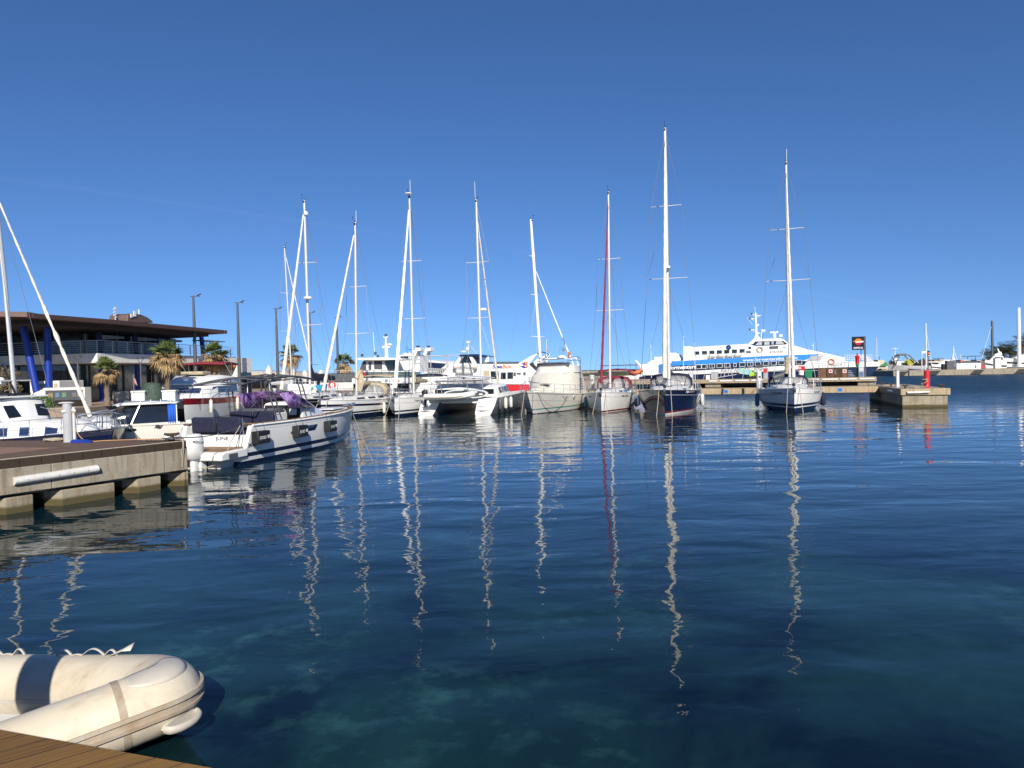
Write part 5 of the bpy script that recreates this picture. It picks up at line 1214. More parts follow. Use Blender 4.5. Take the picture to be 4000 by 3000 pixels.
# dark netting hanging over the starboard bow
sec = House([(-5.2, 1.9, 1.7, 1.1, 2.3), (-4.8, 1.9, 1.65, 1.1, 2.85), (-1.5, 1.85, 1.6, 1.15, 2.95), (-.2, 1.75, 1.35, 1.2, 2.75), (1.4, 1.5, .95, 1.25, 1.95), (3.4, 1.0, .6, 1.4, 1.75), (4.6, .45, .2, 1.5, 1.62)])
cv = sec.build('sail', rm, 'cabin_cover', crown=.14, corner=.3)
fb = House([(-5.0, 1.5, 1.5, 2.8, 3.0), (-4.6, 1.65, 1.6, 2.8, 3.35), (-2.2, 1.6, 1.45, 2.85, 3.45), (-.9, 1.35, 1.0, 2.85, 3.3), (-.3, 1.1, .7, 2.8, 2.9)])
fb.build('cream', rm, 'flybridge', crown=.02, corner=.12)
MB().grid([[Vector((x, y, z)) for x, y, z in ((-1.0 - .25 * abs(y_), y_, 3.3), (-1.35 - .25 * abs(y_), y_ * 1.02, 3.62))] for y_ in (-1.3, -.8, -.3, .3, .8, 1.3)]).build('flybridge_screen', 'dgrey', rm, solid=.02)
m = MB()
for z, xs in ((4.05, (-4.7, -2.0)), (3.8, (-4.7, -1.6))):
    pts = [Vector((xs[0], 1.55, z - .5)), Vector((xs[0] + .3, 1.5, z)), Vector((xs[1], 1.3, z - .05)), Vector((xs[1] + .4, .6, z - .15)), Vector((xs[1] + .4, -.6, z - .15)), Vector((xs[1], -1.3, z - .05)), Vector((xs[0] + .3, -1.5, z)), Vector((xs[0], -1.55, z - .5))]
    m.tube(crom(pts, 4), .028, 6)
m.build('flybridge_rails', 'steel', rm)
m = MB(); m.tube([(-4.4, 1.45, 3.2), (-4.6, 1.2, 4.0), (-4.6, -1.2, 4.0), (-4.4, -1.45, 3.2)], .07, 6); m.build('radar_arch', 'white', rm); radome(Vector((-4.6, 0, 4.02)), rm, 1.25)
MB().tube([(-4.6, .15, 4.25), (-4.6, .15, 4.9)], .025, 5).box((-4.6, .15, 4.7), (.1, .25, .2)).tube([(-4.6, -.15, 4.25), (-4.6, -.15, 4.9), (-4.6, .15, 4.95)], .02, 5).build('light_mast', 'steel', rm)
MB().tube([(-3.9, -1.1, 3.3), (-3.9, -1.1, 5.6)], .016, 5).build('whip_antenna', 'white', rm)
fl = MB().grid([[Vector((-4.9, .45 + .05 * math.sin(k), 4.6 - .1 * k)), Vector((-4.9, .75 - .06 * k, 4.45 - .1 * k))] for k in range(5)]); fl.build('flag', mat('spanish flag', (.65, .30, .04), .8, col2=(.45, .03, .03), var=.3, scale=5), rm, solid=.01)
for x in (2.2, .6): 
    t = hm.t_at(x); p = hm.pt(t, 1.0, 1); MB().sphere((p.x, p.y, 1.0), .24, 10, sc=(1, .18, .55)).build('porthole', 'white', rm); MB().sphere((p.x, p.y + .03, 1.0), .18, 10, sc=(1, .2, .5)).build('porthole_glass', 'glass', rm)
m = MB()
for k in range(5): sx_ = -4.1; 
for k in range(5):
    for x in (-3.9, -3.35): pp = sec.side(x, .22 + .11 * k, 1, .02); m.box(pp, (.42, .02, .06))
m.build('vent_slots', 'black', rm, smooth=False)
hm.lifelines(rm, .32, .97, .62, 8, pulpit=False, r=.018)
pts = [hm.top(.9, .1, .62, 1), hm.top(.98, .03, .7, 1)]; MB().tube(pts + [Vector((Lm / 2 + .1, .15, 2.35)), Vector((Lm / 2 + .1, -.15, 2.35))] + [Vector((p.x, -p.y, p.z)) for p in reversed(pts)], .022, 6).build('pulpit', 'steel', rm)
MB().lathe((3.9, 0, 1.72), [(.1, 0), (.06, .12), (.12, .2)], 10).build('windlass', 'steel', rm); MB().lathe((2.4, .3, 1.95), [(.03, 0), (.42, .03), (.42, .06), (.1, .1)], 14).build('deck_dome', 'dgrey', rm)
p = hm.pt(.87, 1.2, -1); MB().sphere((p.x + .05, .3, 1.05), .28, 8, sc=(.8, .5, 1.0)).build('anchor_pocket', 'black', rm)
reg(rm, hm, '7ª PM-6-66-98', .72, 1, 1.0, .17)
fender(rm, hm, .22, 1, 'foam', 'left one of two long white fenders on the covered motor yacht', .95, .17); fender(rm, hm, .10, 1, 'foam', 'right one of two long white fenders on the covered motor yacht', .9, .16)
bowlines(rm, hm, 'the covered motor yacht', -.6, -.2)
a = W(rm, hm.top(.93, 0, 0, 1)); b = W(rm, hm.top(.60, 0, 0, 1)); rope(a, b, 'pale hose looped along the side of the covered motor yacht', 1.0, .02, name='hose')
# ============================================================ WHITE DAY BOAT (foreground left)
SF = Vector((-10.62, 24.3, 0)); BF = Vector((-8.02, 35.0, 0)); fwd = (BF - SF).normalized(); LF = (BF - SF).length
fj = empty('day_boat', SF + fwd * LF / 2, math.atan2(fwd.y, fwd.x), 'white open motor boat named JUNE with black square fenders and purple windscreen', 'motor boat')
hF = Hull(LF, 3.15, 1.50, 1.36, tr=.90, ob=.12, os_=.75, p=2.6, q=.85, mx=.4, low=.80, n=30); hF.ztr = .58
hF.build([('a', -.42, 1), ('a', .14, 0), ('a', .27, 1), ('a', .42, 0), ('s', .17, 2), ('s', .155, 0), ('s', 0, 0)], ['white', 'navy', 'grey'], parent=fj)
hF.rail('white', fj, r=.05, name='gunwale', dz=-.02)
m = MB()
for sd_ in (1, -1):
    for i in range(30):
        a, b = hF.top(i / 30, .03, .035, sd_), hF.top((i + 1) / 30, .03, .035, sd_); a2, b2 = hF.top(i / 30, .24, .035, sd_), hF.top((i + 1) / 30, .24, .035, sd_); m.add([a, b, b2, a2], [(0, 1, 2, 3)])
m.build('side_deck', 'teak', fj, solid=.02)
# inner well: floor and liner
rows = [[Vector((hF.top(t).x, hF.top(t).y - .24, hF.sheer(t))), Vector((hF.top(t).x, hF.top(t).y - .30, .62)), Vector((hF.top(t).x, -hF.top(t).y + .30, .62)), Vector((hF.top(t).x, -hF.top(t).y + .24, hF.sheer(t)))] for t in [.02 + .70 * k / 12 for k in range(13)]]
MB().grid(rows).build('cockpit', 'dwhite', fj, solid=.015)
hF.deck('dwhite', fj, camber=.03, inset=.26, dz=-.05, t0=.72, t1=.98, name='fore_deck')
X0 = -LF / 2
# swim platform and transom
MB().prism([(X0 - .95, .30), (X0 + .45, .30), (X0 + .5, .58), (X0 - .80, .58), (X0 - .98, .50)], -1.40, 1.40).build('swim_platform', 'white', fj, bevel=.04)
MB().bb(X0 - .72, X0 + .60, -1.2, 1.2, .583, .60).build('platform_teak', 'teak', fj, smooth=False)
MB().bb(X0 - .5, X0 + .4, -1.0, 1.0, -.3, .298).build('platform_bracket', 'offw', fj, smooth=False)
MB().bb(X0 + .64, X0 + .82, -1.2, 1.2, .60, 1.02).build('transom_panel', 'white', fj, smooth=False, bevel=.02)
MB().bb(X0 - .60, X0 - .15, -1.425, -1.403, .36, .50).build('platform_vent', 'dgrey', fj, smooth=False)
txt_on('JUNE', .17, 'dgrey', fj, (X0 + .638, -.02, .84), (0, -1, 0), (0, 0, 1), off=.006, bold=.02, squeeze=1.35, name='boat_name')
txt_on('BARCELONA'[:0] + 'SW 17405', .07, 'grey', fj, (X0 + .638, -.10, .74), (0, -1, 0), (0, 0, 1), off=.006, name='port_name')
# stern quarters sloping
for s_ in (1, -1): MB().prism([(X0 + .42, .58), (X0 + 1.1, .60), (X0 + 1.1, 1.34), (X0 + .74, 1.34)], s_ * 1.22, s_ * 1.38).build('stern_quarter', 'white', fj, smooth=False, bevel=.03)
MB().tube([Vector((X0 + .2, -1.22, .9)), Vector((X0 + .55, -1.23, 1.5))], .015, 5).build('grab_rail', 'steel', fj)
cw_ = outboard(Vector((X0 - 1.0, -.40, .36)), 1.12, fj, 'white'); outboard(Vector((X0 - 1.0, .42, .36)), 1.12, fj, 'white')
txt_on('MERCURY', .115, 'dgrey', fj, (X0 - 1.36, -.66, .95), (.93, -.30, -.18), (0, 0, 1), cw_, off=.01, bold=.01, shear=.2, name='motor_lettering')
MB().box((X0 - .62, -.40, .05), (.25, .25, .6)).box((X0 - .62, .42, .05), (.25, .25, .6)).build('motor_leg', 'black', fj, smooth=False)
# seats
def seat(x0, x1, y0, y1, z0, z1, mt='navyc', name='seat_cushion', t=0): return MB().bb(x0, x1, y0, y1, z0, z1).build(name, mt, fj, bevel=.05)
seat(X0 + .72, X0 + .90, .05, 1.02, 1.10, 1.64, name='seat_back'); seat(X0 + .72, X0 + .90, -.95, .01, 1.10, 1.64, name='seat_back')
seat(X0 + .92, X0 + 1.5, -.95, 1.02, 1.02, 1.14); MB().bb(X0 + .85, X0 + 1.5, -.95, 1.02, .62, 1.0).build('seat_base', 'dwhite', fj, smooth=False)
for y in (-.98, .03, 1.06): MB().tube([(X0 + .85, y, 1.0), (X0 + .8, y, 1.6)], .025, 5).build('seat_bracket', 'steel', fj)
seat(X0 + 2.9, X0 + 3.05, .08, 1.0, 1.2, 1.72, name='seat_back'); seat(X0 + 2.9, X0 + 3.05, -.86, .02, 1.2, 1.72, name='seat_back'); seat(X0 + 2.3, X0 + 2.9, -.86, 1.0, 1.0, 1.12)
MB().bb(X0 + 1.5, X0 + 2.2, -.5, .6, 1.28, 1.33).build('table', 'teak', fj, smooth=False, bevel=.02); MB().tube([(X0 + 1.85, .05, .62), (X0 + 1.85, .05, 1.28)], .05, 8).build('table_leg', 'steel', fj)
MB().bb(X0 + 3.2, X0 + 4.1, -.75, .85, .62, 1.62).build('galley', 'dwhite', fj, bevel=.05); MB().bb(X0 + 3.19, X0 + 3.20, -.3, .2, 1.1, 1.45).build('galley_door', 'teak', fj, smooth=False)
seat(X0 + 3.35, X0 + 3.95, -.7, .8, 1.62, 1.80, 'dgrey', 'helm_seat_cover')
# helm console, windscreen
cn = House([(X0 + 5.0, .95, .85, .6, 1.95), (X0 + 5.6, .95, .85, .6, 2.0), (X0 + 6.3, .9, .75, .6, 1.75), (X0 + 7.3, .75, .5, .9, 1.52), (X0 + 7.9, .5, .3, 1.1, 1.45)])
cn.build('white', fj, 'console', crown=.03)
MB().bb(X0 + 4.95, X0 + 4.985, -.8, .8, .8, 1.85).build('dashboard', 'black', fj, smooth=False)
for y in (-.5, .0, .45): MB().bb(X0 + 4.92, X0 + 4.948, y - .16, y + .16, 1.45, 1.7).build('plotter_screen', 'lgrey', fj, smooth=False)
MB().tube([Vector((X0 + 4.8, .2 + .2 * math.cos(g), 1.3 + .2 * math.sin(g))) for g in [k * .524 for k in range(13)]], .02, 5).build('steering_wheel', 'black', fj)
rows = []
for u in [k / 8 for k in range(9)]:
    a = (u - .5) * 2; xb = X0 + 6.5 - .8 * abs(a) ** 4; xt = X0 + 4.75 - .5 * abs(a) ** 4
    rows.append([Vector((xb, 1.0 * a, 1.72)), Vector((lerp(xb, xt, .5), .98 * a, 2.08)), Vector((xt, .9 * a, 2.42))])
MB().grid(rows).build('windscreen', 'purple', fj, solid=.03)
for s_ in (1, -1): MB().add([Vector((X0 + 5.68, s_ * 1.0, 1.72)), Vector((X0 + 4.23, s_ * .9, 2.42)), Vector((X0 + 3.3, s_ * .92, 2.38)), Vector((X0 + 3.9, s_ * 1.0, 1.78))], [(0, 1, 2, 3)]).build('windscreen_wing', 'purple', fj, solid=.02)
MB().tube([rows[4][0], rows[5][0], rows[6][0], rows[7][0], rows[8][0]], .05, 6).tube([rows[8][0] + Vector((.6, 0, -.05)), rows[8][1] + Vector((.5, 0, 0)), rows[8][2] + Vector((.6, 0, .0))], .035, 6).build('windscreen_frame', 'dgrey', fj)
# T-top frame (bare)
m = MB(); zt = 2.95
for s_ in (1, -1):
    for xb, xt in ((2.9, 2.55), (3.25, 2.75), (5.1, 4.75), (5.5, 5.0)): m.tube([(X0 + xb, s_ * .98, 1.5), (X0 + xt, s_ * .82, zt)], .028, 6)
    m.tube([(X0 + 2.75, s_ * .96, 1.9), (X0 + 3.05, s_ * .96, 1.9)], .015, 5).tube([(X0 + 2.65, s_ * .9, 2.4), (X0 + 2.9, s_ * .9, 2.4)], .015, 5).tube([(X0 + 5.0, s_ * .95, 1.95), (X0 + 5.3, s_ * .95, 1.95)], .015, 5).tube([(X0 + 4.9, s_ * .9, 2.4), (X0 + 5.15, s_ * .9, 2.4)], .015, 5)
    m.tube(crom([(X0 + .9, s_ * 1.0, zt - .16), (X0 + 2.6, s_ * 1.0, zt + .02), (X0 + 4.5, s_ * .98, zt + .06), (X0 + 6.3, s_ * .7, zt - .08)], 5), .035, 6)
    m.tube(crom([(X0 + 1.8, s_ * .55, zt - .06), (X0 + 3.6, s_ * .5, zt + .14), (X0 + 5.8, s_ * .3, zt + .02)], 4), .02, 5)
for x, z, w_ in ((.9, -.16, 1.0), (1.9, -.04, 1.0), (2.8, .03, 1.0), (3.8, .07, 1.0), (4.8, .05, .97), (5.8, -.02, .82), (6.3, -.08, .7)):
    m.tube([(X0 + x, -w_, zt + z), (X0 + x, 0, zt + z + .10), (X0 + x, w_, zt + z)], .03, 5)
m.build('sunshade_frame', 'dgrey', fj)
MB().prism([(X0 + 8.1, .0), (X0 + 8.3, -.55), (X0 + 9.6, -.45), (X0 + 9.9, 0), (X0 + 9.6, .45), (X0 + 8.3, .55)], 1.46, 1.52, plane='xy').build('sun_pad', 'lgrey', fj, smooth=False, bevel=.03)
b_ = hF.top(1, 0, .04); MB().box((b_.x - .1, 0, b_.z), (.7, .3, .06)).tube([(b_.x - .3, 0, b_.z + .06), (b_.x + .32, 0, b_.z + .02)], .045, 8).tube([(b_.x + .1, 0, b_.z + .0), (b_.x + .45, 0, b_.z + .02)], [.08, .10], 8).build('anchor_roller', 'steel', fj)
# hull window and letters
p0 = hF.pt(.40, 1.05, -1); m = MB(); rows = []
for k in range(9):
    t = lerp(.235, .405, k / 8); rows.append([hF.pt(t + .012 * v, lerp(.86, 1.07, v), -1) + Vector((0, -.012, 0)) for v in (0, .5, 1)])
m.grid(rows).build('hull_window', 'glassb', fj, solid=.01)
txt_on('FJORD', .15, 'dgrey', fj, (X0 + .50, -1.3, .62), (1, 0, .0), (0, 0, 1), hF.obj, name='hull_lettering', bold=.035, shear=.35, squeeze=1.1)
txt_on('38', .08, 'grey', fj, (X0 + 1.08, -1.3, .70), (1, 0, 0), (0, 0, 1), hF.obj, name='hull_lettering'); txt_on('XPRESS', .06, 'grey', fj, (X0 + 1.08, -1.3, .63), (1, 0, 0), (0, 0, 1), hF.obj, name='hull_lettering')
def shield(par, x, y, z, s, mt='white', n=(0, -1, 0)):
    return MB().prism([(x, z + .12 * s), (x + .05 * s, z + .12 * s), (x + .065 * s, z + .02 * s), (x + .10 * s, z + .02 * s), (x + .115 * s, z + .12 * s), (x + .165 * s, z + .12 * s), (x + .13 * s, z - .04 * s), (x + .035 * s, z - .04 * s)], y - .006, y).build('emblem', mt, par, smooth=False)
for i, (px, lb) in enumerate(((1003, 'black square fender with white letters nearest the stern of the white motor boat'), (1158, 'black square fender with white letters midway along the white motor boat'), (1276, 'black square fender with white letters nearest the bow of the white motor boat'))):
    bt = min([k / 400 for k in range(400)], key=lambda t: abs(proj(W(fj, hF.pt(t, .95, -1)))[0] - px))
    p = hF.pt(bt, .92, -1); q_ = hF.pt(min(1, bt + .03), .92, -1); a0 = math.atan2(q_.y - p.y, q_.x - p.x)
    wl = W(fj, (p.x, p.y - .0, .70)); ft = empty('box_fender', wl, fj.rotation_euler.z + a0, lb, 'fender', 'black fenders along the white motor boat')
    MB().bb(-.34, .34, -.33, -.03, 0, .44).build('pad', 'black', ft, bevel=.03)
    txt_on('FJORD', .15, 'white', ft, (-.28, -.33, .16), (1, 0, 0), (0, 0, 1), off=.004, name='fender_lettering', bold=.02, shear=.25, squeeze=.86); shield(ft, .17, -.332, .20, .72)
    for x in (-.25, .22): MB().tube([(x, -.2, .44), (x, -.10, .72)], .01, 4).build('strap', 'dgrey', ft)
o = MB().tube(crom([W(fj, (X0 + .5, -1.1, 1.35)), W(fj, (X0 - .2, -1.2, .85)), W(fj, (X0 - .6, -1.1, .25)), W(fj, (X0 - 1.0, -.3, .05)), W(fj, (X0 - 1.5, .8, .3)), PR + Vector((0, 0, 1.2))], 8), .016, 5).build('mooring_rope', 'rope'); tag(o, 'pale stern line sagging from the white motor boat to the pier corner', 'rope')
rope(W(fj, (X0 + .4, -1.1, 1.3)), PR + Vector((-.4, .2, 1.36)), 'dark stern line from the white motor boat to the rusty cleat', .12, .016, 'dgrey')
rope(W(fj, (LF / 2, 0, 1.45)), wz(1455, 1800), 'bow line of the white motor boat running down to the water, right one', .02, .016); rope(W(fj, (LF / 2, .1, 1.45)), wz(1412, 1800), 'bow line of the white motor boat running down to the water, left one', .02, .016, 'dgrey')

# ============================================================ POWER CATAMARAN (red and white)
pc = empty('power_catamaran', (-25.4, 57.0, 0), R(-90), 'red and white flybridge motor catamaran with wine red bimini, bows toward the viewer', 'motor yacht')
LP = 11.5
for y in (1.62, -1.62):
    h = Hull(LP, 1.5, 1.62, 1.5, tr=.9, ob=.25, os_=.2, low=.85, p=3.0, q=.8)
    e = []
    h.build([('a', -.42, 1), ('a', .02, 0), ('s', .46, 1), ('s', 0, 0)], ['white', 'red'], parent=pc)
    for v in h.obj.data.vertices: v.co.y += y
    dk = h.deck('white', pc, inset=.0); 
    for v in dk.data.vertices: v.co.y += y
# hull bottom white / red recolour: bands white to red at the rail
MB().bb(-LP / 2 + .5, 2.2, -1.4, 1.4, .75, 1.45).build('bridge_deck', 'white', pc, smooth=False)
MB().grid([[Vector((2.2, y, 1.5)), Vector((5.2, y, 1.58))] for y in (-1.2, -.6, 0, .6, 1.2)]).build('trampoline', 'dgrey', pc, solid=.02)
MB().tube([(5.3, -1.7, 1.5), (5.3, 1.7, 1.5)], .09, 8).build('bow_beam', 'white', pc)
hp = House([(-3.2, 2.25, 2.1, 1.5, 2.55), (.6, 2.3, 2.1, 1.5, 2.55), (2.2, 2.1, 1.8, 1.5, 2.45), (3.0, 1.9, 1.7, 1.5, 1.8)])
sal = hp.build('white', pc, 'saloon')
for s_ in (1, -1): hp.window(-3.0, 1.9, .42, .86, s_, 'glassb', sal, slant=.0, s2=-.5)
for y in (-1.2, -.4, .4, 1.2): MB().box((2.79, y, 2.14), (.05, .76, .50), ry=R(-50)).build('windshield', 'glassb', sal, smooth=False)
hf2 = House([(-3.4, 2.2, 2.1, 2.56, 2.66), (-3.3, 2.2, 2.1, 2.56, 3.15), (-.5, 2.15, 1.9, 2.56, 3.3), (1.3, 1.9, 1.2, 2.56, 3.1), (2.4, 1.5, .8, 2.56, 2.65)])
hf2.build('white', pc, 'flybridge', crown=.05)
MB().bb(-.9, .7, -.9, .9, 3.34, 3.62).build('helm_cover', 'tan', pc, bevel=.1)
MB().bb(-5.7, -3.3, -2.2, 2.2, 2.5, 2.58).build('aft_roof', 'white', pc, smooth=False)
m = MB()
for x in (-5.5, -3.5):
    for y in (-2.1, 2.1): m.tube([(x, y, 1.5), (x, y, 2.55)], .04, 6)
m.build('roof_post', 'white', pc)
rows = []
for k in range(7): u = k / 6; x = lerp(-4.4, -1.2, u); rows.append([Vector((x, y, 4.4 - .15 * (2 * u - 1) ** 2 - .08 * (y / 1.8) ** 2)) for y in (-1.8, -.9, 0, .9, 1.8)])
MB().grid(rows).build('bimini', 'redc', pc, solid=.10)
m = MB()
for y in (-1.8, 1.8):
    for x in (-4.2, -2.8, -1.4): m.tube([(-2.9, y, 3.2), (x, y, 4.3)], .02, 5)
m.tube([(-2.8, -1.8, 4.3), (-2.8, 1.8, 4.3)], .02, 5)
m.build('bimini_frame', 'steel', pc)
MB().tube([(-4.6, .2, 2.6), (-4.6, .2, 4.9)], .06, 6).build('radar_mast', 'white', pc); radome((-4.6, .2, 4.9), pc, 1.3); MB().tube([(-4.6, -.2, 4.9), (-4.6, -.2, 5.9)], .02, 4).tube([(-4.8, -.5, 3.0), (-4.8, -.5, 5.6)], .02, 4).build('aerials', 'white', pc)
m = MB()
for y, sgn in ((2.3, 1), (-2.3, -1), (1.0, 0), (-1.0, 0)):
    for k in range(8): x = 5.4 - k * (1.4 if sgn else .5); m.tube([(x, y, 1.6), (x, y, 2.2)], .016, 4)
    m.tube([(5.5, y, 2.2), (5.5 - (9.8 if sgn else 3), y, 2.2)], .018, 4).tube([(5.5, y, 1.9), (5.5 - (9.8 if sgn else 3), y, 1.9)], .012, 4)
m.build('guard_rail', 'steel', pc)
MB().grid([[Vector((-4.9, .9 + .04 * math.sin(k), 4.3 - .13 * k)), Vector((-4.9, 1.35 - .07 * k, 4.1 - .13 * k))] for k in range(5)]).build('flag', bpy.data.materials['spanish flag'], pc, solid=.01)
leafp = MB(); 
for k in range(1): pass
for x, lb in ((3.2, 'long white fender on the side of the red motor catamaran, left one'), (-2.0, 'long white fender on the side of the red motor catamaran, right one')):
    o = empty('fender', W(pc, (x, 2.55, .45)), 0, lb, 'fender', FW)
    MB().lathe((0, 0, 0), [(.02, -.08), (.05, -.04), (.13, .06), (.13, .85), (.08, .95), (.02, 1.0)], 12).build('body', 'foam', o); MB().tube([(0, 0, .98), (-.15, 0, 1.5)], .012, 4).build('lanyard', 'rope', o)
lr = MB().tube([Vector((.26 * math.cos(g), 0, .34 * math.sin(g))) for g in [R(-60 + k * 25) for k in range(13)]], .09, 8).build('life_buoy', 'pink'); lr.location = at(938, 1562, 59); tag(lr, 'salmon horseshoe life buoy on the stern rail of the red motor catamaran', 'life buoy')
m = MB(); c = Vector((-29.2, 52.8, 1.28)); o = MB().grid([[Vector((.9 * math.cos(g) * (1 - .35 * u ** 2) * (1 + .08 * math.sin(5 * g + u * 4)), .7 * math.sin(g) * (1 - .35 * u ** 2), 1.5 * u)) for g in [2 * math.pi * k / 18 for k in range(18)]] for u in (0, .2, .45, .7, .88, 1.0)] + [[Vector((.1 * math.cos(g), .1 * math.sin(g), 1.58)) for g in [2 * math.pi * k / 18 for k in range(18)]]], closed=True).build('covered_stack', 'olive', None, ang=70); o.location = (at(592, 1500, 51).x, 51, 1.28); tag(o, 'dark green tarpaulin wrapped over a stack on the promenade, before the second palm', 'tarpaulin')
for px, lb in ((535, 'white ice-cream style chest standing left of the green tarpaulin'), (655, 'white cabinet standing right of the green tarpaulin, below the palm')):
    o = empty('cabinet', (at(px, 1500, 50).x, 50.3, 1.28), .1, lb.replace('ice-cream style ', ''), 'cabinet'); MB().bb(-.45, .45, -.3, .3, 0, .85).build('body', 'white', o, smooth=False, bevel=.04); MB().bb(-.5, .5, -.33, .33, .853, 1.0).build('lid', 'offw', o, smooth=False, bevel=.04)

# ============================================================ SMALL CABIN BOAT behind the pier
cbB = wz(290, 1752); cb_ = boat_at('cabin_boat', 'small cream cabin motor boat with tinted windshield and bright blue curtain', 'motor boat', cbB, Vector((.80, .60, 0)), 5.6, .5)
cb_.scale = (.86, .86, .77)
hc2 = Hull(5.6, 2.2, 1.42, 1.16, tr=.85, ob=.5, os_=.1, low=.8, n=20)
hc2.build([('a', -.42, 1), ('a', .05, 0), ('s', .12, 0), ('s', 0, 0)], ['cream', 'navy'], parent=cb_); hc2.deck('cream', cb_)
hc2.rail('cream', cb_, r=.05, name='gunwale')
wh = House([(-2.15, .92, .80, 1.1, 2.36), (-.7, .92, .80, 1.15, 2.42), (.30, .80, .70, 1.3, 2.35), (1.15, .62, .50, 1.35, 1.45)])
wh.build('glass', cb_, 'wheelhouse', crown=.02, corner=.08)
MB().bb(-2.2, .5, -1.0, 1.0, 2.42, 2.52).build('roof', 'white', cb_, bevel=.05)
MB().grid([[Vector((x, y, z + .1 - .04 * y * y)) for y in (-.98, -.5, 0, .5, .98)] for x, z in ((-2.3, 2.44), (-.9, 2.50), (.4, 2.44), (.75, 2.33))]).build('roof_visor', 'white', cb_, solid=.05)
for s_ in (1, -1):
    MB().tube([(-.35, s_ * .84, 2.42), (.15, s_ * .93, 1.2)], .05, 6).build('pillar', 'steel', cb_); MB().tube([(-2.15, s_ * .84, 2.4), (-2.15, s_ * .95, 1.2)], .04, 6).build('pillar', 'white', cb_)
    MB().grid([[Vector((-2.12 + .06 * k, s_ * (.86 + .03 * (k % 2) + .1 * (1 - v)), lerp(1.15, 2.4, v))) for v in (0, .5, 1)] for k in range(8)]).build('curtain', mat('curtain blue', (.01, .10, .55), .8) if s_ == 1 else bpy.data.materials['curtain blue'], cb_, solid=.01)
    MB().bb(-2.3, .9, s_ * .93, s_ * .97, 1.1, 1.30).build('cabin_side', 'cream', cb_, smooth=False)
p = hc2.pt(.52, .93, 1); MB().sphere((p.x, p.y, .95), .24, 10, sc=(1, .14, .42)).build('hull_window', 'glass', cb_)
p = hc2.pt(.52, .93, -1); MB().sphere((p.x, p.y, .95), .24, 10, sc=(1, .14, .42)).build('hull_window', 'glass', cb_)
m = MB()
for x in (-1.9, -1.4, -.9, -.4): m.tube([(x, .75, 2.5), (x, .72, 2.72)], .02, 5)
m.tube([(-2.0, .75, 2.6), (.2, .7, 2.62)], .02, 5).tube([(-2.0, -.75, 2.6), (.2, -.7, 2.62)], .02, 5).tube([(-.2, .0, 2.55), (-.22, 0, 4.3)], .018, 5); m.build('roof_rails', 'steel', cb_)
MB().grid([[Vector((-.22, 0, 4.1 - .12 * k)), Vector((-.30 - .03 * k, .1, 3.95 - .14 * k))] for k in range(4)]).build('flag', mat('faded flag', (.5, .25, .22), .8), cb_, solid=.01)
outboard(Vector((-3.0, 0, .85)), .62, cb_, 'white')
sp_ = empty('small_outboard_cover', (0, 0, 0)); bpy.data.objects.remove(sp_)
rope(W(cb_, hc2.top(.5, 0, .05, -1)), wz(560, 1728, 1.28), 'dark line from the cabin boat to the pier', .03, .014, 'dgrey')
ring_ = MB().tube([Vector((random.uniform(-.14, .14), random.uniform(-.08, .08), random.uniform(-.08, .09))) for j in range(34)], .011, 5).build('rope_coil', 'dgrey'); ring_.location = at(622, 1668, 24.2); tag(ring_, 'tangled dark line on the stern of the cabin boat', 'rope')

# ============================================================ MOTOR SAILER far left
msB = wz(425, 1700); ms = boat_at('motor_sailer', 'white motor sailer with wheelhouse, portlights and navy hull behind the left pier', 'motor sailer', Vector((at(388, 1600, 24.2).x, 24.2, 0)), Vector((-.95, .26, 0)), 6.6, .5); ms.scale = (.64, .85, 1)
hm2 = Hull(10.5, 3.1, 1.36, 1.05, tr=.7, ob=.7, os_=.3, low=.72)
hm2.build([('a', -.42, 0), ('s', .16, 1), ('s', .0, 1)], ['navy', 'navyc'], parent=ms); hm2.deck('white', ms); hm2.rail('navyc', ms, r=.03)
tr_ = House([(-3.6, 1.25, 1.2, 1.0, 1.5), (-.4, 1.3, 1.22, 1.05, 1.62), (2.4, 1.15, 1.02, 1.1, 1.66), (3.4, .8, .6, 1.2, 1.52), (3.7, .6, .4, 1.25, 1.3)])
tr2 = tr_.build('white', ms, 'trunk_cabin')
for s_ in (1, -1):
    for x in (-.6, .75, 2.3): tr_.window(x, x + .62, .25, .80, s_, 'steel', tr2, off=.01, name='window_frame'); tr_.window(x + .05, x + .57, .33, .72, s_, 'glassb', tr2, off=.022)
whs = House([(-3.4, 1.2, 1.05, 1.4, 2.42), (-.9, 1.15, .98, 1.4, 2.42), (-.2, 1.05, .85, 1.4, 1.62)])
w2 = whs.build('white', ms, 'wheelhouse')
for s_ in (1, -1):
    whs.window(-2.95, -1.95, .36, .88, s_, 'grey', w2, name='window_frame', off=.012, s2=0); whs.window(-2.88, -2.02, .42, .83, s_, 'glass', w2, off=.03, s2=0); whs.window(-1.85, -.70, .36, .88, s_, 'grey', w2, name='window_frame', off=.012, s2=-.4); whs.window(-1.78, -.80, .42, .83, s_, 'glass', w2, off=.03, s2=-.35)
for y in (-.5, .5): MB().box((-.53, y, 2.03), (.03, .85, .55), ry=R(-42)).build('windshield', 'glass', w2, smooth=False)
MB().bb(-3.6, -.7, -1.15, 1.15, 2.5, 2.56).build('roof', 'white', ms, smooth=False, bevel=.02)
MB().grid([[Vector((-3.6 + .08 * math.sin(9 * v), s, lerp(1.2, 2.45, v))) for v in (0, .25, .5, .75, 1)] for s in (-1.25, -.6, 0, .6, 1.25)]).build('cockpit_cover', 'lgrey', ms, solid=.02)
MB().grid([[Vector((x, -1.25 - .03 * math.sin(7 * v + x * 6), lerp(1.15, 2.42, v))) for v in (0, .25, .5, .75, 1)] for x in (-3.6, -3.2, -2.8, -2.45)]).build('side_curtain', 'lgrey', ms, solid=.02)
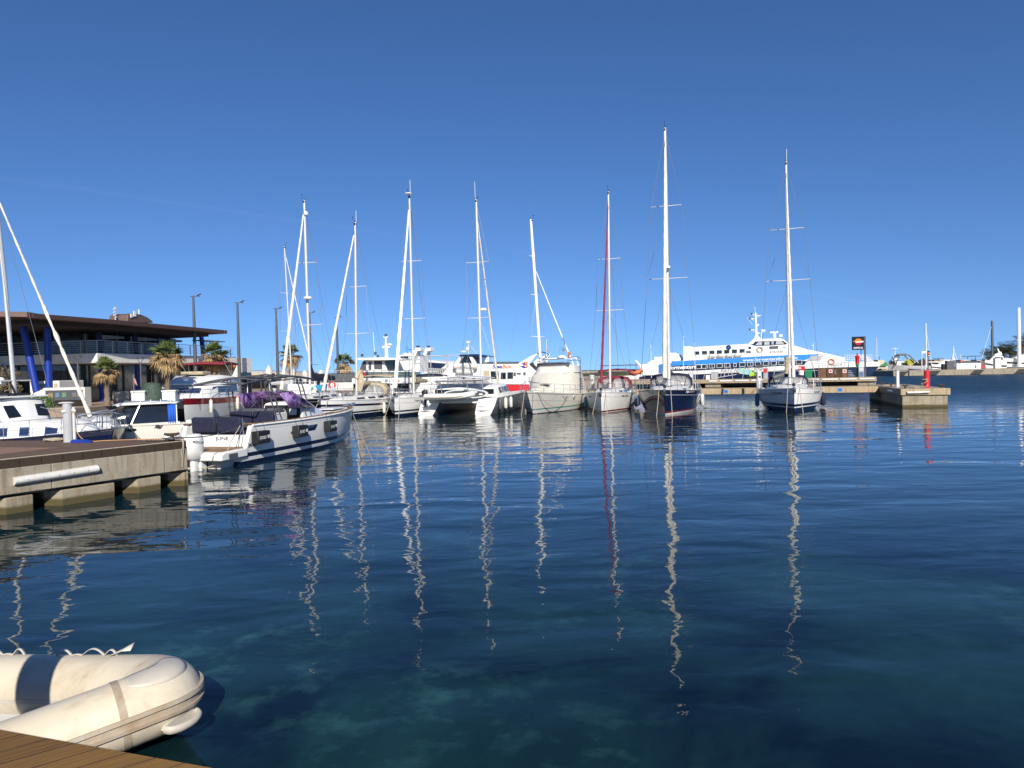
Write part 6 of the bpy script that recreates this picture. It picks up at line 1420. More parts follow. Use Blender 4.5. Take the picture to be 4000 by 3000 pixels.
MB().tube([(-1.6, .2, 2.56), (-2.7, .35, 3.7)], .045, 5).tube([(-2.4, -.3, 2.56), (-2.75, .3, 3.65)], .03, 5).tube([(-1.4, -.2, 2.56), (-2.5, -.2, 2.8)], .03, 5).box((-1.6, 0, 2.62), (1.2, 1.0, .06)).build('radar_bracket', 'black', ms)
MB().lathe((-2.2, -.1, 2.95), [(.12, 0), (.2, .05), (.2, .2), (.1, .28)], 12).build('dome', 'white', ms)
hm2.lifelines(ms, .05, .95, .6, 7, r=.014)
xx = Loc(ms, at(32, 1500, 27.2)).x
b0 = Vector((-4.0 if xx < -4.5 else xx, 0, 2.3)); tb_ = W(ms, b0); T = at(-14, 740, tb_.y + .3); Tl = Loc(ms, T)
mA = at(62, 1510, tb_.y); b0 = Loc(ms, mA); b0.z = 1.6
mst = MB().tube([b0, b0.lerp(Vector((b0.x - .2, 0, Tl.z)), .6), Vector((b0.x - .35, 0, Tl.z))], .095, 10).build('mast', 'alu', ms)
bowt = hm2.top(1, 0, .35); bowt.y = 0; bq = Loc(ms, at(330, 1632, W(ms, bowt).y))
q0 = Vector((bq.x, 0, bq.z)); q1 = Vector((b0.x - .35, 0, Tl.z - .2)); pts = []; rs = []
for k in range(60):
    u = k / 59; pts.append(q0.lerp(q1, u)); rs.append((.085 if u < .30 else .06) * (1 + .18 * math.sin(k * 1.3) + (.6 if .32 < u < .37 or .44 < u < .49 else 0)) * (1.0 - .35 * u))
MB().tube(pts, rs, 8, jit=.12).build('furled_sail', 'sail', ms)
m = MB(); m.tube([Vector((b0.x - .35, 0, Tl.z)), hm2.top(.45, .1, 0, 1)], .01, 4).tube([Vector((b0.x - .35, 0, Tl.z)), hm2.top(.45, .1, 0, -1)], .01, 4).tube([Vector((b0.x - .3, 0, Tl.z)), Vector((-5, 0, 1.2))], .01, 4); m.build('standing_rigging', 'wire', ms)
MB().tube([b0 + Vector((0, .7, 1.5)), b0 + Vector((0, -.7, 1.5))], .03, 5).build('spreader', 'alu', ms)
rope(W(ms, q0), wz(268, 1640, 1.9) if False else at(160, 1590, 22.5), 'blue-grey mooring line rising from the motor sailer bow', .05, .016, 'grey')
for px, py, L5, lb, ax in ((380, 1650, 5.0, 'small white open boat with tube fittings behind the cabin boat windshield', (.9, .5, 0)),):
    q = at(px, py, 38); r5 = boat_at('open_boat', lb, 'boat', (q.x, 38, 0), Vector((-.5, .85, 0)), L5, .5); h5 = Hull(L5, 1.8, 1.15, .95, tr=.85, ob=.5, os_=.1); h5.build([('a', -.42, 1), ('a', .3, 0), ('s', 0, 0)], ['white', 'navy'], parent=r5); h5.deck('dwhite', r5)

# small boats' clutter seen over the pier
r5 = boat_at('small_sailboat', 'small sailboat with navy hull lying between the motor sailer and the cabin boat', 'boat', (at(430, 1650, 30.5).x, 30.5, 0), Vector((-.6, .8, 0)), 6.0, .4); h5 = Hull(6.0, 2.0, 1.05, .9, tr=.8, ob=.4, os_=.2); h5.build([('a', -.42, 0), ('s', .1, 1), ('s', 0, 0)], ['blackh', 'white'], parent=r5); h5.deck('white', r5); h5.lifelines(r5, .1, .92, .55, 6)
House([(-1.5, .7, .6, .9, 1.3), (1.2, .6, .45, .95, 1.3), (1.9, .3, .2, 1.0, 1.1)]).build('white', r5, 'cabin')

# ============================================================ PONTOONS
a_ = Vector((.959, -.284, 0)); n_v = Vector((.284, .959, 0)); C0 = Vector((25.9, 47.2, 0))
def pont(name, u0, u1, v0, v1, z0, z1, mt, par, bev=0): return MB().prism([(u0, v0), (u1, v0), (u1, v1), (u0, v1)], z0, z1, plane='xy').build(name, mt, par, smooth=False, bevel=bev)
hd_ = empty('pontoon_block', C0, math.atan2(a_.y, a_.x), 'concrete end block of the pontoon with red post on top at the right', 'pontoon')
pont('deck_slab', -.08, 2.85, -.08, 11.2, .82, 1.25, 'warmconc', hd_, .03); pont('float', .04, 2.72, .04, 11, -.8, .815, 'pile', hd_, .02)
pont('deck_surface', .1, 2.7, .1, 11.0, 1.254, 1.262, 'concrete', hd_)
pn2 = empty('pontoon', C0 + n_v * 6.5, math.atan2(a_.y, a_.x), 'long pale concrete pontoon behind the bows of the moored yachts', 'pontoon')
for k in range(6):
    x1 = -.15 - k * 8.0; pont('pontoon_beam', x1 - 7.85, x1, 0, 2.4, .80, 1.25, 'warmconc', pn2, .02); pont('float', x1 - 7.4, x1 - 5.6, .2, 2.2, -.4, .795, 'pile', pn2) if k else None
for nm, px, s_ in (('56', 2836, 2), ('58', 3282, 1)):
    f_ = Fr(C0 + n_v * 6.48 - a_ * 30, C0 + n_v * 6.48); u, z = f_.loc(px, 1531); r_ = f_.root('berth_number', 'small blue berth plate reading %s on the pontoon, %s' % (nm, 'left of the lone yacht' if nm == '56' else 'right of the lone yacht'), 'number plate')
    MB().bb(u - .15, u + .15, -.012, .0, .92, 1.16).build('plate', 'skyblue', r_, smooth=False); txt_on(nm, .17, 'navy', r_, (u - .1, -.012, .98), (1, 0, 0), (0, 0, 1), off=.004, bold=.02, name='number')
def hl(P): return C0 + a_ * P[0] + n_v * P[1] + Vector((0, 0, P[2]))
o = empty('red_post', hl((1.75, 1.0, 1.262)), 0, 'thick bright red post with rope wound round it on the pontoon head', 'post'); MB().lathe((0, 0, 0), [(.18, 0), (.18, 1.14), (.14, 1.18)], 16).build('shaft', 'bred', o)
pts = [Vector((.2 * math.cos(k * .7) - .06, .2 * math.sin(k * .7), .05 + .55 * abs(math.sin(k * .21)))) for k in range(36)]; tag(MB().tube([hl((1.68, .98, 1.26)) + p for p in pts], .025, 5).build('rope_coil', 'rope'), 'beige rope hanging in loops on the red post', 'rope')
o = empty('white_post', hl((.45, 3.2, 1.262)), 0, 'slim white post on the pontoon head left of the red one', 'post'); MB().lathe((0, 0, 0), [(.11, 0), (.11, 1.15), (.02, 1.2)], 12).build('shaft', 'white', o); MB().lathe((0, 0, 1.15), [(.13, 0), (.13, .04), (.03, .07)], 10).build('cap', 'grey', o)
for p, lb in (((.3, .35), 'rusty cleat at the near left corner of the pontoon head'), ((2.5, .6), 'rusty cleat at the near right corner of the pontoon head'), ((.4, 5.0), 'dark cleat behind the white post on the pontoon head'), ((.3, 7.6), 'dark cleat where the long pontoon meets its head')): cleat(hl((p[0], p[1], 1.262)), lb, 1.1)
coil(hl((1.2, .9, 1.27)), 4, .3, 'beige rope spread out between cleat and red post'); coil(hl((.5, 6.6, 1.27)), 5, .3, 'heap of beige rope at the far end of the pontoon head')
for (u0, v0, u1, v1), lb in (((.3, -.16, 1.6, -.16), 'white bumper across the front of the pontoon head'), ((-.16, 1.8, -.16, 3.2), 'white bumper on the shaded left side of the pontoon head')):
    o = MB().tube([hl((u0, v0, 1.0)), hl((u1, v1, 1.02))], .085, 10).build('dock_bumper', 'offw'); tag(o, lb, 'bumper')
for px, pb, Y, lb in ((2075, 1550, 58.5, 'grey pedestal hidden between the catamaran rig and the motor yacht'), (2313, 1505, 60.5, 'grey pedestal between the motor yacht and the red trimmed yacht'), (2699, 1495, 57.6, 'grey pedestal right behind the navy yacht'), (2965, 1490, 57.0, 'white pedestal at the left of the yacht moored alone'), (3130, 1490, 56.4, 'white pedestal behind the deck of the yacht moored alone'), (1531, 1530, 64, 'white pedestal between the striped yacht and its neighbour')):
    T = at(px, 1500, Y); o = empty('service_pedestal', (T.x, Y, 1.25), 0, lb, 'pedestal', 'pedestals on the long pontoon'); MB().lathe((0, 0, 0), [(.2, 0), (.2, 1.15), (.22, 1.17), (.22, 1.28), (.1, 1.33)], 14).build('column', 'white' if 'white' in lb else 'lgrey', o); MB().bb(-.08, .08, -.215, -.19, .8, .95).build('socket', 'dgrey', o, smooth=False)

# ============================================================ FUEL DOCK
FD = Fr(at(2380, 1485, 106)[:2], at(3424, 1475, 90.5)[:2])
fd = FD.root('fuel_dock', 'pale concrete fuel dock on piers behind the long pontoon', 'dock')
MB().bb(0, FD.L, 0, 5, .72, 1.22).build('dock_slab', 'warmconc', fd, smooth=False)
MB().bb(.02, FD.L - .02, .5, 4.9, 1.224, 1.232).build('dock_surface', 'concrete', fd, smooth=False)
MB().bb(.1, FD.L - .1, 4.4, 4.85, -.8, .718).build('back_wall', 'pile', fd, smooth=False)
for px in (2456, 2786, 3155, 3388): u, z = FD.loc(px, 1500, .3); MB().bb(u - (1.1 if px != 2456 else 2.5), u + 1.0, .3, 4.8, -.8, .718).build('pier', 'pile', fd, smooth=False)
for k, (x0, x1) in enumerate(((2770, 2800), (2812, 2860), (2872, 2924), (2935, 2985), (2945, 2992), (3140, 3200), (3212, 3272), (3282, 3345), (3358, 3415))):
    if k == 4: continue
    u0, u1 = FD.loc(x0, 1490)[0], FD.loc(x1, 1490)[0]; MB().bb(u0, u1, -.09, -.005, .95, 1.13).build('bumper_strip', 'white', fd, smooth=False)
FD2 = Fr(at(2380, 1485, 108)[:2], at(3424, 1475, 92.5)[:2])
def onFD(px, y=2.0): u = FD.loc(px, 1470, y)[0]; return FD.P0 + FD.u * u + FD.n * y + Vector((0, 0, 1.235)), u
def dbox(name, label, cat, px0, px1, pt, y, mt, parts=None, depth=.8):
    P, u = onFD((px0 + px1) / 2, y); u0 = FD.loc(px0, 1470, y)[0]; u1 = FD.loc(px1, 1470, y)[0]; h = FD.loc((px0 + px1) / 2, pt, y)[1] - 1.235
    r_ = empty(name, P, FD.rz, label, cat); MB().bb(-(u1 - u0) / 2, (u1 - u0) / 2, 0, depth, 0, h).build('body', mt, r_, smooth=False, bevel=.02); return r_, (u1 - u0) / 2, h
r_, hw, h = dbox('cabinet', 'small white electrical cabinet on the fuel dock', 'cabinet', 2757, 2772, 1465, .8, 'white'); MB().bb(-.03, .03, -.02, 0, h * .6, h * .75).build('sticker', 'yellow', r_, smooth=False)
r_, hw, h = dbox('cabinet', 'tall grey steel cabinet on the fuel dock', 'cabinet', 2777, 2802, 1454, .9, 'grey'); MB().bb(-.01, .01, -.015, 0, .1, h - .1).build('door_gap', 'dgrey', r_, smooth=False); MB().bb(-hw - .04, hw + .04, -.04, .84, h + .002, h + .05).build('top_plate', 'lgrey', r_, smooth=False)
r_, hw, h = dbox('fuel_pump', 'white fuel pump with red digits beside the green-sticker trolley', 'fuel pump', 2958, 2974, 1461, .9, 'white'); r_['label'] = 'short white fuel pump right of the yellow trolley'; MB().bb(-.3, .3, -.02, 0, h * .55, h * .8).build('display', 'dgrey', r_, smooth=False)
r_, hw, h = dbox('fuel_pump', 'grey fuel pump with red top panel on the fuel dock', 'fuel pump', 2982, 2998, 1436, 1.2, 'grey'); MB().bb(-hw + .05, hw - .05, -.02, 0, h - .7, h - .15).build('red_panel', 'bred', r_, smooth=False)
P, u = onFD(2967, 1.6); o = empty('price_display', P, FD.rz, 'dark display board on a pole left of the grey pump', 'display'); MB().bb(-.5, .5, 0, .1, 1.5, 1.95).build('panel', 'dgrey', o, smooth=False); MB().tube([(0, .05, 0), (0, .05, 1.5)], .05, 6).build('pole', 'grey', o)
# gangway-like leaning railing
m_root = FD.root('ramp_railing', 'grey railing of leaning posts along the back of the fuel dock', 'railing', z=1.235)
for i, px in enumerate((2703, 2748, 2790, 2826, 2862, 2900, 2942, 3020, 3185, 3225, 3266, 3305)):
    u = FD.loc(px, 1470, 4.6)[0]; MB().tube([(u, 4.6, 0), (u + (.45 if i % 2 else -.35), 4.6, 2.2)], .045, 5).build('post', 'grey', m_root)
MB().tube([(FD.loc(2703, 1470, 4.6)[0], 4.6, .95), (FD.loc(3310, 1470, 4.6)[0], 4.6, .95)], .03, 5).tube([(FD.loc(3170, 1470, 4.6)[0], 4.6, 1.9), (FD.loc(3420, 1470, 4.6)[0], 4.6, 1.9)], .03, 5).build('rail', 'lgrey', m_root)
r_, hw, h = dbox('gangway', 'low folded gangway with turquoise and cream banner on the fuel dock', 'gangway', 2800, 2890, 1475, 3.2, 'lgrey', depth=.1); bpy.data.objects.remove(r_.children[0])
m = MB()
for k in range(7): x = lerp(-hw, hw, k / 6); m.tube([(x, 0, .2 + .5 * k / 6), (x + .1, 0, 1.0 + .5 * k / 6)], .03, 4)
m.tube([(-hw, 0, .2), (hw, 0, .7)], .05, 5).tube([(-hw, 0, 1.0), (hw, 0, 1.5)], .04, 5); m.build('frame', 'lgrey', r_)
P, u = onFD(2917, 2.4); o = empty('banner_board', P, FD.rz, 'tilted banner board in turquoise and beige on the fuel dock', 'banner'); MB().prism([(-1.0, .75), (.95, .45), (.95, 1.15), (-1.0, 1.6)], 0, .05).build('panel', mat('banner', (.10, .50, .62), .6, col2=(.55, .55, .35), scale=.9, thr=(.45, .55)), o, smooth=False)
P, u = onFD(2938, .9); o = empty('cart', P, FD.rz, 'yellow-green trolley with black wheels on the fuel dock edge', 'trolley'); MB().tube([(-.35, 0, .2), (-.3, 0, 1.1), (.35, 0, 1.1), (.4, 0, .2)], .06, 6).box((0, .1, .6), (.5, .3, .6)).build('frame', 'lime', o)
for x in (-.4, 0.05, .45): MB().lathe((x, -.1, .22), [(.05, -.05), (.22, -.05), (.22, .05), (.05, .05)], 10, axis='Y').build('wheel', 'black', o)
P, u = onFD(3132, 1.0); o = empty('fire_hose_box', P, FD.rz, 'red fire hose box on a post behind the lone yacht', 'hose box'); MB().tube([(0, .15, 0), (0, .15, 1.1)], .05, 6).build('post', 'lgrey', o); MB().bb(-.4, .4, 0, .3, .95, 1.6).build('box', 'bred', o, smooth=False, bevel=.02); MB().bb(-.3, -.08, -.012, 0, 1.25, 1.45).build('sticker', 'white', o, smooth=False)
P, u = onFD(3159, 1.0); o = empty('waste_bin', P, FD.rz, 'green wheeled waste container beside the brown storage boxes', 'bin'); MB().prism([(-.42, .05), (.38, .05), (.45, .85), (-.48, .85)], 0, .6).build('body', 'green', o, smooth=False, bevel=.03); MB().prism([(-.52, .853), (.5, .853), (.42, 1.08), (-.4, 1.08)], -.04, .65).build('lid', mat('green lid', (.03, .30, .16), .5), o, smooth=False, bevel=.03)
for i, (x0, x1) in enumerate(((3194, 3228), (3229, 3261), (3264, 3288), (3289, 3310))):
    r_, hw, h = dbox('storage_locker', ('first', 'second', 'third', 'fourth')[i] + ' brown wooden locker from the left on the fuel dock', 'locker', x0, x1, 1439, .7, 'binwood', depth=1.0); r_['group'] = 'brown lockers on the fuel dock'
    MB().bb(-hw - .02, hw + .02, -.03, 1.02, h + .002, h + .06).build('lid', 'binwood', r_, smooth=False)
    if i in (1, 3): MB().bb(-.22, .22, -.015, 0, h * .52, h * .88).build('sticker', 'white', r_, smooth=False); MB().bb(-.13, .13, -.02, -.016, h * .6, h * .8).build('symbol', 'bred', r_, smooth=False)
    else: MB().bb(hw - .12, hw - .05, -.03, 0, h * .5, h * .6).build('latch', 'steel', r_, smooth=False)
P, u = onFD(3328, 1.3); o = empty('boarding_steps', P, FD.rz, 'dark boarding steps right of the brown lockers', 'steps'); m = MB()
for k in range(4): m.bb(-.45, .45, .2 * k, .2 * k + .25, .22 * k + .15, .22 * k + .20)
m.build('treads', 'lgrey', o, smooth=False); MB().bb(-.5, -.46, 0, .9, 0, .9).bb(.46, .5, 0, .9, 0, .9).build('side_plates', 'dgrey', o, smooth=False)
P, u = onFD(3350, 1.2); hb_t = FD.loc(3350, 1388, 1.2)[1] - 1.235; o = empty('harbour_light', P, FD.rz, 'red harbour light cylinder on a green base at the dock end', 'harbour light')
MB().lathe((0, 0, 0), [(.14, 0), (.14, hb_t * .50), (.22, hb_t * .5), (.22, hb_t * .62)], 14).build('base', 'green', o); MB().lathe((0, 0, 0), [(.24, hb_t * .62), (.24, hb_t * .88), (.28, hb_t * .90), (.28, hb_t * .96), (.1, hb_t), (.08, hb_t * 1.12)], 14).build('lantern', 'bred', o)
r_, hw, h = dbox('fuel_dispenser', 'grey steel fuel dispenser at the foot of the black price sign', 'fuel pump', 3354, 3375, 1432, .6, 'grey'); MB().bb(-hw + .06, hw - .06, -.02, 0, h * .6, h * .9).build('screen', 'lgrey', r_, smooth=False); MB().bb(-hw + .05, hw - .05, -.02, 0, h * .05, h * .5).build('door', 'steel', r_, smooth=False)
r_['label'] = 'grey steel fuel dispenser at the foot of the tall black sign'
# totem sign
sf = Fr(FD.P0 + FD.n * 1.6, FD.P0 + FD.n * 1.6 + FD.u * FD.L)
sg = sf.root('fuel_sign', 'tall black fuel company sign with orange, white and red emblem on a grey pole', 'sign')
def P_(x, y): return sf.loc(x, y)
x0, zt = P_(3327, 1316); x1, zb = P_(3375, 1366); MB().bb(x0, x1, -.10, .10, zb, zt).build('panel', mat('sign black', (.012, .012, .025), .35), sg, smooth=False, bevel=.02)
xp0, zp = P_(3373, 1314); xp1, _ = P_(3379, 1314); MB().bb(x1 + .003, x1 + .22, -.08, .08, 1.23, zp).build('pole', 'dgrey', sg, smooth=False)
cx, cz = P_(3353, 1335)
def disc(a0, a1, r0, mt, nm, dz=0, y=-.125):
    pts = [(cx + r0 * 1.05 * math.cos(R(lerp(a0, a1, k / 16))), cz + dz + r0 * math.sin(R(lerp(a0, a1, k / 16)))) for k in range(17)]; MB().prism(pts, y, -.101).build(nm, mt, sg, smooth=False)
disc(5, 185, .42, mat('emblem orange', (.85, .25, .02), .4), 'emblem_top'); disc(190, 350, .40, mat('emblem red', (.55, .02, .03), .4), 'emblem_bottom', -.05)
MB().prism([(cx - .62, cz + .08), (cx - .2, cz + .22), (cx - .2, cz - .02), (cx - .62, cz + .0)], -.13, -.102).build('emblem_wing', bpy.data.materials['emblem orange'], sg, smooth=False)
MB().prism([(cx - .32, cz - .13), (cx + .60, cz - .10), (cx + .60, cz + .10), (cx + .1, cz + .04), (cx - .36, cz + .02)], -.14, -.102).build('emblem_band', 'white', sg, smooth=False)
tx, tz = P_(3331.5, 1362.5); txt_on('REPSOL', .30, 'white', sg, (tx + .05, -.105, tz), (1, 0, 0), (0, 0, 1), off=.008, bold=.03, shear=.3, squeeze=1.12, name='lettering')

# ============================================================ FAST FERRY
FF = Fr(at(2440, 1470, 117)[:2], at(3440, 1450, 105)[:2])
fe = FF.root('fast_ferry', 'white high speed ferry with sky blue stripe lying behind the fuel dock, bow right', 'ferry')
Pf_ = lambda pts, y=0: [FF.loc(a, b, y) for a, b in pts]
def fpr(name, pts, y0, y1, mt, par=None, bev=0): return MB().prism(Pf_(pts, y0), y0, y1).build(name, mt, par or fe, smooth=False, bevel=bev)
WD = 9.5
fpr('hull', [(2520, 1500), (2520, 1466), (2700, 1463), (2960, 1452), (3130, 1442), (3200, 1437), (3434, 1431), (3420, 1448), (3398, 1472), (3385, 1490)], .25, WD - .25, 'navy')
fpr('topsides', [(2512, 1466), (2512, 1434), (2640, 1429), (3050, 1411), (3134, 1407), (3145, 1402), (3200, 1385), (3232, 1387), (3300, 1397), (3302, 1412), (3436, 1413), (3434, 1431), (3200, 1437), (3130, 1442), (2960, 1452), (2700, 1463)], .0, WD, 'white')
fpr('window_band', [(2604, 1450), (2606, 1431), (2640, 1429), (3050, 1411.5), (3130, 1408), (3152, 1411), (3142, 1425), (3050, 1429), (2720, 1447), (2620, 1449)], -.05, -.003, 'navy')
fpr('blue_stripe', [(2615, 1430), (2624, 1413), (2992, 1390.5), (3200, 1383), (3165, 1398), (3145, 1405.5), (3050, 1411), (2640, 1428.5)], -.055, .0, 'skyblue')
fpr('upper_hull', [(2560, 1431), (2616, 1412), (2624, 1412.7), (2992, 1390.2), (3200, 1382.7), (3232, 1386), (3200, 1384), (3145, 1402), (3050, 1410.8), (2640, 1428.8)], .003, WD, 'white')
fpr('boarding_recess', [(3150, 1410), (3168, 1390), (3218, 1387), (3204, 1407)], -.06, -.003, 'grey')
fpr('upper_deck', [(2668, 1409), (2672, 1352), (2700, 1353), (2705, 1356), (2930, 1342.5), (2944, 1352), (3076, 1347), (3092, 1349), (3112, 1352), (3150, 1364), (3200, 1376), (3235, 1385.5), (3200, 1382.4), (2992, 1390)], 1.0, WD - 1.0, 'white')
fpr('wheelhouse', [(2925, 1343), (2938, 1334), (2950, 1325), (3050, 1321), (3063, 1327), (3095, 1350), (3088, 1352)], 1.6, WD - 1.6, 'white')
fpr('front_fairing', [(3085, 1349), (3098, 1352), (3130, 1366), (3200, 1377), (3300, 1396.5), (3232, 1386.5), (3200, 1376)], 1.9, WD - 1.9, 'white')
# sloping stern block
fpr('stern_block', [(2500, 1471), (2520, 1425), (2545, 1407), (2556, 1407), (2556, 1394), (2600, 1392), (2617, 1394), (2618, 1412), (2560, 1431), (2530, 1470)], .3, WD - .3, 'white')
fpr('funnel', [(2612, 1378), (2640, 1378), (2655, 1395), (2660, 1408), (2618, 1412)], 1.0, 3.2, 'white', bev=.1)
fpr('funnel', [(2640, 1382), (2653, 1382), (2672, 1408), (2655, 1409)], 3.6, 6, 'white', bev=.1)
fpr('stern_window', [(2563, 1404), (2564, 1393), (2592, 1391.5), (2592, 1402)], .9, 1.05, 'black')
fpr('poster', [(2573, 1458), (2573, 1424), (2588, 1421), (2588, 1456)], -.08, -.003, mat('poster blue', (.03, .22, .6), .5))
fpr('stern_deck', [(2430, 1500), (2432, 1470), (2505, 1462), (2520, 1450), (2520, 1500)], 1.2, WD - 1, 'white'); fpr('stern_band', [(2497, 1490), (2500, 1474), (2565, 1470), (2565, 1490)], 0, .22, 'navy')
def fwin(px, py, w_, h_, y, nm='window', frame=True, mt='glass', slant=-.045):
    pts = [(px - w_, py - h_ - slant * -w_), (px + w_, py - h_ + slant * w_), (px + w_, py + h_ + slant * w_), (px - w_, py + h_ - slant * w_)]
    o = fpr(nm, pts, y - .03, y, 'white' if frame else mt)
    if frame:
        q = [(px - w_ + 1.6, pts[0][1] + 1.6), (px + w_ - 1.6, pts[1][1] + 1.6), (px + w_ - 1.6, pts[2][1] - 1.6), (px - w_ + 1.6, pts[3][1] - 1.6)]; fpr('pane', q, y - .045, y - .031, mt, o)
for px in (2729, 2752, 2781, 2811, 2840, 2900, 2931, 2961, 2993, 3023, 3053): fwin(px, 1432.6 - (px - 2729) * .0478, 11.5, 8, -.051)
fwin(2871, 1426, 6, 7.5, -.051); fwin(3121, 1414.5, 12, 8, -.051)
for i, px in enumerate((2722, 2752, 2781, 2810, 2839, 2869, 2899)): fwin(px, 1380 - (px - 2722) * .05, 10, 7, 1.0, frame=False)
for px, py, w_, h_ in ((2929, 1359, 5, 4.5), (2924, 1375, 9, 4.5)): fwin(px, py, w_, h_, 1.0, frame=False)
fpr('wheelhouse_band', [(2943, 1342), (2950, 1334), (3058, 1331), (3075, 1342), (3072, 1345), (2952, 1351), (2945, 1348)], 1.54, 1.597, 'navy')
for q in ([(2951, 1348), (2962, 1336), (2977, 1335), (2976, 1347)], [(2985, 1347), (2986, 1335), (3006, 1334), (3006, 1346.5)], [(3014, 1346), (3014, 1332), (3022, 1332), (3022, 1346)], [(3030, 1345), (3033, 1332), (3052, 1331.5), (3064, 1343)]): fpr('window', q, 1.48, 1.538, 'grey')
fpr('name_board', [(3006, 1363), (3006, 1353), (3040, 1351), (3040, 1361)], .9, .99, 'dgrey')
fpr('vent', [(3052, 1360), (3060, 1355), (3072, 1354), (3072, 1358)], .9, .99, 'grey')
# life rafts on deck edge
for i, px in enumerate((2783, 2817, 2851, 2885)):
    u, z = FF.loc(px, 1390 - (px - 2783) * .04, .5); MB().lathe((u, .5, z), [(.2, -.52), (.30, -.42), (.30, .42), (.2, .52)], 12, axis='X').build('life_raft', 'offw', fe)
def ferry_rail(x0, y0, x1, y1, y, n, h=.85, mt='white'):
    a = Vector((FF.loc(x0, y0, y)[0], y, FF.loc(x0, y0, y)[1])); b = Vector((FF.loc(x1, y1, y)[0], y, FF.loc(x1, y1, y)[1])); m = MB()
    for k in range(n + 1): c = a.lerp(b, k / n); m.tube([c, c + Vector((0, 0, h))], .025, 4)
    for v in (.33, .66, 1): m.tube([a + Vector((0, 0, h * v)), b + Vector((0, 0, h * v))], .02, 4)
    m.build('deck_rail', mt, fe)
ferry_rail(2672, 1409, 2775, 1403, .1, 10); ferry_rail(2900, 1397, 2990, 1391, .1, 8); ferry_rail(3152, 1437, 3300, 1432, -.02, 12, .9, 'lgrey')
m = MB()
a = [FF.loc(3300, 1412, 0), FF.loc(3400, 1412, 0), FF.loc(3434, 1412, 0)]
for k in range(12):
    x = lerp(a[0][0], a[1][0] + .2, k / 11); m.tube([(x, .1, a[0][1]), (x, .1, a[0][1] + .95)], .03, 4)
for k in range(7): x = lerp(a[1][0] - .6, a[2][0] - .2, k / 6); m.tube([(x, .1 + k * .5, a[2][1]), (x - 1.3, .1 + k * .5, a[2][1] + 1.1)], .045, 4)
for v in (.3, .6, .95): m.tube([(a[0][0], .1, a[0][1] + v), (a[1][0] + .3, .1, a[1][1] + v)], .03, 4)
m.build('bow_rail', 'white', fe)
MB().tube([(a[1][0] - .8, 3, a[1][1]), (a[1][0] - .8, 3, a[1][1] + 1.8)], .12, 6).build('bow_post', 'skyblue', fe)
# masts and radar
m = MB(); B_ = lambda x, y: Vector((FF.loc(x, y, 4.5)[0], 4.5, FF.loc(x, y, 4.5)[1]))
m.prism([(B_(x, y).x, B_(x, y).z) for x, y in ((2925, 1341), (2943, 1326), (2951, 1312), (2951, 1265), (2949, 1222), (2954, 1222), (2957, 1265), (2959, 1308), (2972, 1326), (2972, 1335))], 4.3, 4.7)
for y, x0, x1 in ((1228, 2937, 2953), (1245, 2930, 2950), (1288, 2930, 2952), (1232, 2953, 2972), (1268, 2950, 2966), (1300, 2952, 2968)):
    m.tube([B_(x0, y), B_(x1, y + 1)], .07, 4); m.tube([B_(x0 if x0 < 2945 else x1, y), B_(2951 if x0 < 2945 else 2955, y + 9)], .04, 4)
m.tube([B_(2950, 1222), B_(2948, 1198)], .04, 4); m.tube([B_(2918, 1240), B_(2938, 1268)], .03, 4)
m.tube([B_(2974, 1326), B_(2974, 1298)], .07, 5).tube([B_(2973, 1289), B_(2990, 1291)], .12, 5).tube([B_(2977, 1297), B_(2986, 1292)], .16, 5)
m.tube([B_(3025, 1322), B_(3025, 1300)], .25, 8).tube([B_(3009, 1299), B_(3040, 1297)], .14, 6).tube([B_(3048, 1315), B_(3050, 1306)], .3, 8)
m.build('mast', 'white', fe, smooth=False)
m = MB()
for x, y in ((2936, 1226), (2929, 1243), (2929, 1287)): c = B_(x, y); m.box(c, (.3, .3, .35))
m.build('navigation_lights', 'dgrey', fe, smooth=False)
MB().tube([B_(3177, 1377), B_(3176, 1340)], .05, 4).box(B_(3176, 1349), (.3, .1, .1)).build('bow_mast', 'lgrey', fe)
# crane and rescue boat
cr = MB(); C_ = lambda x, y, yy=2.0: Vector((FF.loc(x, y, yy)[0], yy, FF.loc(x, y, yy)[1]))
cr.tube([C_(2483, 1408), C_(2508, 1440)], [.18, .28], 6).tube([C_(2510, 1470), C_(2512, 1426)], .35, 8).box(C_(2518, 1430), (.9, .8, .6)); cr.build('crane', 'white', fe)
MB().tube([C_(2484, 1412), C_(2484, 1447)], .03, 4).build('crane_cable', 'teal', fe)
rb2 = MB().tube(crom([C_(2466, 1452, 1.2), C_(2480, 1456, .9), C_(2496, 1452, 1.2), C_(2502, 1449, 1.9)], 4), .30, 8).build('rescue_tube', 'orange', fe); MB().box(C_(2474, 1457, 2.2), (1.1, 1.2, .9)).build('rescue_hull', 'bred', fe, smooth=False)
for px, py, y in ((2846, 1357, .99), (2534, 1456, .29)):
    u, z = FF.loc(px, py, y); m = MB().lathe((u, y, z), [(.01, -.05), (.38, -.05), (.38, 0), (.01, 0)], 16, axis='Y'); m.build('round_logo', 'navy', fe, smooth=False); txt_on('A', .5, 'skyblue', fe, (u - .17, y - .05, z - .17), (1, 0, 0), (0, 0, 1), off=.02, name='logo_letter')
def ftxt(s, px0, px1, py0, size, mt, y=-.055, **k):
    u0, z0 = FF.loc(px0, py0, y); u1, z1 = FF.loc(px1, py0 - (px1 - px0) * .045, y); o = txt_on(s, size, mt, fe, (u0, y, z0), (1, 0, 0), (0, 0, 1), off=.012, **k)
    xs = [v.co.x for v in o.data.vertices]; sc = (u1 - u0) / (max(xs) - u0); sl = (z1 - z0) / (u1 - u0)
    for v in o.data.vertices: v.co.x = u0 + (v.co.x - u0) * sc; v.co.z += (v.co.x - u0) * sl
    return o
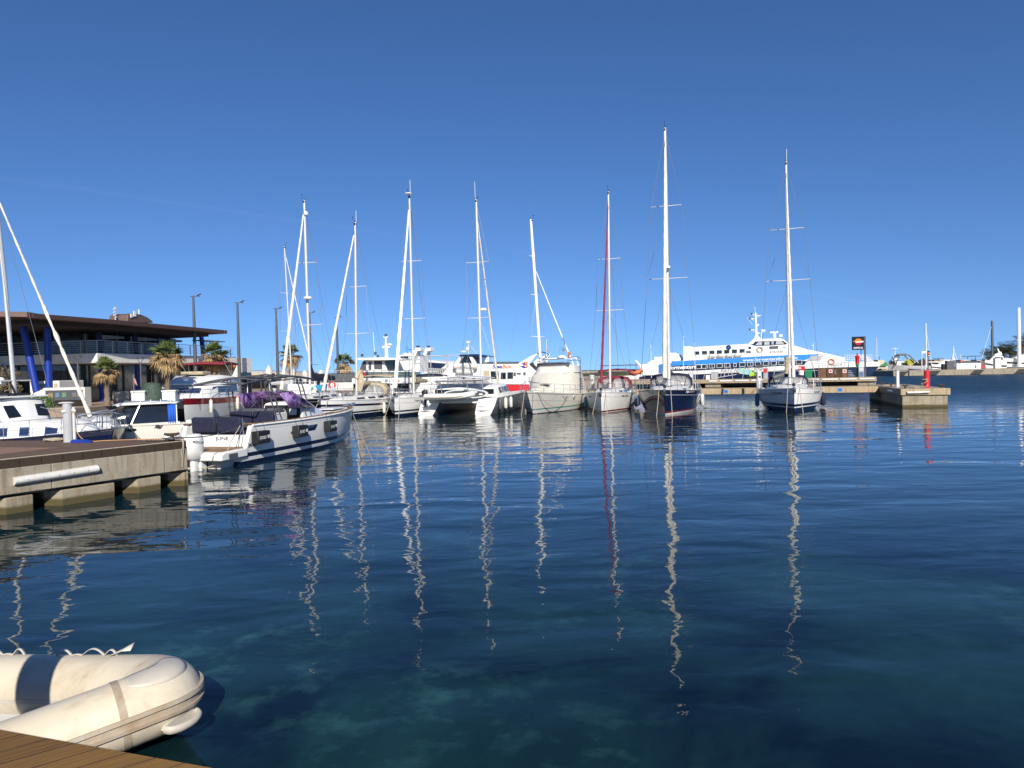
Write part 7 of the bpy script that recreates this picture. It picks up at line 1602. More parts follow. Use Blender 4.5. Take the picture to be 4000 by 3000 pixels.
ftxt('www.formenteralines.com', 2902, 3115, 1412, .62, 'white', name='lettering', bold=.02)
ftxt('formentera', 2614, 2722, 1443.5, .85, 'white', y=-.05, name='lettering', bold=.035)
ftxt('lines', 2668, 2730, 1460, .65, 'lgrey', y=0, name='lettering', shear=.4)
ftxt('FAST FERRY  30 min.', 2812, 3004, 1455, .75, 'dgrey', y=0, name='lettering', shear=.45, bold=.01)
ftxt('insotel', 3009, 3058, 1381, .75, 'dgrey', y=.0, name='lettering', bold=.01)
ftxt('EIVISSA JET', 3246, 3292, 1431.5, .40, 'dgrey', y=0, name='lettering', shear=.4)
for px, py, y in ((2968, 1366, .95), (3247, 1413, -.02)):
    u, z = FF.loc(px, py, y); o = MB().tube([Vector((u + .38 * math.cos(g), y - .06, z + .38 * math.sin(g))) for g in [k * 2 * math.pi / 16 for k in range(17)]], .10, 6).build('life_ring', 'orange' if px > 3000 else 'tan', fe)

# ============================================================ PASSENGER BOATS ("SeaBus")
# right one
SB = Fr(at(1560, 1500, 72)[:2], at(2200, 1500, 69)[:2]); sb = SB.root('passenger_boat', 'white passenger boat lettered SeaBus with red stripe and two raked fins, behind the covered motor yacht', 'passenger boat')
sb['label'] = 'white passenger boat with red stripe and twin raked fins, behind the covered motor yacht'
def spr(name, pts, y0, y1, mt, par=None, F=SB, root_=None, bev=0): return MB().prism([F.loc(a, b, y0) for a, b in pts], y0, y1).build(name, mt, par or root_ or sb, smooth=False, bevel=bev)
def sbx(s, px0, px1, py0, size, mt, F, root_, y=0, sl_=0, **k):
    u0, z0 = F.loc(px0, py0, y); u1, z1 = F.loc(px1, py0, y); o = txt_on(s, size, mt, root_, (u0, y, z0), (1, 0, 0), (0, 0, 1), off=.012, **k); xs = [v.co.x for v in o.data.vertices]; sc = (u1 - u0) / (max(xs) - u0)
    for v in o.data.vertices: v.co.x = u0 + (v.co.x - u0) * sc
    return o
spr('hull', [(1580, 1560), (1580, 1500), (1880, 1504), (2120, 1502), (2130, 1530), (2120, 1580)], .1, 5.4, 'white')
spr('red_stripe', [(1880, 1530), (1880, 1504.5), (2060, 1502.5), (2110, 1503), (2100, 1530)], .02, .097, 'bred')
spr('superstructure', [(1640, 1499.5), (1640, 1475), (1720, 1470), (1760, 1424), (1885, 1422), (2027, 1421), (2060, 1421), (2112, 1430), (2120, 1501.5)], 0, 5.5, 'white')
spr('side_windows', [(1918, 1481), (1916, 1450), (1947, 1450), (1950, 1480)], -.03, -.003, 'glass')
for q in ([(1956, 1481), (1956, 1455), (1976, 1455), (1976, 1481)], [(1982, 1480), (1982, 1454), (2004, 1454), (2004, 1479)], [(2006, 1469), (2006, 1455), (2015, 1455), (2015, 1469)], [(2019, 1463), (2019, 1456), (2034, 1456), (2034, 1463)], [(2044, 1466), (2044, 1454), (2053, 1454), (2053, 1466)]): spr('window', q, -.03, -.003, 'glass' if q[0][0] < 2000 else 'dgrey')
spr('curtain', [(1888, 1482), (1888, 1447), (1910, 1447), (1914, 1482)], -.05, -.003, 'tan')
for y0 in (.3, 4.6): spr('fin', [(2022, 1421.5), (2070, 1393), (2095, 1381.5), (2100, 1382.5), (2066, 1422), (2060, 1430)] if y0 < 1 else [(2078, 1422), (2100, 1400), (2145, 1382), (2149, 1386), (2110, 1432)], y0, y0 + .5, 'white', bev=.03)
m = MB(); A_ = SB.loc(2092, 1384, .5); B2 = SB.loc(2146, 1386, 4.8); m.tube(crom([(A_[0], .5, A_[1]), (lerp(A_[0], B2[0], .5), 2.6, A_[1] + .25), (B2[0], 4.8, B2[1])], 5), .05, 5).build('arch_rail', 'black', sb)
spr('stern_stairs', [(2068, 1424), (2078, 1415), (2112, 1450), (2105, 1458)], -.04, -.003, 'black')
spr('deck_awning', [(1700, 1500), (1760, 1476), (1880, 1474), (1905, 1499)], -1.2, -.1, 'offw')
for q in ([(1770, 1424), (1800, 1390), (1812, 1392), (1788, 1424)], [(1845, 1422), (1832, 1392), (1843, 1390), (1862, 1421)], [(1888, 1421), (1900, 1398), (1908, 1391), (1910, 1421)]): spr('pillar', q, .3, .6, 'white')
spr('wheelhouse', [(1772, 1418), (1802, 1394), (1842, 1391), (1873, 1393), (1873, 1420), (1780, 1420)], .65, 4.2, 'glass')
spr('wheelhouse_roof', [(1790, 1389), (1800, 1385), (1868, 1383), (1898, 1388), (1902, 1393), (1800, 1392)], .2, 4.8, 'navy')
for k, (px, py) in enumerate(((1792, 1430), (1818, 1429), (1844, 1431), (1803, 1450), (1828, 1452))):
    u, z = SB.loc(px, py, -.5); MB().lathe((u, -.5, z), [(.18, -.55), (.3, -.45), (.3, .45), (.18, .55)], 12, axis='X').build('life_raft', 'offw', sb)
m = MB(); p = lambda x, y, yy=2.5: Vector((SB.loc(x, y, yy)[0], yy, SB.loc(x, y, yy)[1]))
m.tube([p(1830, 1384), p(1830, 1335)], .06, 5).box(p(1830, 1336), (.4, .2, .2)).box(p(1828, 1362), (.35, .3, .35)).tube([p(1836, 1350), p(1866, 1384)], .03, 4); m.build('mast', 'lgrey', sb)
radome(p(1810, 1384) + Vector((0, 0, .15)), sb, 1.0)
for i in range(24): pass
m = MB()
for i in range(30): c = p(1888 + i * 4.6, 1419, .5); m.box(c, (.26, .4, .28))
m.build('seat_row', 'navyc', sb, smooth=False)
MB().tube([p(1885, 1417, .05), p(2025, 1416, .05)], .03, 4).build('deck_rail', 'steel', sb)
sbx('Sea', 1923, 1962, 1439, .52, 'blue', SB, sb, shear=.15, bold=.03, name='lettering'); sbx('Bus', 1961, 1997, 1439, .52, 'orange', SB, sb, shear=.15, bold=.03, name='lettering'); sbx('FORMENTERA', 1884, 1914, 1439, .2, 'lgrey', SB, sb, name='lettering')
sbx('B', 2040, 2062, 1437, .85, 'orange', SB, sb, y=.0, bold=.03, shear=.2, name='logo'); spr('logo_wave', [(2033, 1420), (2050, 1417), (2056, 1424), (2046, 1424)], -.03, -.012, 'blue'); spr('logo_wave', [(2033, 1430), (2046, 1429), (2058, 1436), (2044, 1438)], -.034, -.013, 'blue')
MB().grid([[Vector((p(2128 + 2 * k, 1352 + 6 * k, .6))), Vector((p(2136 + 3 * k, 1362 + 5 * k, .6)))] for k in range(4)]).build('flag', bpy.data.materials['spanish flag'], sb, solid=.02)
# left one
SL_ = Fr(at(1370, 1500, 72)[:2], at(1660, 1500, 70)[:2]); sl_ = SL_.root('passenger_boat', 'two deck passenger boat with grey glass rail and SeaBus lettering behind the striped yacht', 'passenger boat'); sl_['label'] = 'two deck passenger boat with greenish glass rail and overhanging roof, behind the striped yacht'
def lpr(name, pts, y0, y1, mt, bev=0): return spr(name, pts, y0, y1, mt, sl_, SL_, bev=bev)
lpr('roof', [(1392, 1406), (1393, 1398), (1500, 1396), (1572, 1400), (1572, 1404), (1490, 1407)], -.3, 5, 'white'); lpr('cabin', [(1399, 1449), (1418, 1412), (1424, 1407), (1494, 1406), (1514, 1449)], .4, 4.6, 'white')
for q in ([(1402, 1447), (1418, 1411), (1430, 1410), (1430, 1447)], [(1440, 1444), (1440, 1413), (1450, 1413), (1450, 1444)], [(1461, 1442), (1461, 1410), (1491, 1408), (1493, 1442)]): lpr('window', q, .34, .397, 'dgrey')
lpr('wind_screen', [(1502, 1408), (1552, 1404), (1553, 1443), (1514, 1443)], .45, .6, 'glass')
lpr('deck_edge', [(1396, 1453), (1396, 1449.5), (1640, 1449.5), (1640, 1453)], -.1, 5, 'white'); lpr('glass_rail', [(1396, 1476), (1396, 1454), (1640, 1452), (1640, 1474)], 0, .05, 'gglass')
lpr('side_band', [(1375, 1498), (1375, 1478), (1620, 1475), (1620, 1497)], -.15, 5, 'white'); lpr('lower_openings', [(1380, 1535), (1380, 1498.5), (1600, 1497.5), (1600, 1535)], .5, 4.5, 'glass')
for px in (1408, 1463, 1532, 1600): lpr('pillar', [(px - 3, 1535), (px - 3, 1498.3), (px + 3, 1498.3), (px + 3, 1535)], -.05, .3, 'white')
lpr('hull', [(1370, 1570), (1370, 1533), (1640, 1530), (1640, 1570)], -.1, 5, 'white')
m = MB(); p2 = lambda x, y, yy=2.5: Vector((SL_.loc(x, y, yy)[0], yy, SL_.loc(x, y, yy)[1]))
for k in range(9): m.tube([p2(1400 + 30 * k, 1478, -.12), p2(1400 + 30 * k, 1446, -.12)], .025, 4)
for y in (1447, 1459, 1467): m.tube([p2(1400, y, -.12), p2(1640, y - 1, -.12)], .02, 4)
m.build('deck_rail', 'dgrey', sl_)
m = MB().tube([p2(1507, 1396), p2(1507, 1316)], .10, 6).tube([p2(1514, 1396), p2(1512, 1345)], .08, 5).box(p2(1507, 1316), (.5, .2, .1)).tube([p2(1494, 1356), p2(1525, 1353)], .14, 6); m.build('mast', 'white', sl_); radome(p2(1522, 1350), sl_, .9)
m = MB()
for x, y in ((1507, 1310), (1414, 1388), (1466, 1380), (1476, 1392)): m.box(p2(x, y), (.2, .2, .3))
m.build('navigation_lights', 'dgrey', sl_, smooth=False); MB().tube([p2(1464, 1396), p2(1457, 1298)], .03, 4).tube([p2(1552, 1396), p2(1552, 1302)], .03, 4).build('whip_antenna', 'white', sl_)
sbx('Sea', 1518, 1540, 1492, .34, 'blue', SL_, sl_, y=-.15, bold=.02, shear=.15, name='lettering'); sbx('Bus', 1540, 1562, 1492, .34, 'bred', SL_, sl_, y=-.15, bold=.02, shear=.15, name='lettering'); sbx('B', 1504, 1514, 1492, .36, 'blue', SL_, sl_, y=-.15, bold=.03, name='logo')
u, z = SL_.loc(1414, 1463, -.2); lr = MB().tube([Vector((.30 * math.cos(g), 0, .30 * math.sin(g))) for g in [k * 2 * math.pi / 16 for k in range(17)]], .07, 6).build('life_ring', 'bred'); lr.location = p2(0, 0) * 0 + SL_.P0 + SL_.u * u + SL_.n * -.25 + Vector((0, 0, z)); tag(lr, 'red life ring on the glass rail of the two deck passenger boat', 'life ring')
# twin exhaust tower ferry between them
ST = Fr(at(1560, 1500, 80)[:2], at(1800, 1500, 78)[:2]); st = ST.root('passenger_ferry', 'white passenger ferry with two angled exhaust towers and open seats on top', 'ferry')
def tpr(name, pts, y0, y1, mt, bev=0): return spr(name, pts, y0, y1, mt, st, ST, bev=bev)
for y0, dx in ((.5, 0), (4.0, 40)): tpr('exhaust_tower', [(1586 + dx, 1445), (1612 + dx, 1384), (1622 + dx, 1358), (1642 + dx, 1358), (1642 + dx, 1371), (1630 + dx, 1372), (1618 + dx, 1400), (1604 + dx, 1450)], y0, y0 + 1.2, 'white', .05)
for y0, dx in ((.8, 0), (4.3, 42)): tpr('exhaust_pipe', [(1626 + dx, 1357), (1626 + dx, 1350), (1632 + dx, 1350), (1632 + dx, 1357)], y0, y0 + .5, 'rust')
tpr('wheelhouse', [(1560, 1450), (1560, 1386), (1600, 1384), (1640, 1386), (1640, 1450)], 1.4, 3.9, 'white'); tpr('window', [(1566, 1405), (1564, 1392), (1596, 1391), (1591, 1407)], 1.33, 1.397, 'glass')
tpr('seat_deck', [(1600, 1500), (1600, 1462), (1790, 1460), (1790, 1500)], 0, 5, 'offw'); tpr('lower_opening', [(1604, 1478), (1604, 1466), (1786, 1464), (1786, 1476)], -.05, -.003, 'dgrey')
m = MB(); p3 = lambda x, y, yy=1.0: Vector((ST.loc(x, y, yy)[0], yy, ST.loc(x, y, yy)[1]))
for k in range(14): 
    for yy in (.6, 1.6): c = p3(1672 + 8.5 * k, 1450, yy); m.box(c, (.10, .5, .62), ry=R(-12)); m.box(c + Vector((-.2, 0, -.28)), (.4, .5, .08))
m.build('seats', 'grey', st, smooth=False)
m = MB()
for x0, x1, yt, yb, yy in ((1600, 1682, 1393, 1460, .2), (1655, 1745, 1392, 1458, .2), (1750, 1790, 1390, 1450, .2)): m.tube(crom([p3(x0, yb, yy), p3(x0, yt + 6, yy), p3(x0 + 5, yt, yy), p3(x1 - 6, yt, yy), p3(x1, yt + 8, yy), p3(x1, yb, yy)], 3), .045, 5)
m.tube([p3(1655, 1391, 2.5), p3(1810, 1387, 2.5)], .05, 4); m.build('canopy_frame', 'grey', st)
radome(p3(1583, 1386, 2.5), st, .9); radome(p3(1600, 1386, 2.9), st, .8)
MB().tube([p3(1590, 1384, 3), p3(1590, 1350, 3)], .03, 4).tube([p3(1595, 1366, 3), p3(1612, 1366, 3)], .04, 4).build('aerial', 'blue', st)
SK = Fr(at(1640, 1500, 92)[:2], at(1750, 1500, 90)[:2]); sk = SK.root('excursion_boat', 'white excursion boat with long dark blue window seen between the passenger boats', 'excursion boat')
spr('cabin', [(1650, 1470), (1652, 1410), (1665, 1405), (1730, 1412), (1745, 1424), (1748, 1470)], 0, 4, 'white', sk, SK); spr('side_window', [(1656, 1436), (1668, 1415), (1742, 1420), (1735, 1430), (1722, 1438)], -.05, -.003, 'glassb', sk, SK)
spr('hull', [(1640, 1500), (1640, 1470.5), (1770, 1470.5), (1770, 1500)], -.2, 4.2, 'white', sk, SK)
# white tour boat behind navy boom ('... PITIUSA')
SP = Fr(at(1130, 1500, 70)[:2], at(1240, 1500, 71)[:2]); sp = SP.root('tour_boat', 'white square-sterned tour boat with two lines of lettering, behind the black hulled yacht', 'tour boat')
spr('stern', [(1120, 1570), (1125, 1501), (1236, 1501), (1245, 1570)], 0, 6, 'white', sp, SP); sbx('ILLA PITIUSA', 1167, 1198, 1517, .28, 'dgrey', SP, sp, name='lettering', shear=.1); sbx('PM-3-4-05', 1174, 1194, 1524, .2, 'dgrey', SP, sp, name='lettering')
spr('leaf_logo', [(1213, 1520), (1222, 1508), (1226, 1516), (1221, 1524)], -.02, -.003, 'teal', sp, SP)
m = MB(); p4 = lambda x, y, yy=.1: Vector((SP.loc(x, y, yy)[0], yy, SP.loc(x, y, yy)[1]))
for k in range(9): m.tube([p4(1125 + 14 * k, 1501), p4(1125 + 14 * k, 1470)], .025, 4)
for y in (1470, 1480, 1490): m.tube([p4(1125, y), p4(1237, y)], .025, 4)
m.build('deck_rail', 'lgrey', sp); spr('side_cloth', [(1228, 1505), (1280, 1500), (1275, 1528), (1245, 1530)], -1.0, -.9, 'ltblue', sp, SP)
lr = MB().tube([Vector((.28 * math.cos(g), 0, .28 * math.sin(g))) for g in [k * 2 * math.pi / 16 for k in range(17)]], .08, 6).build('life_ring', 'bred'); lr.location = p4(0, 0) * 0 + at(1297, 1504, 66); tag(lr, 'red life ring behind the navy boom cover', 'life ring')
SN = Fr(at(1225, 1500, 84)[:2], at(1400, 1500, 84)[:2]); sn = SN.root('upper_deck_barge', 'dark railed deck structure behind the navy boom cover', 'deck structure')
spr('deck', [(1250, 1560), (1250, 1495), (1400, 1493), (1400, 1560)], 0, 4, 'offw', sn, SN); spr('dark_band', [(1250, 1490), (1250, 1460), (1400, 1455), (1400, 1490)], .5, 3, 'dgrey', sn, SN)
MB().tube([(SN.loc(1250, 1450)[0], 0, SN.loc(1250, 1450)[1]), (SN.loc(1400, 1447)[0], 0, SN.loc(1400, 1447)[1])], .03, 4).build('rail', 'lgrey', sn)

# ============================================================ FAR QUAY, RIGHT
def far_(px, py, z=0): return wz(px, py, z)
qa, qb, qc = wz(3490, 1469), wz(4000, 1459.5), wz(5200, 1437)
far_q = [(qa.x, qa.y), (qb.x, qb.y), (qb.x + (qb.x - qa.x) * 2, qb.y + (qb.y - qa.y) * 2), (500, 420), (95, 420)]
o = MB().prism(far_q, -2, 1.15, plane='xy').build('far_quay', 'concrete', None, smooth=False); struct(o)
d_ = (qb - qa).normalized(); nn = Vector((-d_.y, d_.x, 0))
tq = [qa + nn * .3, qb + d_ * 60 + nn * .3, qb + d_ * 60 + nn * 9, qa + nn * 9]
o = MB().prism([(p.x, p.y) for p in tq], 1.154, 1.2, plane='xy').build('quay_paving', 'quaytop', None, smooth=False); struct(o)
Q0 = Fr(qa, qb)
for px0, px1 in ((3500, 3532), (3620, 3658), (3790, 3828), (3962, 4010)):
    u0 = Q0.loc(px0, 1455)[0]; u1 = Q0.loc(px1, 1455)[0]; A = qa + d_ * u0; Bq = qa + d_ * u1
    o = MB().prism([(-.0, .1), (u1 - u0, .1), (u1 - u0 + .8, 1.0), (.8, 1.0)], -.25, -.01).build('quay_niche', 'black'); o.location = (A.x, A.y, 0); o.rotation_euler = (0, 0, math.atan2(d_.y, d_.x)); tag(o, 'dark slanted opening in the far quay wall at %s' % {3500: 'its left end', 3620: 'the small fuel totem', 3790: 'the white walled kiosk', 3962: 'the right edge of the picture'}[px0], 'quay opening')
rocks('rocks', (wz(3405, 1462).x, wz(3405, 1462).y + 4, 0), (wz(3500, 1466).x, wz(3500, 1466).y + 5, 0), 60, 1.3, 'brown rocks at the left end of the far quay', .9)
o = MB().prism([(at(3412, 1450, 176).x, 176), (at(3500, 1450, 167).x, 167), (at(3500, 1450, 400).x, 400), (at(3380, 1450, 400).x, 400)], -1, .9, plane='xy').build('far_shore', 'rock', None, smooth=False); struct(o)
QF = Fr(qa + nn * 2.5 - d_ * 5, qb + nn * 2.5)
def fb_(root_, name, pts, y0, y1, mt, bev=0): return MB().prism([QF.loc(a, b, y0) for a, b in pts], y0, y1).build(name, mt, root_, smooth=False, bevel=bev)
k1 = QF.root('fuel_kiosk', 'white walled kiosk with dark lettered roof band on the far quay', 'kiosk')
fb_(k1, 'wall', [(3737, 1443), (3737, 1412), (3832, 1411), (3832, 1441)], 0, 3, 'white'); fb_(k1, 'roof_band', [(3734, 1412), (3734, 1406), (3848, 1404), (3848, 1410)], -.6, 4, 'navy')
for px in (3812, 3838, 3846): fb_(k1, 'red_panel', [(px - 2, 1437), (px - 2, 1426), (px + 2, 1426), (px + 2, 1437)], -.1, -.003, 'bred')
u, z = QF.loc(3763, 1411, -.6); txt_on('REPSOL', .42, 'white', k1, (u, -.6, z + .03), (1, 0, 0), (0, 0, 1), off=.02, bold=.03, name='lettering'); u, z = QF.loc(3815, 1410, -.6); txt_on('REPSOL', .28, 'white', k1, (u, -.6, z + .05), (1, 0, 0), (0, 0, 1), off=.02, bold=.03, name='lettering')
u, z = QF.loc(3757, 1408.8, -.6); MB().lathe((u, -.66, z), [(.01, 0), (.25, 0), (.25, .05), (.01, .05)], 12, axis='Y').build('emblem', 'orange', k1)
k2 = QF.root('fuel_totem', 'small black fuel totem with round emblem on the far quay', 'sign')
fb_(k2, 'panel', [(3623, 1394), (3623, 1371), (3632, 1371), (3632, 1394)], 0, .5, 'navy'); fb_(k2, 'post', [(3625, 1447), (3625, 1394.3), (3628, 1394.3), (3628, 1447)], 0, .4, 'dgrey')
u, z = QF.loc(3628, 1380); MB().lathe((u, -.08, z), [(.01, 0), (.22, 0), (.22, .06), (.01, .06)], 12, axis='Y').build('emblem', 'orange', k2); fb_(k2, 'lettering_bar', [(3625, 1391), (3625, 1388), (3631, 1388), (3631, 1391)], -.08, -.003, 'white')
QB = Fr(at(3480, 1430, 215)[:2], at(4000, 1420, 200)[:2])
def qb_(root_, name, pts, y0, y1, mt): return MB().prism([QB.loc(a, b, y0) for a, b in pts], y0, y1).build(name, mt, root_, smooth=False)
b1 = QB.root('long_shed', 'long low building with thin white roof behind the far quay', 'building'); qb_(b1, 'roof', [(3470, 1416), (3472, 1412), (3735, 1412), (3738, 1416)], -2, 14, 'white'); qb_(b1, 'wall', [(3530, 1440), (3530, 1416.5), (3730, 1416.5), (3730, 1440)], 0, 12, 'dgrey')
QC = Fr(at(3380, 1430, 330)[:2], at(4100, 1415, 330)[:2])
b2 = QC.root('ochre_buildings', 'low ochre harbour building on the far shore', 'building'); MB().prism([QC.loc(a, b) for a, b in ((3650, 1430), (3650, 1408), (3672, 1408), (3672, 1404), (3700, 1404), (3700, 1408), (3712, 1409), (3712, 1430))], 0, 10).build('wall', 'brick', b2, smooth=False)
b3 = QC.root('cream_hut', 'small cream building at the left end of the far quay', 'building')
p = lambda F, pts: [F.loc(a, b) for a, b in pts]
QD = Fr(at(3400, 1430, 175)[:2], at(3520, 1430, 175)[:2]); b3.location = QD.P0; b3.rotation_euler = (0, 0, QD.rz)
MB().prism(p(QD, ((3425, 1440), (3430, 1406), (3454, 1406), (3462, 1440))), 0, 5).build('wall', 'shade', b3, smooth=False); MB().prism(p(QD, ((3436, 1430), (3458, 1415), (3466, 1430))), -.5, -.01).build('awning', 'green', b3, smooth=False)
MB().tube([(QD.loc(3443, 1406)[0], 1, QD.loc(3443, 1406)[1]), (QD.loc(3443, 1392)[0], 1, QD.loc(3443, 1392)[1])], .08, 4).build('aerial', 'dgrey', b3)
b4 = QB.root('pink_roof_house', 'house with terracotta roof among the palms at the right edge', 'house'); qb_(b4, 'wall', [(3975, 1412), (3975, 1385), (4060, 1382), (4060, 1412)], 10, 20, 'white'); qb_(b4, 'roof', [(3970, 1385), (3985, 1372), (4060, 1364), (4070, 1382)], 9, 21, 'terr')
# breakwater line far away, both sides
o = MB().prism([(-60, 0), (-60, 2.2), (20, 2.6), (120, 2.9), (420, 2.9), (420, 0)], 0, 20).build('breakwater', 'rock', None, smooth=False); o.location = (50, 400, 0); struct(o)
hl_ = [wz(2250, 1482), wz(2460, 1476)]; Fh = Fr(hl_[0] - Vector((20, 0, 0)), hl_[1] + Vector((14, 0, 0)))
ts = [(k / 30) for k in range(31)]
o = MB().prism([(0, 0)] + [(Fh.L * t, 1.9 + .35 * math.sin(9 * t + 1) + random.uniform(-.12, .12)) for t in ts] + [(Fh.L, 0)], 3, 25).build('hills', 'bush', None, smooth=False); o.location = Fh.P0; o.rotation_euler = (0, 0, Fh.rz); struct(o)
o = MB().prism([(-2, 0)] + [(Fh.L * t, .8 + random.uniform(-.1, .1)) for t in ts] + [(Fh.L + 2, 0)], 0, 6).build('shore', 'rock', None, smooth=False); o.location = Fh.P0; o.rotation_euler = (0, 0, Fh.rz); struct(o)
# boats at the far quay
def far_yacht(px, pt, Y, r_, mt, label, hull=True, jib=None, L=12):
    T = at(px, pt, Y); root_ = empty('sailing_yacht', (T.x, Y, 0), R(100), label, 'sailing yacht', 'sailing boats beyond the far quay')
    MB().tube([(0, 0, 1), (0, 0, T.z)], [r_, r_ * .8], 8).build('mast', mt, root_); h = Hull(L, 3.6, 1.6, 1.3); h.build([('a', -.4, 0), ('s', 0, 0)], ['white'], parent=root_); h.deck('dwhite', root_)
    MB().tube([(0, -.8, T.z * .5), (0, .8, T.z * .5)], .04, 4).build('spreader', mt, root_)
    if jib: q = Loc(root_, at(jib, 1440, Y - 1)); MB().tube([(q.x, q.y, 2.0), (0, 0, T.z * .93)], .045, 4).build('forestay', 'lgrey', root_)
far_yacht(3616, 1263, 168, .22, 'alu', 'yacht with tall silvery mast behind the small fuel totem', jib=3640)
far_yacht(3724, 1351, 185, .16, 'lgrey', 'distant yacht with short mast left of the white walled kiosk', jib=3745)
far_yacht(3752, 1382, 200, .10, 'lgrey', 'most distant tiny mast right above the dark roof band')
far_yacht(3875, 1253, 175, .30, 'dgrey', 'yacht with dark grey mast beside the date palms', jib=3828)
far_yacht(3979, 1202, 168, .42, 'wmast', 'yacht with thick white mast at the right edge of the picture')
far_yacht(3890, 1355, 205, .12, 'lgrey', 'thin pale mast among the date palms', jib=3915)
far_yacht(3424, 1320, 215, .12, 'lgrey', 'thin pale mast right behind the ferry bow', L=7)
def far_motor(px0, px1, Y, label, z_=1.6, mt='white', s=1, top=1):
    a, b = at(px0, 1440, Y), at(px1, 1440, Y); L = (b - a).length; c = (a + b) / 2; rr_ = empty('motor_yacht', (c.x, Y, 0), R(0 if s > 0 else 180) + R(-6), label, 'motor yacht', 'motor yachts beyond the far quay')
    h = Hull(L, L * .28, z_ * 1.25, z_, tr=.9, ob=L * .12, os_=0); h.build([('a', -.4, 0), ('s', z_ * .45, 1), ('s', z_ * .3, 0), ('s', 0, 0)], [mt, 'glass'], parent=rr_); h.deck('dwhite', rr_)
    H_ = House([(-L * .35, L * .12, L * .10, z_, z_ + 1.3), (L * .05, L * .12, L * .09, z_, z_ + 1.4), (L * .30, L * .07, L * .03, z_ + .1, z_ + .2)]); o_ = H_.build(mt, rr_, 'cabin')
    for s_ in (1, -1): H_.window(-L * .32, L * .18, .35, .85, s_, 'glass', o_, s2=-.3)
    if top: House([(-L * .3, L * .1, L * .09, z_ + 1.5, z_ + 1.7), (-L * .28, L * .1, L * .08, z_ + 1.5, z_ + 2.3), (L * .02, L * .06, L * .03, z_ + 1.5, z_ + 1.7)]).build(mt, rr_, 'flybridge'); MB().tube([(-L * .25, -L * .09, z_ + 1.5), (-L * .15, 0, z_ + 3.0), (-L * .25, L * .09, z_ + 1.5)], .12, 5).build('radar_arch', mt, rr_)
    return rr_
far_motor(3640, 3745, 166, 'low white motor yacht left of the white walled kiosk, bow left', 2.0, s=-1, top=0)
far_motor(3848, 3925, 164, 'sleek white motor yacht just right of the kiosk, below the date palms', 2.6, s=-1)
far_motor(3900, 4120, 170, 'large white motor yacht with long dark side window at the right edge', 2.9, s=-1)
far_motor(3712, 3750, 172, 'small white flybridge boat half hidden behind the kiosk', 1.8)
# fishing boats
f1 = empty('fishing_boat', (at(3478, 1440, 184).x, 184, .3), R(175), 'small white and grey fishing boat with wheelhouse and masthead lights, beyond the rocks', 'fishing boat')
h = Hull(8.5, 2.8, 2.4, 1.6, tr=.8, ob=.7); h.build([('a', -.4, 1), ('a', .8, 0), ('s', 0, 0)], ['lgrey', 'dgrey'], parent=f1); h.deck('offw', f1); House([(-2.2, 1.0, .9, 1.5, 3.4), (-.2, 1.0, .85, 1.5, 3.4), (.1, .9, .7, 1.5, 2.6)]).build('white', f1, 'wheelhouse')
MB().bb(.0, .12, -.7, .7, 2.6, 3.1).build('window', 'glass', f1, smooth=False); MB().tube([(-1.2, 0, 3.4), (-1.2, 0, 6.6)], .10, 5).tube([(-1.2, -1, 6.0), (-1.2, 1, 6.0)], .06, 4).tube([(-2, 0, 6.3), (-.4, 0, 6.3)], .06, 4).box((-1.2, 0, 3.9), (1.2, 1.2, .8)).build('mast', 'white', f1)
f2 = empty('trawler', (at(3548, 1440, 182).x, 182, .4), R(170), 'trawler with steel stern gantry and yellow net drum at the far quay', 'trawler')
h = Hull(10, 3.6, 2.2, 1.6, tr=.9, ob=.6); h.build([('a', -.4, 1), ('s', 0, 0)], ['offw', 'grey'], parent=f2); h.deck('offw', f2)
m = MB()
for y in (-1.6, 1.6): m.tube([(3.6, y, 1.8), (2.6, y, 4.4), (.4, y, 4.5), (-.9, y, 3.0), (-2.0, y, 2.2)], .16, 6)
for x, z in ((2.6, 4.4), (.4, 4.5)): m.tube([(x, -1.6, z), (x, 1.6, z)], .16, 6)
m.box((1.6, 0, 4.7), (2.2, .5, .35)); m.build('gantry', mat('gantry grey', (.16, .15, .13), .7, var=.3), f2); MB().lathe((-.2, 0, 2.6), [(.2, -1.1), (.85, -1.1), (.5, -1.0), (.5, 1.0), (.85, 1.1), (.2, 1.1)], 14, axis='Y').build('net_drum', mat('drum yellow', (.40, .40, .06), .7, var=.3), f2)
MB().box((-3.2, .4, 2.6), (1.3, .9, 1.5), ry=R(30)).build('trawl_door', 'rust', f2, smooth=False); MB().box((3.4, -.2, 2.3), (1.2, .9, 1.0), ry=R(-35)).build('trawl_door', 'rust', f2, smooth=False)
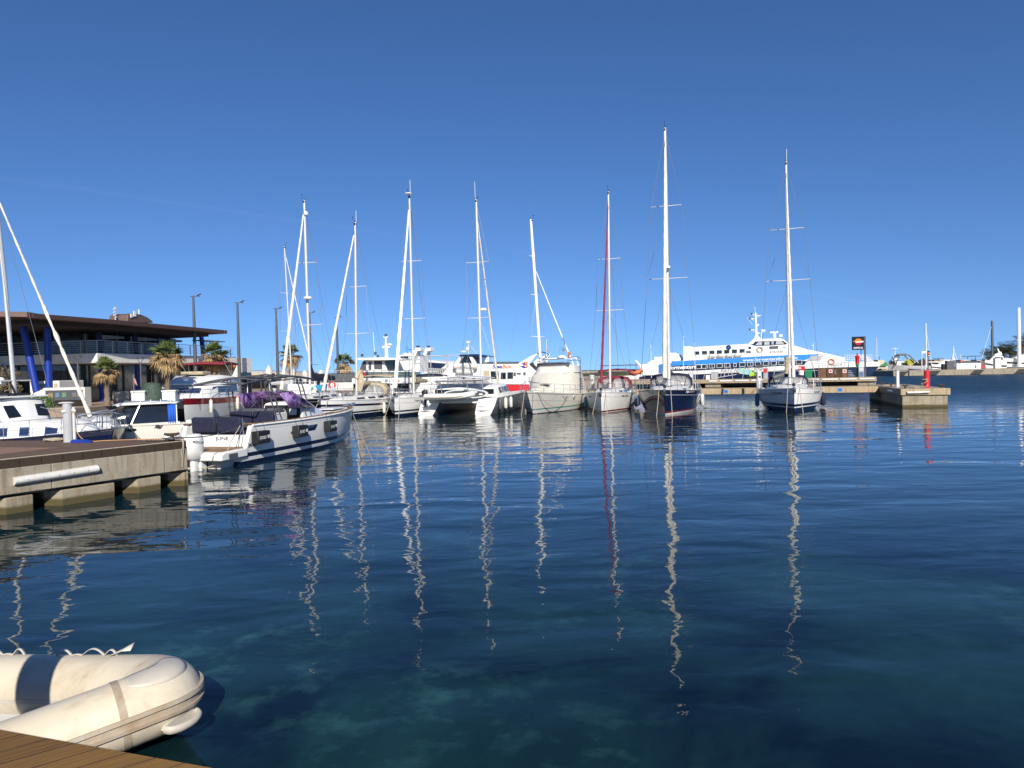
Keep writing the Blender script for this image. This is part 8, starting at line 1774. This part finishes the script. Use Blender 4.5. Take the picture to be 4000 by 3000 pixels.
# quay clutter
for px, Y, w_, h_, mt, lb in ((3713, 153, 1.6, 1.9, 'dgrey', 'dark grey box left of the white walled kiosk'), (3692, 153.5, .9, 1.2, 'black', 'black bin left of the dark grey box on the far quay'), (3900, 152, 1.3, 2.2, 'white', 'white upright cabinet on the far quay below the palms')):
    c = at(px, 1440, Y + 5); o = empty('quay_box', (c.x, Y + 5, 1.2), 0, lb, 'box'); MB().bb(-w_ / 2, w_ / 2, 0, .8, 0, h_).build('body', mt, o, smooth=False, bevel=.05); MB().bb(-w_ / 2 - .04, w_ / 2 + .04, -.04, .84, h_ + .003, h_ + .1).build('lid', 'grey', o, smooth=False)
for px, pt, Y, lb in ((3600, 1370, 155, 'slim lamp post with white sign left of the silvery mast'), (3613, 1430, 153, 'short white quay post by the small fuel totem')):
    T = at(px, pt, Y); o = empty('quay_post', (T.x, Y, 1.15), 0, lb, 'post'); MB().tube([(0, 0, 0), (0, 0, T.z - 1.15)], .13, 6).build('pole', 'lgrey', o)
    if pt < 1400: MB().bb(.1, 1.1, -.05, .05, T.z - 1.7, T.z - 1.3).build('plate', 'white', o, smooth=False)
    else: MB().lathe((0, 0, T.z - 1.15), [(.2, 0), (.2, .1), (.05, .18)], 8).build('cap', 'white', o)
for i, (px, pc_, Y, rc_, lb) in enumerate(((3862, 1395, 190, 3.6, 'leftmost date palm behind the motor yachts'), (3893, 1378, 192, 4.2, 'second date palm from the left in the far group'), (3918, 1372, 196, 4.2, 'third date palm from the left in the far group'), (3948, 1375, 190, 4.6, 'fourth date palm, just left of the thick white mast'), (3995, 1342, 188, 5.0, 'tall date palm cut by the right edge of the picture'))):
    palm_px(px, pc_ + 5, Y, rc_, 20 + i, lb, ng=34, kind='feather', trunk_r=.35, group='date palms behind the far quay')
for i, (x0, y0) in enumerate(((3660, 1400), (3775, 1392), (3805, 1391))):
    T = at(x0 + 5, y0, 210); o = empty('lamp_post', (T.x, 210, 1.1), 0, ('left', 'middle', 'right')[i] + ' one of three thin flat-topped lamp posts above the kiosk roof', 'lamp post', 'thin lamp posts beyond the far quay'); MB().tube([(0, 0, 0), (0, 0, T.z - 1.1)], .10, 5).build('pole', 'dgrey', o); MB().box((0, 0, T.z - 1.1), (3.0, .4, .2)).build('lamp_head', 'dgrey', o, smooth=False)
